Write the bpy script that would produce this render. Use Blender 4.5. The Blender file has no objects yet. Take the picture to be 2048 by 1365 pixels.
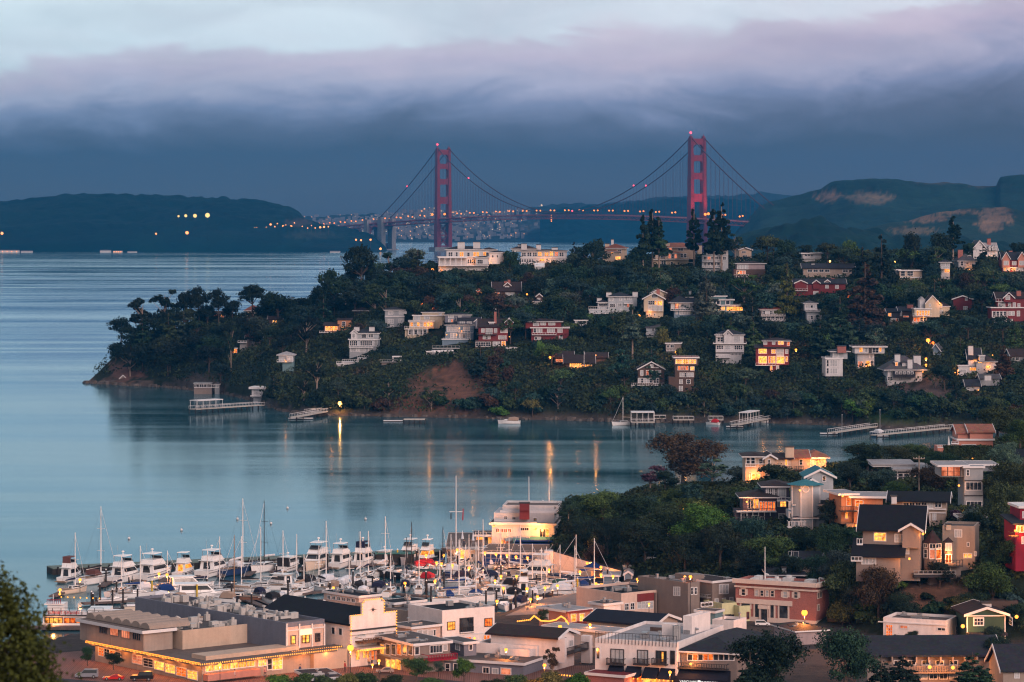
import bpy,math,random
import numpy as np
from math import radians as R,sin,cos,pi,sqrt,atan2
from mathutils import Vector as V,Matrix
SC=bpy.context.scene
COL=SC.collection
F=6150.0;CH=75.0;YH=434.0;TZ=2.2
def lin(c):
 return tuple(((v/255.0)/12.92 if v/255.0<=.04045 else((v/255.0+.055)/1.055)**2.4)for v in c)
cd=bpy.data.cameras.new('camera');cam=bpy.data.objects.new('camera',cd);COL.objects.link(cam)
cam.location=(0,0,CH);cam.rotation_euler=(R(90),0,0)
cd.sensor_width=36;cd.lens=36*F/2048;cd.shift_y=-(682.5-YH)/2048
cd.clip_start=1;cd.clip_end=40000
cd.dof.use_dof=True;cd.dof.focus_distance=620;cd.dof.aperture_fstop=2.0
SC.camera=cam
SC.view_settings.view_transform='Standard';SC.view_settings.look='None'
SC.view_settings.exposure=0.4;SC.view_settings.gamma=1.0
SC.cycles.use_denoising=True
SC.cycles.use_adaptive_sampling=True;SC.cycles.adaptive_threshold=0.02
SC.cycles.max_bounces=5;SC.cycles.diffuse_bounces=2;SC.cycles.glossy_bounces=3
SC.cycles.volume_bounces=0;SC.cycles.transparent_max_bounces=8
SC.cycles.sample_clamp_indirect=4;SC.cycles.use_light_tree=True
SC.cycles.caustics_reflective=False;SC.cycles.caustics_refractive=False
SC.cycles.filter_width=1.2
class NT:
 def __init__(s,tree):s.t=tree;s.n=tree.nodes;s.l=tree.links
 def add(s,typ,**kw):
  n=s.n.new(typ)
  ins=kw.pop('ins',{})
  for k,v in kw.items():setattr(n,k,v)
  for k,v in ins.items():
   if isinstance(v,bpy.types.NodeSocket):s.l.new(v,n.inputs[k])
   else:n.inputs[k].default_value=v
  return n
 def math(s,op,a,b=0.0,c=None,clamp=False):
  n=s.n.new('ShaderNodeMath');n.operation=op;n.use_clamp=clamp
  for i,v in enumerate((a,b)if c is None else(a,b,c)):
   if isinstance(v,bpy.types.NodeSocket):s.l.new(v,n.inputs[i])
   else:n.inputs[i].default_value=v
  return n.outputs[0]
 def ramp(s,fac,stops,interp='LINEAR'):
  n=s.n.new('ShaderNodeValToRGB');n.color_ramp.interpolation=interp
  e=n.color_ramp.elements
  while len(e)<len(stops):e.new(0.5)
  for i,(p,c)in enumerate(stops):
   e[i].position=p;e[i].color=(*c,1)if len(c)==3 else c
  s.l.new(fac,n.inputs[0]);return n.outputs[0]
 def mix(s,fac,a,b,bt='MIX'):
  n=s.n.new('ShaderNodeMix');n.data_type='RGBA';n.blend_type=bt
  for i,v in((0,fac),(6,a),(7,b)):
   if isinstance(v,bpy.types.NodeSocket):s.l.new(v,n.inputs[i])
   elif i==0:n.inputs[0].default_value=v
   else:n.inputs[i].default_value=(*v,1)
  return n.outputs[2]
 def noise(s,vec,scale,detail=3,rough=.5,dist=0.0):
  return s.add('ShaderNodeTexNoise',ins={'Vector':vec,'Scale':scale,'Detail':detail,'Roughness':rough,'Distortion':dist}).outputs['Fac']
 def mapping(s,vec,scale=(1,1,1),loc=(0,0,0),rot=(0,0,0)):
  return s.add('ShaderNodeMapping',ins={'Vector':vec,'Scale':scale,'Location':loc,'Rotation':rot}).outputs[0]
W=bpy.data.worlds.new('World');SC.world=W;W.use_nodes=True
SUN_EL,SUN_AZ=R(6),R(215)
def build_world():
 t=NT(W.node_tree);t.n.clear()
 out=t.add('ShaderNodeOutputWorld');bg=t.add('ShaderNodeBackground')
 t.l.new(bg.outputs[0],out.inputs[0])
 sky=t.add('ShaderNodeTexSky',sky_type='NISHITA',sun_disc=False)
 sky.sun_elevation=SUN_EL;sky.sun_rotation=R(145)
 sky.air_density=1.2;sky.dust_density=2.0;sky.ozone_density=2.0
 tc=t.add('ShaderNodeTexCoord').outputs['Generated']
 d=t.add('ShaderNodeVectorMath',operation='NORMALIZE',ins={0:tc}).outputs[0]
 sp=t.add('ShaderNodeSeparateXYZ',ins={0:d})
 el,ax,ay=sp.outputs[2],sp.outputs[0],sp.outputs[1]
 m1=t.mapping(d,(14,14,40));n1=t.noise(m1,1.0,5,.6,.9)
 m2=t.mapping(d,(5,5,22),(3,1,2));n2=t.noise(m2,1.0,4,.5,.3)
 w1=t.math('MULTIPLY',t.math('SUBTRACT',n1,.5),.020)
 m5=t.mapping(d,(34,34,60),(2,8,5));n5=t.noise(m5,1.0,6,.62,.8)
 w2=t.math('ADD',t.math('MULTIPLY',t.math('SUBTRACT',n2,.5),.016),t.math('MULTIPLY',t.math('SUBTRACT',n5,.5),.010))
 tilt=t.math('MULTIPLY',t.math('MULTIPLY',ax,el),-1.25)
 e=t.math('ADD',t.math('ADD',el,tilt),t.math('ADD',w1,w2))
 v=t.math('DIVIDE',e,.09,clamp=True)
 px=lambda y:(434-y)/6150/.09
 fog=t.ramp(v,[(0,lin((86,86,92))),(px(385),lin((92,96,104))),(px(300),lin((86,95,108))),(px(255),lin((102,112,132))),(px(208),lin((136,148,176))),(px(165),lin((184,186,208))),(px(115),lin((202,194,212))),(px(86),lin((208,203,217))),(px(66),lin((222,233,240))),(1,lin((232,240,244)))])
 m3=t.mapping(d,(14,14,45),(7,3,1));n3=t.noise(m3,1.0,4,.5,.5)
 patch=t.math('MULTIPLY',t.ramp(n3,[(.38,(0,0,0)),(.72,(1,1,1))]),t.math('MULTIPLY',t.ramp(v,[(.3,(0,0,0)),(.5,(1,1,1)),(.8,(1,1,1)),(.95,(0,0,0))]),.30))
 fog=t.mix(patch,fog,lin((104,116,144)))
 m4=t.mapping(d,(11,11,42),(1,5,2),(0,R(3),0));n4=t.noise(m4,1.0,4,.5,1.6)
 wisp=t.math('MULTIPLY',t.ramp(n4,[(.42,(0,0,0)),(.85,(.8,.8,.8))]),t.ramp(v,[(.35,(0,0,0)),(.55,(.7,.7,.7)),(.75,(.5,.5,.5)),(.85,(0,0,0))]))
 fog=t.mix(wisp,fog,lin((222,210,218)))
 az=t.math('MULTIPLY_ADD',ax,2.6,.5,clamp=True)
 fog=t.mix(.8,fog,t.mix(az,(.88,1.01,1.05),(1.05,.97,1.02)),'MULTIPLY')
 fog=t.mix(1.0,fog,(.86,.86,.86),'MULTIPLY')
 nis=t.mix(1.0,sky.outputs[0],(.115,.115,.115),'MULTIPLY')
 hi=t.mix(.5,nis,t.mix(t.math('MULTIPLY_ADD',ay,.5,.5,clamp=True),lin((240,212,208)),lin((206,222,234))))
 f=t.ramp(el,[(.066,(0,0,0)),(.20,(1,1,1))])
 back=t.math('MULTIPLY_ADD',ay,-2.0,.4,clamp=True)
 f=t.math('MAXIMUM',f,t.math('MULTIPLY',back,t.ramp(el,[(.0,(0,0,0)),(.05,(1,1,1))])))
 c=t.mix(f,fog,hi)
 t.l.new(c,bg.inputs[0]);bg.inputs[1].default_value=1.0
build_world()
sl=bpy.data.lights.new('sun','SUN');sl.energy=2.3;sl.angle=R(35);sl.color=(1,.74,.69)
so=bpy.data.objects.new('sun',sl);COL.objects.link(so)
so.rotation_euler=V((-sin(R(145)),-cos(R(145))*-1*-1,-.45)).to_track_quat('-Z','Y').to_euler()
so.rotation_euler=V((-.55,.83,-.42)).to_track_quat('-Z','Y').to_euler()
MATS={}
def pm(name,col,rough=.7,var=.15,scale=.6,spec=.3,metal=0,pattern=None,bump=0):
 """procedural painted/mineral surface: own colour broken up by two noises, optional boards or bricks"""
 if name in MATS:return MATS[name]
 m=bpy.data.materials.new(name);m.use_nodes=True;MATS[name]=m
 t=NT(m.node_tree);b=t.n['Principled BSDF']
 tc=t.add('ShaderNodeTexCoord').outputs['Object']
 n=t.noise(tc,scale,4,.6);n2=t.noise(tc,scale*7,2)
 f=t.math('ADD',t.math('MULTIPLY',n,.7),t.math('MULTIPLY',n2,.3))
 n3=t.noise(t.mapping(tc,(1.1,1.1,.12)),1.0,4,.6);f=t.math('ADD',t.math('MULTIPLY',f,.62),t.math('MULTIPLY',n3,.38))
 dk=tuple(c*(1-var*1.6)for c in col);lt=tuple(min(1,c*(1+var))for c in col)
 c=t.ramp(f,[(.3,dk),(.7,lt)])
 if pattern=='boards':
  w=t.add('ShaderNodeTexWave',bands_direction='Z',wave_profile='SAW',ins={'Vector':tc,'Scale':1.1}).outputs['Fac']
  c=t.mix(t.ramp(w,[(.0,(.22,)*3),(.15,(0,)*3)]),c,tuple(x*.55 for x in col))
 elif pattern=='battens':
  w=t.add('ShaderNodeTexWave',bands_direction='DIAGONAL',wave_profile='SAW',ins={'Vector':t.mapping(tc,(1,1,0)),'Scale':.7}).outputs['Fac']
  c=t.mix(t.ramp(w,[(.0,(.3,)*3),(.12,(0,)*3)]),c,tuple(x*.5 for x in col))
 elif pattern=='tiles':
  w=t.add('ShaderNodeTexWave',bands_direction='Z',wave_profile='SAW',ins={'Vector':tc,'Scale':1.6,'Distortion':1.0}).outputs['Fac']
  vo=t.add('ShaderNodeTexVoronoi',ins={'Vector':tc,'Scale':2.5}).outputs['Color']
  c=t.mix(.35,c,t.mix(1,c,vo,'MULTIPLY'))
  c=t.mix(t.ramp(w,[(.0,(.4,)*3),(.2,(0,)*3)]),c,tuple(x*.5 for x in col))
 elif pattern=='brick':
  br=t.add('ShaderNodeTexBrick',ins={'Vector':t.mapping(tc,(1,1,1),rot=(R(90),0,R(20))),'Scale':2.2,'Color1':(*dk,1),'Color2':(*lt,1),'Mortar':(*[min(1,x*1.7+.08)for x in col],1),'Mortar Size':.02})
  c=t.mix(.6,c,br.outputs['Color'])
 t.l.new(c,b.inputs['Base Color'])
 b.inputs['Roughness'].default_value=rough;b.inputs['Specular IOR Level'].default_value=spec
 b.inputs['Metallic'].default_value=metal
 if bump:
  bp=t.add('ShaderNodeBump',ins={'Height':n2,'Strength':bump,'Distance':.3});t.l.new(bp.outputs[0],b.inputs['Normal'])
 return m
def em(name,col,strength,var=0.0,scale=.8,sample=False):
 if name in MATS:return MATS[name]
 m=bpy.data.materials.new(name);m.use_nodes=True;MATS[name]=m
 t=NT(m.node_tree);t.n.clear();o=t.add('ShaderNodeOutputMaterial')
 e=t.add('ShaderNodeEmission',ins={0:(*col,1),1:strength})
 if var:
  tc=t.add('ShaderNodeTexCoord').outputs['Object']
  n=t.noise(tc,scale,3,.7)
  s=t.ramp(n,[(.33,(1-var,)*3),(.62,(1+var,)*3)])
  c=t.mix(1.0,t.mix(t.ramp(n,[(.35,(0,)*3),(.65,(1,)*3)]),(col[0],col[1]*.65,col[2]*.45),col),s,'MULTIPLY')
  t.l.new(c,e.inputs[0])
 t.l.new(e.outputs[0],o.inputs[0])
 m.cycles.emission_sampling='AUTO' if sample else 'NONE'
 return m
def foliage(name,rough=.75):
 m=bpy.data.materials.new(name);m.use_nodes=True;MATS[name]=m
 t=NT(m.node_tree);b=t.n['Principled BSDF']
 oi=t.add('ShaderNodeObjectInfo');tc=t.add('ShaderNodeTexCoord').outputs['Object']
 n=t.noise(tc,6,3,.7);n2=t.noise(tc,40,1)
 f=t.ramp(t.math('ADD',t.math('MULTIPLY',n,.6),t.math('MULTIPLY',n2,.4)),[(.36,(.38,.43,.5)),(.5,(.95,.95,.95)),(.64,(2.2,1.95,1.4))])
 c=t.mix(1,oi.outputs['Color'],f,'MULTIPLY')
 t.l.new(c,b.inputs['Base Color']);b.inputs['Roughness'].default_value=rough
 b.inputs['Specular IOR Level'].default_value=.15
 return m
M_FOL=foliage('leaves')
def link(o,parent=None):
 COL.objects.link(o)
 if parent:o.parent=parent
 return o
class MB:
 def __init__(s):s.v=[];s.f=[]
 def face(s,pts):
  b=len(s.v);s.v.extend([tuple(p)for p in pts]);s.f.append(tuple(range(b,b+len(pts))))
 def hexa(s,p):
  b=len(s.v);s.v.extend([tuple(q)for q in p])
  for q in((3,2,1,0),(4,5,6,7),(0,1,5,4),(1,2,6,5),(2,3,7,6),(3,0,4,7)):s.f.append(tuple(b+i for i in q))
  return s
 def box(s,x0,x1,y0,y1,z0,z1):
  return s.hexa([(x0,y0,z0),(x1,y0,z0),(x1,y1,z0),(x0,y1,z0),(x0,y0,z1),(x1,y0,z1),(x1,y1,z1),(x0,y1,z1)])
 def obox(s,o,e,u0,u1,n,d0,d1,z0,z1):
  P=lambda u,d,z:(o[0]+e[0]*u+n[0]*d,o[1]+e[1]*u+n[1]*d,z)
  return s.hexa([P(u0,d0,z0),P(u1,d0,z0),P(u1,d1,z0),P(u0,d1,z0),P(u0,d0,z1),P(u1,d0,z1),P(u1,d1,z1),P(u0,d1,z1)])
 def prism(s,poly,z0,z1):
  n=len(poly);b=len(s.v)
  s.v.extend([(p[0],p[1],z0)for p in poly]);s.v.extend([(p[0],p[1],z1)for p in poly])
  s.f.append(tuple(b+i for i in reversed(range(n))));s.f.append(tuple(b+n+i for i in range(n)))
  for i in range(n):j=(i+1)%n;s.f.append((b+i,b+j,b+n+j,b+n+i))
  return s
 def tube(s,p0,p1,r0,r1=None,n=6):
  r1=r0 if r1 is None else r1
  p0,p1=V(p0),V(p1);a=(p1-p0)
  if a.length<1e-6:return s
  a.normalize();u=a.orthogonal().normalized();w=a.cross(u);b=len(s.v)
  for p,r in((p0,r0),(p1,r1)):
   for i in range(n):
    q=p+u*(r*cos(2*pi*i/n))+w*(r*sin(2*pi*i/n));s.v.append(tuple(q))
  s.f.append(tuple(b+i for i in reversed(range(n))));s.f.append(tuple(b+n+i for i in range(n)))
  for i in range(n):j=(i+1)%n;s.f.append((b+i,b+j,b+n+j,b+n+i))
  return s
 def ball(s,c,r,n=8,sz=1.0):
  b=len(s.v);m=max(4,n//2+1)
  s.v.append((c[0],c[1],c[2]-r*sz))
  for i in range(1,m):
   a=-pi/2+pi*i/m
   for j in range(n):s.v.append((c[0]+r*cos(a)*cos(2*pi*j/n),c[1]+r*cos(a)*sin(2*pi*j/n),c[2]+r*sz*sin(a)))
  s.v.append((c[0],c[1],c[2]+r*sz));t=len(s.v)-1
  for j in range(n):k=(j+1)%n;s.f.append((b,b+1+k,b+1+j));s.f.append((t,t-n+j,t-n+k))
  for i in range(m-2):
   for j in range(n):k=(j+1)%n;q=b+1+i*n;s.f.append((q+j,q+k,q+n+k,q+n+j))
  return s
 def loft(s,rings,cap=True):
  b=len(s.v);n=len(rings[0])
  for r in rings:s.v.extend([tuple(p)for p in r])
  for i in range(len(rings)-1):
   for j in range(n):k=(j+1)%n;s.f.append((b+i*n+j,b+i*n+k,b+(i+1)*n+k,b+(i+1)*n+j))
  if cap:s.f.append(tuple(b+i for i in reversed(range(n))));q=b+(len(rings)-1)*n;s.f.append(tuple(q+i for i in range(n)))
  return s
 def build(s,name,mat,parent=None,off=None,smooth=False):
  me=bpy.data.meshes.new(name)
  if off is None and parent is not None and parent.get('_w'):off=parent['_w']
  vs=s.v if off is None else[(a-off[0],b-off[1],c-off[2])for a,b,c in s.v]
  me.from_pydata(vs,[],s.f);me.materials.append(mat)
  if smooth:me.polygons.foreach_set('use_smooth',[True]*len(s.f))
  o=bpy.data.objects.new(name,me);link(o,parent)
  if off is not None:o['_w']=off
  return o
def npmesh(name,verts,faces,mat):
 me=bpy.data.meshes.new(name);k=faces.shape[1]
 me.vertices.add(len(verts));me.vertices.foreach_set('co',verts.astype(np.float32).ravel())
 me.loops.add(faces.size);me.loops.foreach_set('vertex_index',faces.astype(np.int32).ravel())
 me.polygons.add(len(faces));me.polygons.foreach_set('loop_start',np.arange(0,faces.size,k,dtype=np.int32))
 me.polygons.foreach_set('loop_total',np.full(len(faces),k,dtype=np.int32))
 me.update(calc_edges=True);me.materials.append(mat);return me
USED={}
def tag(o,label=None,cat=None,group=None,kind=None):
 if label:
  if cat and not kind and not group and label in USED:print('DUP LABEL',label)
  USED[label]=1;o['label']=label
 if cat:o['category']=cat
 if group:o['group']=group
 if kind:o['kind']=kind
 return o
def empty(name,loc,rz=0.0,world=True):
 o=bpy.data.objects.new(name,None);o.location=loc;o.rotation_euler=(0,0,rz);o.empty_display_size=.5
 link(o)
 if world:o['_w']=tuple(loc)
 return o
def point(parent,loc,col,watts,r=.3):
 l=bpy.data.lights.new('lamp_light','POINT');l.energy=watts;l.color=col;l.shadow_soft_size=r
 o=bpy.data.objects.new('lamp_light',l);link(o,parent)
 w=parent.get('_w')if parent else None
 o.location=(loc[0]-w[0],loc[1]-w[1],loc[2]-w[2])if w else loc
 return o
def at(px,py,Y):return V(((px-1024)*Y/F,Y,CH-(py-YH)*Y/F))
def onz(px,py,z):return at(px,py,(CH-z)*F/(py-YH))
def topx(p):return(1024+F*p[0]/p[1],YH+(CH-p[2])*F/p[1])
def ip(x,tab):
 return float(np.interp(x,[a for a,*_ in tab],[a[1]for a in tab]))
# ================= terrain
rnd=random.Random(7)
def vnoise(x,y,s,seed=0):
 x=np.asarray(x)/s+seed*17.3;y=np.asarray(y)/s+seed*9.1
 xi=np.floor(x);yi=np.floor(y);fx=x-xi;fy=y-yi
 fx=fx*fx*(3-2*fx);fy=fy*fy*(3-2*fy)
 h=lambda a,b:(np.sin(a*127.1+b*311.7)*43758.5453)%1.0
 return(h(xi,yi)*(1-fx)+h(xi+1,yi)*fx)*(1-fy)+(h(xi,yi+1)*(1-fx)+h(xi+1,yi+1)*fx)*fy-.5
B_SH=[(120,766),(180,767),(240,771),(330,775),(450,789),(520,806),(560,822),(620,831),(700,832),(900,836),(1100,840),(1300,846),(1500,845),(1650,850),(1750,857),(1900,862),(2100,870),(2500,890)]
B_YR=[(120,1388),(180,1395),(300,1400),(600,1410),(1000,1420),(2500,1440)]
B_RY=[(120,769),(172,763),(200,742),(250,696),(320,662),(400,645),(520,632),(600,626),(680,602),(760,562),(850,540),(930,531),(1100,527),(1300,521),(1500,517),(1700,515),(1850,515),(2000,512),(2500,505)]
def hB(u,Y,fine=True):
 u=np.asarray(u,float);Y=np.asarray(Y,float)
 g=lambda tab:np.interp(u,[a for a,b in tab],[b for a,b in tab])
 ys=CH*F/(g(B_SH)-YH);yr=g(B_YR);zr=CH-(g(B_RY)-YH)*yr/F
 t=(Y-ys)/(yr-ys)
 up=zr*(.10*np.clip(t/.03,0,1)+.90*np.clip(t,0,1)**.88)
 dn=zr*(1-np.clip((t-1)/np.where(u<700,.8,1.6),0,1)**2)
 z=np.where(t<0,t*30,np.where(t<1,up,dn))
 z=np.where(t>0,z+fine*np.clip(t*8,0,1)*(vnoise(u*Y/F,Y,22,1)*4+vnoise(u*Y/F,Y,7,2)*1.2),z)
 return np.maximum(z,-1.8),t
C_COL=[(1040,[(20,-1.8),(900,-1.8)]),(1095,[(648,-1.8),(652,TZ),(700,3),(735,2),(750,-1.8)]),(1140,[(640,-1.8),(645,TZ),(660,4),(700,7),(745,6),(770,-1.8)]),(1300,[(612,TZ),(650,8),(740,7.5),(790,5.4),(800,4),(815,-1.8)]),(1480,[(592,TZ),(622,8),(690,13.5),(740,11),(780,6),(800,-1.8)]),(1600,[(575,TZ),(600,8),(640,11),(700,15.5),(760,13),(800,-1.8)]),(1700,[(545,TZ),(572,9),(630,12.5),(720,16.5),(790,
10),(830,-1.8)]),(1800,[(532,TZ),(552,11),(620,14),(720,18),(790,10),(840,-1.8)]),(1920,[(528,TZ),(550,12),(620,16),(730,20.5),(800,12),(850,-1.8)]),(2060,[(525,TZ),(548,14),(620,18),(740,22),(820,12),(860,-1.8)]),(2600,[(520,TZ),(545,15),(620,20),(740,26),(820,15),(880,-1.8)])]
C_X=np.array([c[0]for c in C_COL],float)
QUAY=[(-700,520),(60,528),(110,533),(200,545),(400,560),(800,566),(1000,568),(1080,576),(1180,598),(1230,608),(1260,625),(1420,640),(1500,900),(2600,900)]
def hC(u,Y):
 u=np.asarray(u,float);Y=np.asarray(Y,float)
 q=np.interp(u,[a for a,b in QUAY],[b for a,b in QUAY])
 base=np.where(Y<q,TZ,-1.8)
 base=np.maximum(base,68.0-.163*Y)
 z=np.full(np.broadcast(u,Y).shape,-1.8)
 cols=np.array([np.interp(Y.ravel()if Y.shape==z.shape else np.broadcast_to(Y,z.shape).ravel(),[p[0]for p in c[1]],[p[1]for p in c[1]])for c in C_COL])
 uu=np.broadcast_to(u,z.shape).ravel()
 i=np.clip(np.searchsorted(C_X,uu)-1,0,len(C_X)-2)
 f=np.clip((uu-C_X[i])/(C_X[i+1]-C_X[i]),0,1)
 k=np.arange(len(uu))
 z=(cols[i,k]*(1-f)+cols[i+1,k]*f).reshape(z.shape)
 z=np.where(z>TZ+.3,z+vnoise(u*Y/F,Y,12,4)*1.0,z)
 return np.maximum(base,z)
def fan_mesh(name,U,Ys,Z,mat,kind='structure'):
 nu,ny=Z.shape
 X=(U-1024)*Ys/F
 v=np.stack([X,Ys,Z],-1).reshape(-1,3)
 idx=np.arange(nu*ny).reshape(nu,ny)
 f=np.stack([idx[:-1,:-1],idx[1:,:-1],idx[1:,1:],idx[:-1,1:]],-1).reshape(-1,4)
 me=npmesh(name,v,f,mat);me.polygons.foreach_set('use_smooth',[True]*len(f))
 o=bpy.data.objects.new(name,me);link(o);tag(o,kind=kind);return o
def paint(o,fn):
 me=o.data;n=len(me.vertices);co=np.empty(n*3);me.vertices.foreach_get('co',co);co=co.reshape(-1,3)
 px=1024+F*co[:,0]/co[:,1];py=YH+(CH-co[:,2])*F/co[:,1]
 c=fn(px,py,co);a=me.color_attributes.new('cover','FLOAT_COLOR','POINT');a.data.foreach_set('color',np.concatenate([c,np.ones((n,1))],1).astype(np.float32).ravel())
def land_mat(name,scale=.3,bump=.6):
 m=bpy.data.materials.new(name);m.use_nodes=True
 t=NT(m.node_tree);b=t.n['Principled BSDF']
 a=t.add('ShaderNodeAttribute',attribute_name='cover').outputs['Color']
 tc=t.add('ShaderNodeTexCoord').outputs['Object']
 n=t.noise(tc,scale,6,.7);n2=t.noise(tc,scale*.15,4,.6)
 f=t.ramp(t.math('ADD',t.math('MULTIPLY',n,.55),t.math('MULTIPLY',n2,.45)),[(.33,(.4,.42,.45)),(.5,(.95,.95,.95)),(.68,(1.6,1.5,1.35))])
 t.l.new(t.mix(1,a,f,'MULTIPLY'),b.inputs['Base Color'])
 b.inputs['Roughness'].default_value=.95;b.inputs['Specular IOR Level'].default_value=.1
 bp=t.add('ShaderNodeBump',ins={'Height':n,'Strength':bump,'Distance':1.5/scale*.3});t.l.new(bp.outputs[0],b.inputs['Normal'])
 return m
def blobs(px,py,base,lst):
 c=np.tile(np.array(base,float),(len(px),1))
 for(cx,cy,rx,ry,col)in lst:
  d=((px-cx)/rx)**2+((py-cy)/ry)**2+vnoise(px,py*1.6,min(rx,ry)*.5,5)*1.2+vnoise(px,py*2.2,5,6)*1.1+vnoise(px*1.3,py*3,2.2,7)*.6
  w=np.clip((1.15-d)*1.1,0,1)[:,None];c=c*(1-w)+np.array(col)*w
 return c
SOIL=(.13,.065,.045);SCRUB=(.018,.026,.016);ROCK=(.075,.062,.056);LAWN=(.035,.075,.02);GOLD=(.17,.115,.08)
def build_land():
 u=np.arange(100,2420,6.0);tt=np.concatenate([np.linspace(-.06,.1,14),np.linspace(.115,1,62),np.linspace(1.05,2.7,24)])
 g=lambda tab:np.interp(u,[a for a,b in tab],[b for a,b in tab])
 ys=CH*F/(g(B_SH)-YH);yr=g(B_YR)
 Y=ys[:,None]+(yr-ys)[:,None]*tt[None]
 U=np.broadcast_to(u[:,None],Y.shape);Z,_=hB(U,Y)
 edge=np.clip((U-128)/45,0,1);Z=Z*edge-1.8*(1-edge)
 o=fan_mesh('hillside',U,Y,Z,land_mat('hillside_cover',.25))
 paint(o,lambda px,py,co:np.where((co[:,2]<1.6+vnoise(px,py,9,3)*2.2+vnoise(px,py,3,9)*2)[:,None],np.array(ROCK)[None],blobs(px,py,SCRUB,[(905,770,85,50,SOIL),(820,815,55,28,SOIL),(980,740,45,28,SOIL),(1240,800,34,40,(.12,.10,.05)),(250,745,40,26,(.12,.07,.06)),(400,765,60,18,ROCK),(1050,705,60,10,LAWN),(1860,800,70,40,(.10,.07,.065)),(1790,770,40,20,(.10,.07,.065)),(1800,830,70,20,LAWN),(1440,750,
40,12,LAWN),(1260,760,30,8,LAWN),(1000,610,80,8,LAWN)])))
 u=np.arange(-700,2700,9.0);yy=np.concatenate([np.linspace(20,400,40),np.arange(404,880,3.0)])
 Y=np.broadcast_to(yy[None],(len(u),len(yy)));U=np.broadcast_to(u[:,None],Y.shape)
 o=fan_mesh('ground',U,Y,hC(U,Y),land_mat('ground_cover',.5))
 def near(px,py,co):
  base=np.where((co[:,1]<440)[:,None],np.array((.03,.05,.02)),np.array(SCRUB))
  flat=(np.abs(co[:,2]-TZ)<.25)&(co[:,1]>380)
  c=np.where(flat[:,None],np.array((.06,.052,.05)),base)
  d=((px-1870)/75)**2+((py-1195)/45)**2;w=(np.clip((1-d)*3,0,1)*(~flat))[:,None]
  return c*(1-w)+np.array((.11,.075,.06))*w
 paint(o,near)
def water_mat():
 m=bpy.data.materials.new('bay_water');m.use_nodes=True
 t=NT(m.node_tree);b=t.n['Principled BSDF']
 tc=t.add('ShaderNodeTexCoord').outputs['Object']
 s1=t.noise(t.mapping(tc,(.0016,.010,1),rot=(0,0,R(6))),1.0,5,.6,.8)
 s2=t.noise(t.mapping(tc,(.012,.09,1),rot=(0,0,R(-5))),1.0,4,.6,.5)
 s3=t.noise(t.mapping(tc,(.35,1.0,1)),1.0,3,.6)
 f=t.math('ADD',t.math('MULTIPLY',s1,.7),t.math('MULTIPLY',s2,.3))
 t.l.new(t.ramp(f,[(.38,(.006,.048,.066)),(.62,(.030,.105,.135))]),b.inputs['Base Color'])
 t.l.new(t.ramp(f,[(.38,(.05,)*3),(.62,(.17,)*3)]),b.inputs['Roughness'])
 b.inputs['IOR'].default_value=1.33;b.inputs['Specular IOR Level'].default_value=0
 h=t.math('ADD',t.math('MULTIPLY',s3,.25),t.math('MULTIPLY',s2,.7))
 bp=t.add('ShaderNodeBump',ins={'Height':h,'Strength':.16,'Distance':.10})
 g=t.add('ShaderNodeBsdfGlossy',ins={'Color':t.ramp(s1,[(.38,(.58,.79,.92)),(.60,(.78,.92,.98))]),'Normal':bp.outputs[0],'Roughness':t.ramp(f,[(.38,(.06,)*3),(.62,(.18,)*3)])})
 fr=t.add('ShaderNodeFresnel',ins={'IOR':1.34,'Normal':bp.outputs[0]});mx=t.add('ShaderNodeMixShader',ins={0:fr.outputs[0],1:b.outputs[0],2:g.outputs[0]})
 t.l.new(mx.outputs[0],t.n['Material Output'].inputs[0])
 return m
def build_water():
 mb=MB();mb.face([(-3400,380,0),(3400,380,0),(3400,12300,0),(-3400,12300,0)])
 tag(mb.build('water',water_mat()),kind='structure')
def far_hill(ridge,Yr,Y0,base,cover,bump_amp,seed,Yb=None,step=3.0,yshore=None,name='hills',zbase=-1.0,rows=40,mscale=.02,pw=.8):
 xs=[a for a,b in ridge];u=np.arange(xs[0],xs[-1]+step,step)
 ry=np.interp(u,xs,[b for a,b in ridge]);zr=CH-(ry-YH)*Yr/F
 t=np.linspace(0,1,rows);back=np.linspace(1.06,1.6,6);tt=np.concatenate([t,back])
 Y=Y0+(Yr-Y0)*tt[None]+0*u[:,None];U=u[:,None]+0*Y
 X=(U-1024)*Y/F
 prof=np.where(tt<=1,np.clip(tt,0,1)**pw,1-np.clip((tt-1)/.6,0,1)**1.5)[None]
 Z=zbase+(zr[:,None]-zbase)*prof
 k=np.clip(tt*4,0,1)[None]
 Z=Z+k*(vnoise(X,Y,90,seed)*bump_amp*2.5*(1-np.abs(np.clip(tt,0,1.6)-1)[None]**.5*-0)*np.where(tt==1,.3,1)+vnoise(X,Y,26,seed+1)*bump_amp+vnoise(X,Y,11,seed+2)*bump_amp*.7)
 o=fan_mesh(name,U,Y,Z,land_mat(name+'_cover',mscale,.4));paint(o,cover);return o
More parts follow.
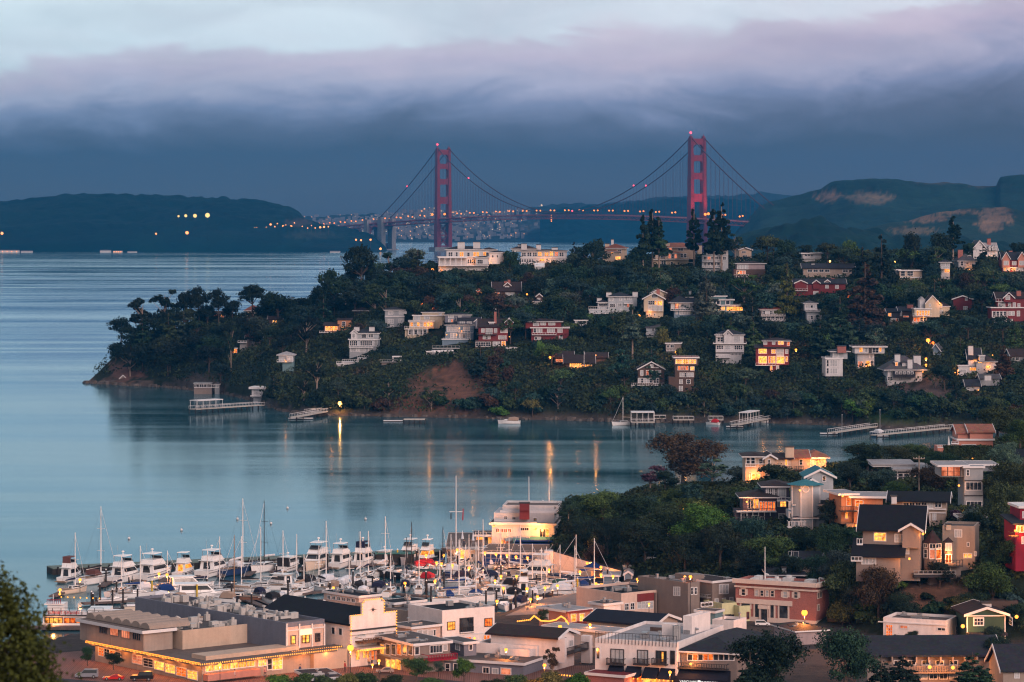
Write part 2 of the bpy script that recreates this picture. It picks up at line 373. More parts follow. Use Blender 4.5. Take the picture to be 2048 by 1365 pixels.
def build_far():
 dark=(.003,.016,.016)
 far_hill([(-300,400),(0,402),(60,397),(130,390),(190,388),(280,391),(340,390),(400,393),(440,394),(480,398),(530,404),(560,408),(585,416),(600,424),(612,436),(640,446),(700,456),(745,468),(768,490),(775,505)],7100,6520,0,lambda px,py,co:blobs(px,py,dark,[(600,445,30,8,(.05,.04,.035)),(620,470,60,8,(.02,.03,.025))]),7,11,pw=.55)
 far_hill([(560,434),(620,438),(650,434),(700,432),(760,430),(820,424),(860,420),(900,424),(960,430),(1020,424),(1080,414),(1130,408),(1180,410),(1230,404),(1300,398),(1340,392),(1400,392),(1450,393),(1520,388),(1580,392),(1640,398),(1900,392),(2300,390)],10800,9050,0,lambda px,py,co:blobs(px,py,(.022,.030,.026),[(850,455,240,16,(.09,.085,.08))]),9,21,mscale=.012)
 far_hill([(1080,432),(1130,418),(1200,412),(1260,408),(1340,398),(1400,394),(1460,398),(1500,404),(1560,420),(1620,440),(1640,480)],9300,8900,0,lambda px,py,co:blobs(px,py,dark,[]),10,31,mscale=.012)
 far_hill([(1470,470),(1500,440),(1520,412),(1545,402),(1570,398),(1600,390),(1640,380),(1660,368),(1690,362),(1730,360),(1790,360),(1820,366),(1860,368),(1890,366),(1930,370),(1970,374),(1992,374),(2000,356),(2020,352),(2060,350),(2200,340),(2400,350)],5600,4700,0,lambda px,py,co:blobs(px,py,(.012,.036,.032),[(1655,392,28,14,GOLD),(1740,395,50,14,(.14,.11,.075)),(1975,372,40,4,(.08,.06,.05)),(1880,
366,50,3,(.07,.06,.045))]),5,41,pw=1.0)
 far_hill([(1700,470),(1740,456),(1780,448),(1830,438),(1880,424),(1920,418),(1970,414),(2010,412),(2030,418),(2060,430),(2120,440),(2300,440)],4300,3800,0,lambda px,py,co:blobs(px,py,(.014,.036,.032),[(1850,436,50,10,GOLD),(1900,424,70,6,GOLD),(1995,430,36,22,GOLD),(1980,452,26,14,GOLD),(1830,462,50,8,(.13,.10,.06))]),3,51,pw=1.1)
 far_hill([(1430,505),(1470,480),(1500,462),(1540,450),(1580,446),(1640,444),(1700,452),(1760,462),(1820,478),(1900,488),(2000,492),(2300,490)],3600,3300,0,lambda px,py,co:blobs(px,py,(.007,.026,.026),[]),11,61,pw=.5,mscale=.05)
HAZE=6.5e-5
def build_haze():
 mb=MB();mb.box(-3450,3450,-60,12400,-3,330)
 m=bpy.data.materials.new('haze_air');m.use_nodes=True;t=NT(m.node_tree);t.n.clear()
 o=t.add('ShaderNodeOutputMaterial')
 p=t.add('ShaderNodeVolumePrincipled',ins={'Color':(.02,.25,.60,1),'Density':HAZE,'Anisotropy':0.0})
 t.l.new(p.outputs[0],o.inputs['Volume'])
 tag(mb.build('haze',m),kind='stuff',label='thin blue evening haze over the bay')
def shore_rocks():
 r=random.Random(9);mb=MB()
 for i in range(620):
  px=r.uniform(172,2080)if i>190 else r.uniform(172,620);sh=np.interp(px,[a for a,b in B_SH],[b for a,b in B_SH]);Y=CH*F/(sh-YH)+r.uniform(-2,5);x=(px-1024)*Y/F
  w=r.uniform(.5,1.7)*(1.3 if px<300 else 1);h=w*r.uniform(.35,.8);P=[]
  for z,k in((-.8,1),(h,.55)):
   for a in range(4):t=pi/2*a+r.uniform(-.4,.4);P.append((x+w*k*cos(t)*r.uniform(.8,1.5),Y+w*k*sin(t),z+r.uniform(0,.3)*h))
  mb.hexa(P)
 tag(mb.build('shore_rocks',pm('shore_rock',(.10,.085,.075),.9,.4,.5)),'broken dark rocks along the waterline of the far hillside',kind='stuff')
build_land();shore_rocks();build_water();build_far();build_haze()
# ================= suspension bridge
def build_bridge():
 N=V((346,5750,0));S=V((-150,6690,0));ax=(S-N);L=ax.length;ax.normalize();tr=V((ax.y,-ax.x,0))
 if tr.x<0:tr=-tr
 root=empty('suspension_bridge',tuple((N+S)/2));tag(root,'long red suspension bridge with two floodlit towers across the strait','bridge')
 red=pm('tower_red',(.17,.014,.018),.55,.08,.05,.2);dkr=pm('deck_red',(.42,.07,.06),.6,.1,.05);cab=pm('cable_red',(.06,.020,.022),.7,.05,.05)
 conc=pm('pier_concrete',(.22,.22,.22),.9,.15,.05);bulb=em('bridge_bulb',(1.0,.25,.035),2.4);beacon=em('beacon_red',(1.0,.05,.08),5)
 P=lambda s,t,z:tuple(N+ax*s+tr*t+V((0,0,z)))
 def deckz(s):return 79-((s-L*.48)/(L*.48))**2*7 if-330<s<L+20 else(72-(s-L)*.035 if s>L else 70)
 halfw=13.7
 for s0,nm in((0,'N'),(L,'S')):
  tw=MB()
  prev=None
  segs=[(-1,60,4.4,8),(60,112,3.9,7.2),(112,151,3.5,6.4),(151,186,3.1,5.8),(186,222,2.7,5.2)]
  for side in(-1,1):
   for z0,z1,wt,wl in segs:
    o=N+ax*s0+tr*side*halfw
    tw.obox(o,tr,-wt,wt*.62 if False else wt,ax,-wl,wl,z0,z1)
   tw.obox(N+ax*s0+tr*side*halfw,tr,-2.2,2.2,ax,-3.2,3.2,222,225.5)
  for z0,z1 in((210,221),(179,190),(145,157),(103,118)):
   tw.obox(N+ax*s0,tr,-halfw,halfw,ax,-4.2,4.2,z0,z1)
   for side in(-1,1):
    for zz,dz in((z0,-1),(z1,1)):
     if zz>220:continue
     a=side*(halfw-2.6);b=side*(halfw-6.0)
     q=[P(s0-4,a,zz),P(s0+4,a,zz),P(s0+4,b,zz),P(s0-4,b,zz),P(s0-4,a,zz+dz*5),P(s0+4,a,zz+dz*5),P(s0+4,a*.98,zz+dz*5),P(s0-4,a*.98,zz+dz*5)]
     tw.hexa(q)
  for z0,z1 in((12,34),(36,60)):
   for d in(-3.5,3.5):
    tw.tube(P(s0+d,-9.5,z0),P(s0+d,9.5,z1),1.1,n=4);tw.tube(P(s0+d,9.5,z0),P(s0+d,-9.5,z1),1.1,n=4)
  for z in(11,35,61):tw.obox(N+ax*s0,tr,-halfw,halfw,ax,-4,4,z-1.4,z+1.4)
  t=tw.build('tower',red,root)
  tc=V(t['_w'])
  MB().obox(N+ax*s0,tr,-27,27,ax,-16,16,-1,9).build('pier',conc,root)
  for side in(-1,1):
   MB().tube(P(s0,side*halfw,225.5),P(s0,side*halfw,230),1.0,.3).build('finial',red,t)
  b=MB();b.ball(P(s0,-halfw,232),2.1);b.build('beacon',beacon,t)
  for side in(-1,1):
   for dd in(-1,1):
    l=bpy.data.lights.new('tower_floodlight','SPOT');l.energy=9e4 if nm=='N' else 3e3
    l.color=(1,.34,.36);l.spot_size=R(70 if nm=='N' else 60);l.spot_blend=1;l.shadow_soft_size=2
    o=bpy.data.objects.new('tower_floodlight',l);link(o,root)
    p=N+ax*(s0-26*(1 if dd>0 else 1.4))+tr*side*(halfw+dd*8)+V((0,0,74));o.location=p-tc
    tgt=N+ax*s0+tr*side*halfw+V((0,0,140 if nm=='N' else 112));o.rotation_euler=(tgt-p).to_track_quat('-Z','Y').to_euler()
 dk=MB();rr=[]
 ss=[x for x in np.arange(-330,L+850,30)]
 for a,b in zip(ss[:-1],ss[1:]):
  for zt,th,w in((0,1.2,13.5),(-7.6,1.0,12)):
   za,zb=deckz(a)+zt,deckz(b)+zt
   dk.hexa([P(a,-w,za-th),P(b,-w,zb-th),P(b,w,zb-th),P(a,w,za-th),P(a,-w,za),P(b,-w,zb),P(b,w,zb),P(a,w,za)])
  for w in(-12,12):
   dk.tube(P(a,w,deckz(a)-1),P(a,w,deckz(a)-8),.5,n=4)
   m=(a+b)/2
   dk.tube(P(a,w,deckz(a)-8),P(m,w,deckz(m)-1),.45,n=4);dk.tube(P(m,w,deckz(m)-1),P(b,w,deckz(b)-8),.45,n=4)
   dk.tube(P(a,w*1.1,deckz(a)+1.3),P(b,w*1.1,deckz(b)+1.3),.2,n=4)
 dk.build('deck',dkr,root)
 def cz(s):
  if 0<=s<=L:return 82+(224-82)*((s-L/2)/(L/2))**2
  q=(-s if s<0 else s-L)/300.0
  return 224-(224-70)*q-26*q*(1-q)
 for side in(-1,1):
  c=MB();pts=[P(s,side*halfw,cz(s))for s in list(np.linspace(-300,0,13))+list(np.linspace(0,L,50))[1:]+list(np.linspace(L,L+300,13))[1:]]
  for a,b in zip(pts[:-1],pts[1:]):c.tube(a,b,.95,n=6)
  c.build('main_cable',cab,root)
 hang=[]
 for side in(-1,1):
  for s in list(np.arange(-285,-8,15.2))+list(np.arange(12,L-8,12.6))+list(np.arange(L+14,L+290,15.2)):
   if cz(s)-deckz(s)>3:hang.append((s,side))
 hang.sort(key=lambda h:h[0]);me=None
 rest=MB()
 for i,(s,side)in enumerate(hang):
  mb=MB()if i<100 else rest
  mb.tube(P(s,side*halfw,deckz(s)),P(s,side*halfw,cz(s)),.26,n=4)
  if i<100:mb.build('suspender_rope',cab,root)
 r=rest.build('suspender_rope',cab,root);r['kind']='stuff'
 for k,s in enumerate(list(np.arange(-320,L+700,30.0))):
  side=-1 if k%2 else 1
  p=P(s,side*12.6,deckz(s));q=P(s,side*12.6,deckz(s)+9)
  lamp=MB().tube(p,q,.25,n=4).build('road_lamp',cab,root)
  b=MB();b.ball(q,1.6 if abs(s)>60 and abs(s-L)>60 else 2.6,6);b.build('bulb',bulb,lamp)
 for s,side in((L*.43,-1),(L*.20,-1),(L*.2,1),(L*.86,-1),(L+150,-1)):
  b=MB();b.ball(P(s,side*halfw,cz(s)+2),1.5,6);b.build('beacon',beacon,root)
 for z in(66,70,74,78):
  b=MB();b.ball(P(L*.56,13.8,z),1.3,6);b.build('navigation_light',bulb,root)
 for s,w in((L+285,11),(L+360,9)):
  p=MB()
  for side in(-1,1):p.obox(N+ax*s+tr*side*13,tr,-5,5,ax,-w,w,0,deckz(s)+9)
  p.obox(N+ax*s,tr,-13,13,ax,-w*.5,w*.5,deckz(s)-14,deckz(s)-8)
  p.build('pylon',conc,root)
 a=MB()
 for side in(-11,11):
  prev=None
  for i in range(13):
   th=pi*i/12;q=P(L+322-30*cos(th),side,18+38*sin(th))
   if prev:a.tube(prev,q,1.5,n=5)
   if i not in(0,12):a.tube(q,P(L+322-30*cos(th),side,62),.5,n=4)
   prev=q
 a.build('arch',dkr,root)
 for i in range(8):
  s=L+400+i*52
  m=MB()
  for side in(-1,1):m.tube(P(s-6,side*9,8),P(s-2,side*9,deckz(s)-8),.9,n=4);m.tube(P(s+6,side*9,8),P(s+2,side*9,deckz(s)-8),.9,n=4)
  m.build('trestle',dkr,root)
 f=empty('brick_fort',tuple(N+ax*(L+320)+V((0,0,0))));tag(f,'low brick fort on the point under the bridge arch','fort')
 fm=MB();c=N+ax*(L+322)-tr*14
 fm.obox(c,tr,-34,30,ax,-22,22,0,15);fm.build('wall',pm('fort_brick',(.13,.075,.06),.9,.2,.05),f)
 for i in range(7):MB().obox(c,tr,-30+i*9,-27+i*9,ax,-22.6,-22,3,8).build('window',pm('fort_opening',(.02,.02,.025),.8),f)
 MB().obox(N+ax*(L+280),tr,-90,16,ax,-24,90,-1,2.5).build('quay',conc,f)
 return N,S,ax,tr,L
BN,BS,BAX,BTR,BL=build_bridge()
def build_city():
 r=random.Random(5);mb=MB();lt=MB();lo=MB()
 def gz(px,t):
  ry=np.interp(px,[560,650,760,860,960,1080,1180,1300,1400],[434,434,430,420,430,414,410,398,392]);zr=CH-(ry-YH)*10800/F
  return-1+(zr+1)*t**.8,9050+1750*t
 for i in range(760):
  px=r.gauss(850,140);t=r.uniform(.03,.97)
  if px<600 or px>1230 or(px>1060 and r.random()<.7):continue
  z,Y=gz(px,t);x=(px-1024)*Y/F;w=r.uniform(7,16);h=r.uniform(8,17)
  mb.box(x-w/2,x+w/2,Y,Y+12,z-10,z+h*.8)
  if r.random()<.42:(lt if r.random()<.45 else lo).ball((x+r.uniform(-6,6),Y-3,z+r.uniform(3,12)),r.uniform(.8,2.0)if r.random()<.94 else 3.4,5)
 tag(mb.build('distant_city',pm('far_building',(.15,.155,.17),.9,.4,.006)),'pale house blocks of the city on the slopes beyond the strait',kind='stuff')
 tag(lt.build('city_lights',em('city_white',(1,.72,.42),1.0)),'scattered white street lights of the distant city',kind='stuff')
 tag(lo.build('city_lights',em('city_orange',(1,.42,.14),1.5)),'scattered orange street lights of the distant city',kind='stuff')
 for k,(x0,x1)in enumerate(((852,871),(902,914))):
  p0=at(x0,430,10700);w=(x1-x0)*10700/F
  e=empty('lit_block',tuple(p0));tag(e,'long lit building on the crest %s of the far tower'%('left','right')[k],'building')
  MB().box(p0.x,p0.x+w,p0.y,p0.y+30,p0.z-30,p0.z+16).build('wall',pm('far_building',(.34,.34,.36)),e)
  for i in range(5):MB().box(p0.x+w*(i+.15)/5,p0.x+w*(i+.85)/5,p0.y-1,p0.y-.2,p0.z+4,p0.z+11).build('window',em('city_orange',(1,.42,.14),1.5),e)
 def lampset(name,label,pts,Y,col,rr,cat='lamp',grp=None,h=9):
  for i,(x,y,k)in enumerate(pts):
   p=at(x,y,Y);e=empty(name,(p.x,p.y,p.z-h));tag(e,label[i]if isinstance(label,list)else label,cat,grp)
   MB().tube((p.x,p.y,p.z-h-12),tuple(p),.35,n=4).build('pole',MATS['cable_red'],e)
   b=MB();b.ball(tuple(p),rr*k,6);b.build('bulb',col,e)
 fl=em('stadium_white',(1,.68,.22),1.5)
 lampset('floodlight',['smallest and leftmost of the four pale floodlights on the dark headland','second from left of the four pale floodlights on the headland','third from left of the four pale floodlights on the headland','biggest and rightmost of the four pale floodlights on the headland'],[(357,433,.55),(371.5,432,.8),(390,432,1),(415,431,1.25)],6700,fl,4.2,'floodlight')
 org=em('road_orange',(1,.34,.10),2.6);pts=[]
 for i in range(26):
  x=450+i*8.2+r.uniform(-2,2);y=462-(x-450)*.045+r.uniform(-4,3)-(6 if 540<x<590 else 0);pts.append((x,y,r.choice((.5,.6,.7,1.1))))
 nw='first second third fourth fifth sixth seventh eighth ninth tenth eleventh twelfth thirteenth fourteenth fifteenth sixteenth seventeenth eighteenth nineteenth twentieth twenty-first twenty-second twenty-third twenty-fourth twenty-fifth last'.split()
 lampset('road_lamp',['orange lamp on the dark headland road, %s from the left'%w if w!='last' else 'orange lamp on the dark headland road, nearest the bridge pylons' for w in nw],pts,6690,org,2.1,'lamp','orange lamps along the headland road')
 lampset('shore_lamp',['orange lamp at the far left end of the dark headland','red-orange lamp glowing beside a pale villa on the headland','small orange lamp above the water on the headland slope','pair lamp on the low quay left of the fort','lamp on the low quay nearest the bridge pylon','orange lamp on the wooded spit left of the fort','orange lamp just left of the first pylon','orange lamp inside the arch'],
[(4,467,1.4),(374,466,1.6),(312,468,.9),(668,498,1),(761,498,1.2),(712,480,.9),(722,481,.9),(741,480,1)],6560,org,2.2,'lamp')
 sh=pm('shed_white',(.55,.55,.55),.8,.1,.1)
 for i,(x,y,w,h)in enumerate(((0,501,38,5),(42,502,22,3.5),(200,505,21,5),(226,505,18,3.5),(255,505,18,2.6),(660,501,20,3))):
  p=onz(x,505.5,0);s=p.y/F
  lab=['lit white pier shed at the far left waterline','low white shed beside the lit pier shed','gabled white boathouse at the foot of the dark headland','long low shed right of the gabled white boathouse','third and lowest of the white shoreline sheds','low shed on the quay below the pylons'][i]
  e=empty('shore_shed',tuple(p));tag(e,lab,'shed')
  m=MB();X0,X1=p.x,p.x+w*s;H=h*s
  m.hexa([(X0,p.y,0),(X1,p.y,0),(X1,p.y+12,0),(X0,p.y+12,0),(X0,p.y,H*.7),(X1,p.y,H*.7),(X1,p.y+12,H*.7),(X0,p.y+12,H*.7)]);m.build('wall',sh,e)
  rf=MB();rf.hexa([(X0,p.y-1,H*.7),(X1,p.y-1,H*.7),(X1,p.y+13,H*.7),(X0,p.y+13,H*.7),(X0,p.y+5,H),(X1,p.y+5,H),(X1,p.y+7,H),(X0,p.y+7,H)]);rf.build('roof',pm('shed_roof',(.25,.25,.27),.8),e)
  if i in(0,3):
   for k in range(4):b=MB();b.ball((X0+(X1-X0)*(k+.5)/4,p.y-1.2,H*.45),1.0,5);b.build('lamp',org,e)
build_city()
# ================= buildings: measured walls, roofs, windows
WALLS=dict(white=((.50,.50,.515),'boards'),cream=((.46,.39,.30),'boards'),tan=((.46,.37,.29),None),beige=((.44,.34,.265),None),grey=((.26,.28,.30),'boards'),pale=((.34,.37,.40),'boards'),bluegrey=((.14,.20,.26),'boards'),teal=((.12,.20,.22),'boards'),brown=((.085,.055,.045),'boards'),darkred=((.16,.030,.032),'boards'),red=((.22,.012,.028),'boards'),brick=((.27,.10,.085),'brick'),pink=((.46,.20,.15),
None),taupe=((.20,.165,.15),'boards'),greige=((.29,.235,.20),'battens'),terracotta=((.42,.20,.11),None),dark=((.035,.035,.042),'boards'),concrete=((.25,.25,.25),None),stucco=((.55,.41,.35),None),stuccow=((.70,.63,.61),None),lime=((.50,.50,.30),'boards'),green=((.035,.075,.055),'boards'),grayblue=((.15,.16,.20),'boards'),mauve=((.30,.25,.26),'boards'),wood=((.13,.065,.035),'battens'),purple=((.075,.060,
.085),'boards'))
ROOFS=dict(slate=((.030,.033,.043),'tiles'),grey=((.085,.085,.095),'tiles'),dark=((.011,.013,.019),'tiles'),brown=((.042,.030,.030),'tiles'),rust=((.20,.070,.050),'tiles'),tile=((.30,.13,.09),'tiles'),teal=((.035,.16,.20),'battens'),flat=((.085,.078,.078),None),pale=((.27,.27,.285),None),white=((.66,.66,.66),None),redmetal=((.15,.03,.035),'battens'),tanf=((.13,.105,.095),None),navy=((.010,.013,.024),
None))
def WM(n):c,p=WALLS[n];return pm('wall_'+n,c,.8,.14,.35,.2,pattern=p)
def RM(n):c,p=ROOFS[n];return pm('roof_'+n,c,.85,.22,.4,.15,pattern=p)
TRIM=pm('trim_white',(.60,.59,.60),.6,.05,.5);TRIMD=pm('trim_dark',(.04,.035,.035),.6,.1)
RAILW=TRIM;METAL=pm('grey_metal',(.35,.35,.36),.4,.2,1.0,metal=.6);IRON=pm('dark_iron',(.03,.03,.033),.5,.1)
CONC=pm('plain_concrete',(.17,.155,.15),.9,.15,.4)
def glass():
 m=bpy.data.materials.new('window_glass');m.use_nodes=True;t=NT(m.node_tree);b=t.n['Principled BSDF']
 tc=t.add('ShaderNodeTexCoord').outputs['Object'];n=t.noise(tc,.9,2)
 t.l.new(t.ramp(n,[(.4,(.010,.013,.018)),(.65,(.05,.06,.07))]),b.inputs['Base Color'])
 b.inputs['Roughness'].default_value=.12;b.inputs['Specular IOR Level'].default_value=.6;return m
PANE=dict(d=glass(),l=em('pane_warm',(1.0,.36,.055),1.0,.65,1.6),o=em('pane_orange',(1.0,.20,.03),.8,.7,1.6),w=pm('pane_curtain',(.36,.38,.40),.4,.25,1.2),y=em('pane_yellow',(1.0,.44,.08),1.3,.55,1.4),p=em('pane_pink',(.95,.30,.16),.55,.5,.6))
LAND=[]
def ray_hit(px,py,h,Y0,Y1,n=900):
 Ys=np.linspace(Y0,Y1,n);z=CH-(py-YH)*Ys/F
 t=h(np.full(n,float(px)),Ys);t=t[0]if isinstance(t,tuple)else t
 i=np.argmax(t>=z)
 return float(Ys[i])if t[i]>=z[i]else None
def rel(p,o):return p-V(o)
class Bld:
 def __init__(s,view,label,x,yb,Y=None,name='house',cat='house',ref=None,near=False,dY=0,group=None):
  s.v=view;s.px,s.py=s.c(x,yb)
  if Y is None:
   Y=ray_hit(s.px,s.py,hC,430,860)if near else ray_hit(s.px,s.py,hB,1050,1445)
   if Y is None:Y=700 if near else 1425;print('no ground for',label)
  s.Y=Y+dY;s.near=near
  s.root=empty(name,tuple(at(s.px,s.py,s.Y)));tag(s.root,label,cat,group)
  s.ref=ref;s.rect=[9e9,9e9,-9e9,-9e9];s.reg=False;s.nw=0
 def c(s,x,y):return s.v[0]+x/s.v[2],s.v[1]+y/s.v[2]
 def _grow(s,*pts):
  for x,y in pts:s.rect=[min(s.rect[0],x),min(s.rect[1],y),max(s.rect[2],x),max(s.rect[3],y)]
  if not s.reg:LAND.append(s);s.reg=True
 def box(s,x0,x1,yt,yb,mat,d=9.0,off=0.0,yaw=0.0,name='wall',deep=None):
  (X0,T),(X1,Bm)=s.c(x0,yt),s.c(x1,yb);s._grow((X0,T),(X1,Bm))
  Yp=s.Y+off;a=R(yaw);e=V((cos(a),sin(a)));
  if yaw>=0:
   p0=V(((X0-1024)*Yp/F,Yp));k=(X1-1024)/F;u=(k*p0.y-p0.x)/(e.x-k*e.y);p1=p0+e*u
  else:
   p1=V(((X1-1024)*Yp/F,Yp));k=(X0-1024)/F;u=(p1.x-k*p1.y)/(e.x-k*e.y);p0=p1-e*u
  w=V((-e.y,e.x));z1=CH-(T-YH)*Yp/F;z0=CH-(Bm-YH)*Yp/F
  if deep is None:deep=2.5 if Bm>=s.py-3 else 0
  return s._mk([p0,p1,p1+w*d,p0+w*d],z0-deep,z1,mat,name)
 def quad(s,A,B,C,zt,z0,mat,name='wall'):
  A,B,C=s.c(*A),s.c(*B),s.c(*C);a,b,c=(onz(*q,zt).to_2d()for q in(A,B,C))
  s._grow(A,B,C,(B[0],B[1]+(zt-z0)*F/b.y))
  return s._mk([a,b,c,a+c-b],z0,zt,mat,name)
 def _mk(s,poly,z0,z1,mat,name):
  o=s.part(MB().prism([tuple(p)for p in poly],z0,z1),name,WM(mat)if isinstance(mat,str)else mat)
  s.poly,s.z0,s.z1,s.wm=poly,z0,z1,mat;s.cur=o;return s
 def part(s,mb,name,mat,parent=None):
  p=parent or s.root;o=mb.build(name,mat,p,off=s.root['_w'])
  return o
 def roof(s,kind,rise=0.0,over=.6,mat='grey',axis=0,trim=True):
  """rise in view px"""
  p=[q.copy()for q in s.poly];z=s.z1;h=rise/s.v[2]*s.Y/F;m=RM(mat)
  ex=(p[1]-p[0]).normalized();ey=(p[3]-p[0]).normalized()
  q=[p[0]-ex*over-ey*over,p[1]+ex*over-ey*over,p[2]+ex*over+ey*over,p[3]-ex*over+ey*over]
  t=lambda a,zz:(a.x,a.y,zz)
  if kind=='flat':
   par=MB()
   if over>=0:
    par.prism([tuple(a)for a in q],z,z+max(h,.25));r=s.part(par,'roof',m)
    if trim:
     f=MB()
     for i in range(4):
      a,b=q[i],q[(i+1)%4];n=V(((b-a).y,-(b-a).x)).normalized()
      f.hexa([t(a,z-.12),t(b,z-.12),t(b+n*.08,z-.12),t(a+n*.08,z-.12),t(a,z+max(h,.25)+.05),t(b,z+max(h,.25)+.05),t(b+n*.08,z+max(h,.25)+.05),t(a+n*.08,z+max(h,.25)+.05)])
     s.part(f,'fascia',TRIM,r)
   else:
    wm=WM(s.wm)if isinstance(s.wm,str)else s.wm;hh=max(h,.5)
    for i in range(4):
     a,b=p[i],p[(i+1)%4];n=V((-(b-a).y,(b-a).x)).normalized()*.3
     e_=(b-a).normalized()*.3
     par.hexa([t(a,z),t(b-e_,z),t(b-e_+n,z),t(a+n,z),t(a,z+hh),t(b-e_,z+hh),t(b-e_+n,z+hh),t(a+n,z+hh)])
    s.part(par,'parapet',wm)
    s.part(MB().prism([tuple(x)for x in(p[0]+(ex+ey)*.31,p[1]+(ey-ex)*.31,p[2]-(ex+ey)*.31,p[3]+(ex-ey)*.31)],z,z+.05),'roof',m)
   return s
  if kind=='hip':
   w,l=(q[1]-q[0]).length,(q[3]-q[0]).length;r=min(w,l)/2*.98
   if w>=l:c0=(q[0]+q[3])/2+ex*r;c1=(q[1]+q[2])/2-ex*r
   else:c0=(q[0]+q[1])/2+ey*r;c1=(q[2]+q[3])/2-ey*r
   mb=MB();zt=z+h;A=[t(a,z+.18)for a in q];C0,C1=t(c0,zt),t(c1,zt)
   if w>=l:
    mb.face([A[0],A[1],C1,C0]);mb.face([A[1],A[2],C1]);mb.face([A[2],A[3],C0,C1]);mb.face([A[3],A[0],C0])
   else:
    mb.face([A[0],A[1],C0]);mb.face([A[1],A[2],C1,C0]);mb.face([A[2],A[3],C1]);mb.face([A[3],A[0],C0,C1])
   r_=s.part(mb,'roof',m);s.part(MB().prism([tuple(a)for a in q],z-.05,z+.18),'fascia',TRIM if trim else m,r_);s.zr=zt
   return s
  if axis:q=[q[1],q[2],q[3],q[0]];p=[p[1],p[2],p[3],p[0]]
  zt=z+h;mb=MB();th=.28
  if kind=='shed':
   mb.hexa([t(q[0],z),t(q[1],z),t(q[2],zt),t(q[3],zt),t(q[0],z+th),t(q[1],z+th),t(q[2],zt+th),t(q[3],zt+th)]);s.part(mb,'roof',m)
   g=MB();
   for a,b in((p[0],p[3]),(p[1],p[2])):g.face([t(a,z),t(b,z),t(b,zt)])
   s.part(g,'gable',WM(s.wm)if isinstance(s.wm,str)else s.wm);return s
  r0=(q[0]+q[3])/2;r1=(q[1]+q[2])/2;g0=(p[0]+p[3])/2;g1=(p[1]+p[2])/2
  for a,b in((q[0],q[1]),(q[3],q[2])):
   mb.hexa([t(a,z-.1),t(b,z-.1),t(r1,zt),t(r0,zt),t(a,z+th-.1),t(b,z+th-.1),t(r1,zt+th),t(r0,zt+th)])
  r_=s.part(mb,'roof',m)
  if kind=='gambrel':pass
  wm=WM(s.wm)if isinstance(s.wm,str)else s.wm
  for a,b,c in((p[0],p[3],g0),(p[2],p[1],g1)):
   g=MB();g.face([t(a,z),t(b,z),t(c,zt-.02)]);s.part(g,'gable',wm)
  if trim:
   for a,b,c,sg in((q[0],q[3],r0,-1),(q[1],q[2],r1,1)):
    n=(r1-r0).normalized()*sg;f=MB()
    for u,v2 in((a,c),(b,c)):
     f.hexa([t(u,z-.22),t(v2,zt-.12),t(v2+n*.1,zt-.12),t(u+n*.1,z-.22),t(u,z+.22),t(v2,zt+.32),t(v2+n*.1,zt+.32),t(u+n*.1,z+.22)])
    s.part(f,'bargeboard',TRIM,r_)
  s.zr=zt;return s
 def _face(s,f):
  p=s.poly;a,b={'f':(p[0],p[1]),'r':(p[1],p[2]),'l':(p[3],p[0]),'b':(p[2],p[3])}[f]
  e=(b-a).normalized();return a,e,V((e.y,-e.x)),(b-a).length
 def _u(s,a,e,x):
  k=(x-1024)/F;return(k*a.y-a.x)/(e.x-k*e.y)
 def win(s,x0,y0,x1,y1,code='d',f='f',mull=None,fw=None,frame=None,name='window',pr=0.0):
  a,e,n,L=s._face(f);(X0,T),(X1,Bm)=s.c(x0,y0),s.c(x1,y1)
  u0,u1=sorted((s._u(a,e,X0),s._u(a,e,X1)));m=a+e*((u0+u1)/2)
  zt=CH-(T-YH)*m.y/F;zb=CH-(Bm-YH)*m.y/F;fw=fw or(.13 if s.near else .17);frame=frame or TRIM
  w,h=u1-u0,zt-zb;mb=MB();P0,P1=pr,.09+pr
  B_=lambda ua,ub,za,zb_,d=P1:mb.obox(a,e,ua,ub,n,P0,d,za,zb_)
  B_(u0-fw,u0,zb-fw,zt+fw);B_(u1,u1+fw,zb-fw,zt+fw);B_(u0,u1,zt,zt+fw);B_(u0,u1,zb-fw,zb)
  nx,ny=mull or((2 if w>.8*h else 1),(2 if h>1.1 else 1))
  for i in range(1,nx):c=u0+w*i/nx;B_(c-fw*.22,c+fw*.22,zb,zt,P1-.02)
  for i in range(1,ny):c=zb+h*i/ny;B_(u0,u1,c-fw*.22,c+fw*.22,P1-.025)
  o=s.part(mb,name,frame);s.nw+=1
  s.part(MB().obox(a,e,u0,u1,n,pr+.01,pr+.04,zb,zt),'pane',PANE[code],o);return s
 def row(s,x0,y0,x1,y1,codes,gap=.25,**k):
  n=len(codes);w=(x1-x0)/n
  dy=k.pop('dy',0)
  for i,c in enumerate(codes):
   if c!='.':s.win(x0+w*(i+gap/2),y0+dy*i/n,x0+w*(i+1-gap/2),y1+dy*i/n,c,**k)
  return s
 def slab(s,x0,x1,yt,yb,d0,d1,mat,f='f',name='trim',parent=None):
  a,e,n,L=s._face(f);(X0,T),(X1,Bm)=s.c(x0,yt),s.c(x1,yb);u0,u1=sorted((s._u(a,e,X0),s._u(a,e,X1)));m=a+e*((u0+u1)/2)
  s.part(MB().obox(a,e,u0,u1,n,d0,d1,CH-(Bm-YH)*m.y/F,CH-(T-YH)*m.y/F),name,mat,parent);return s
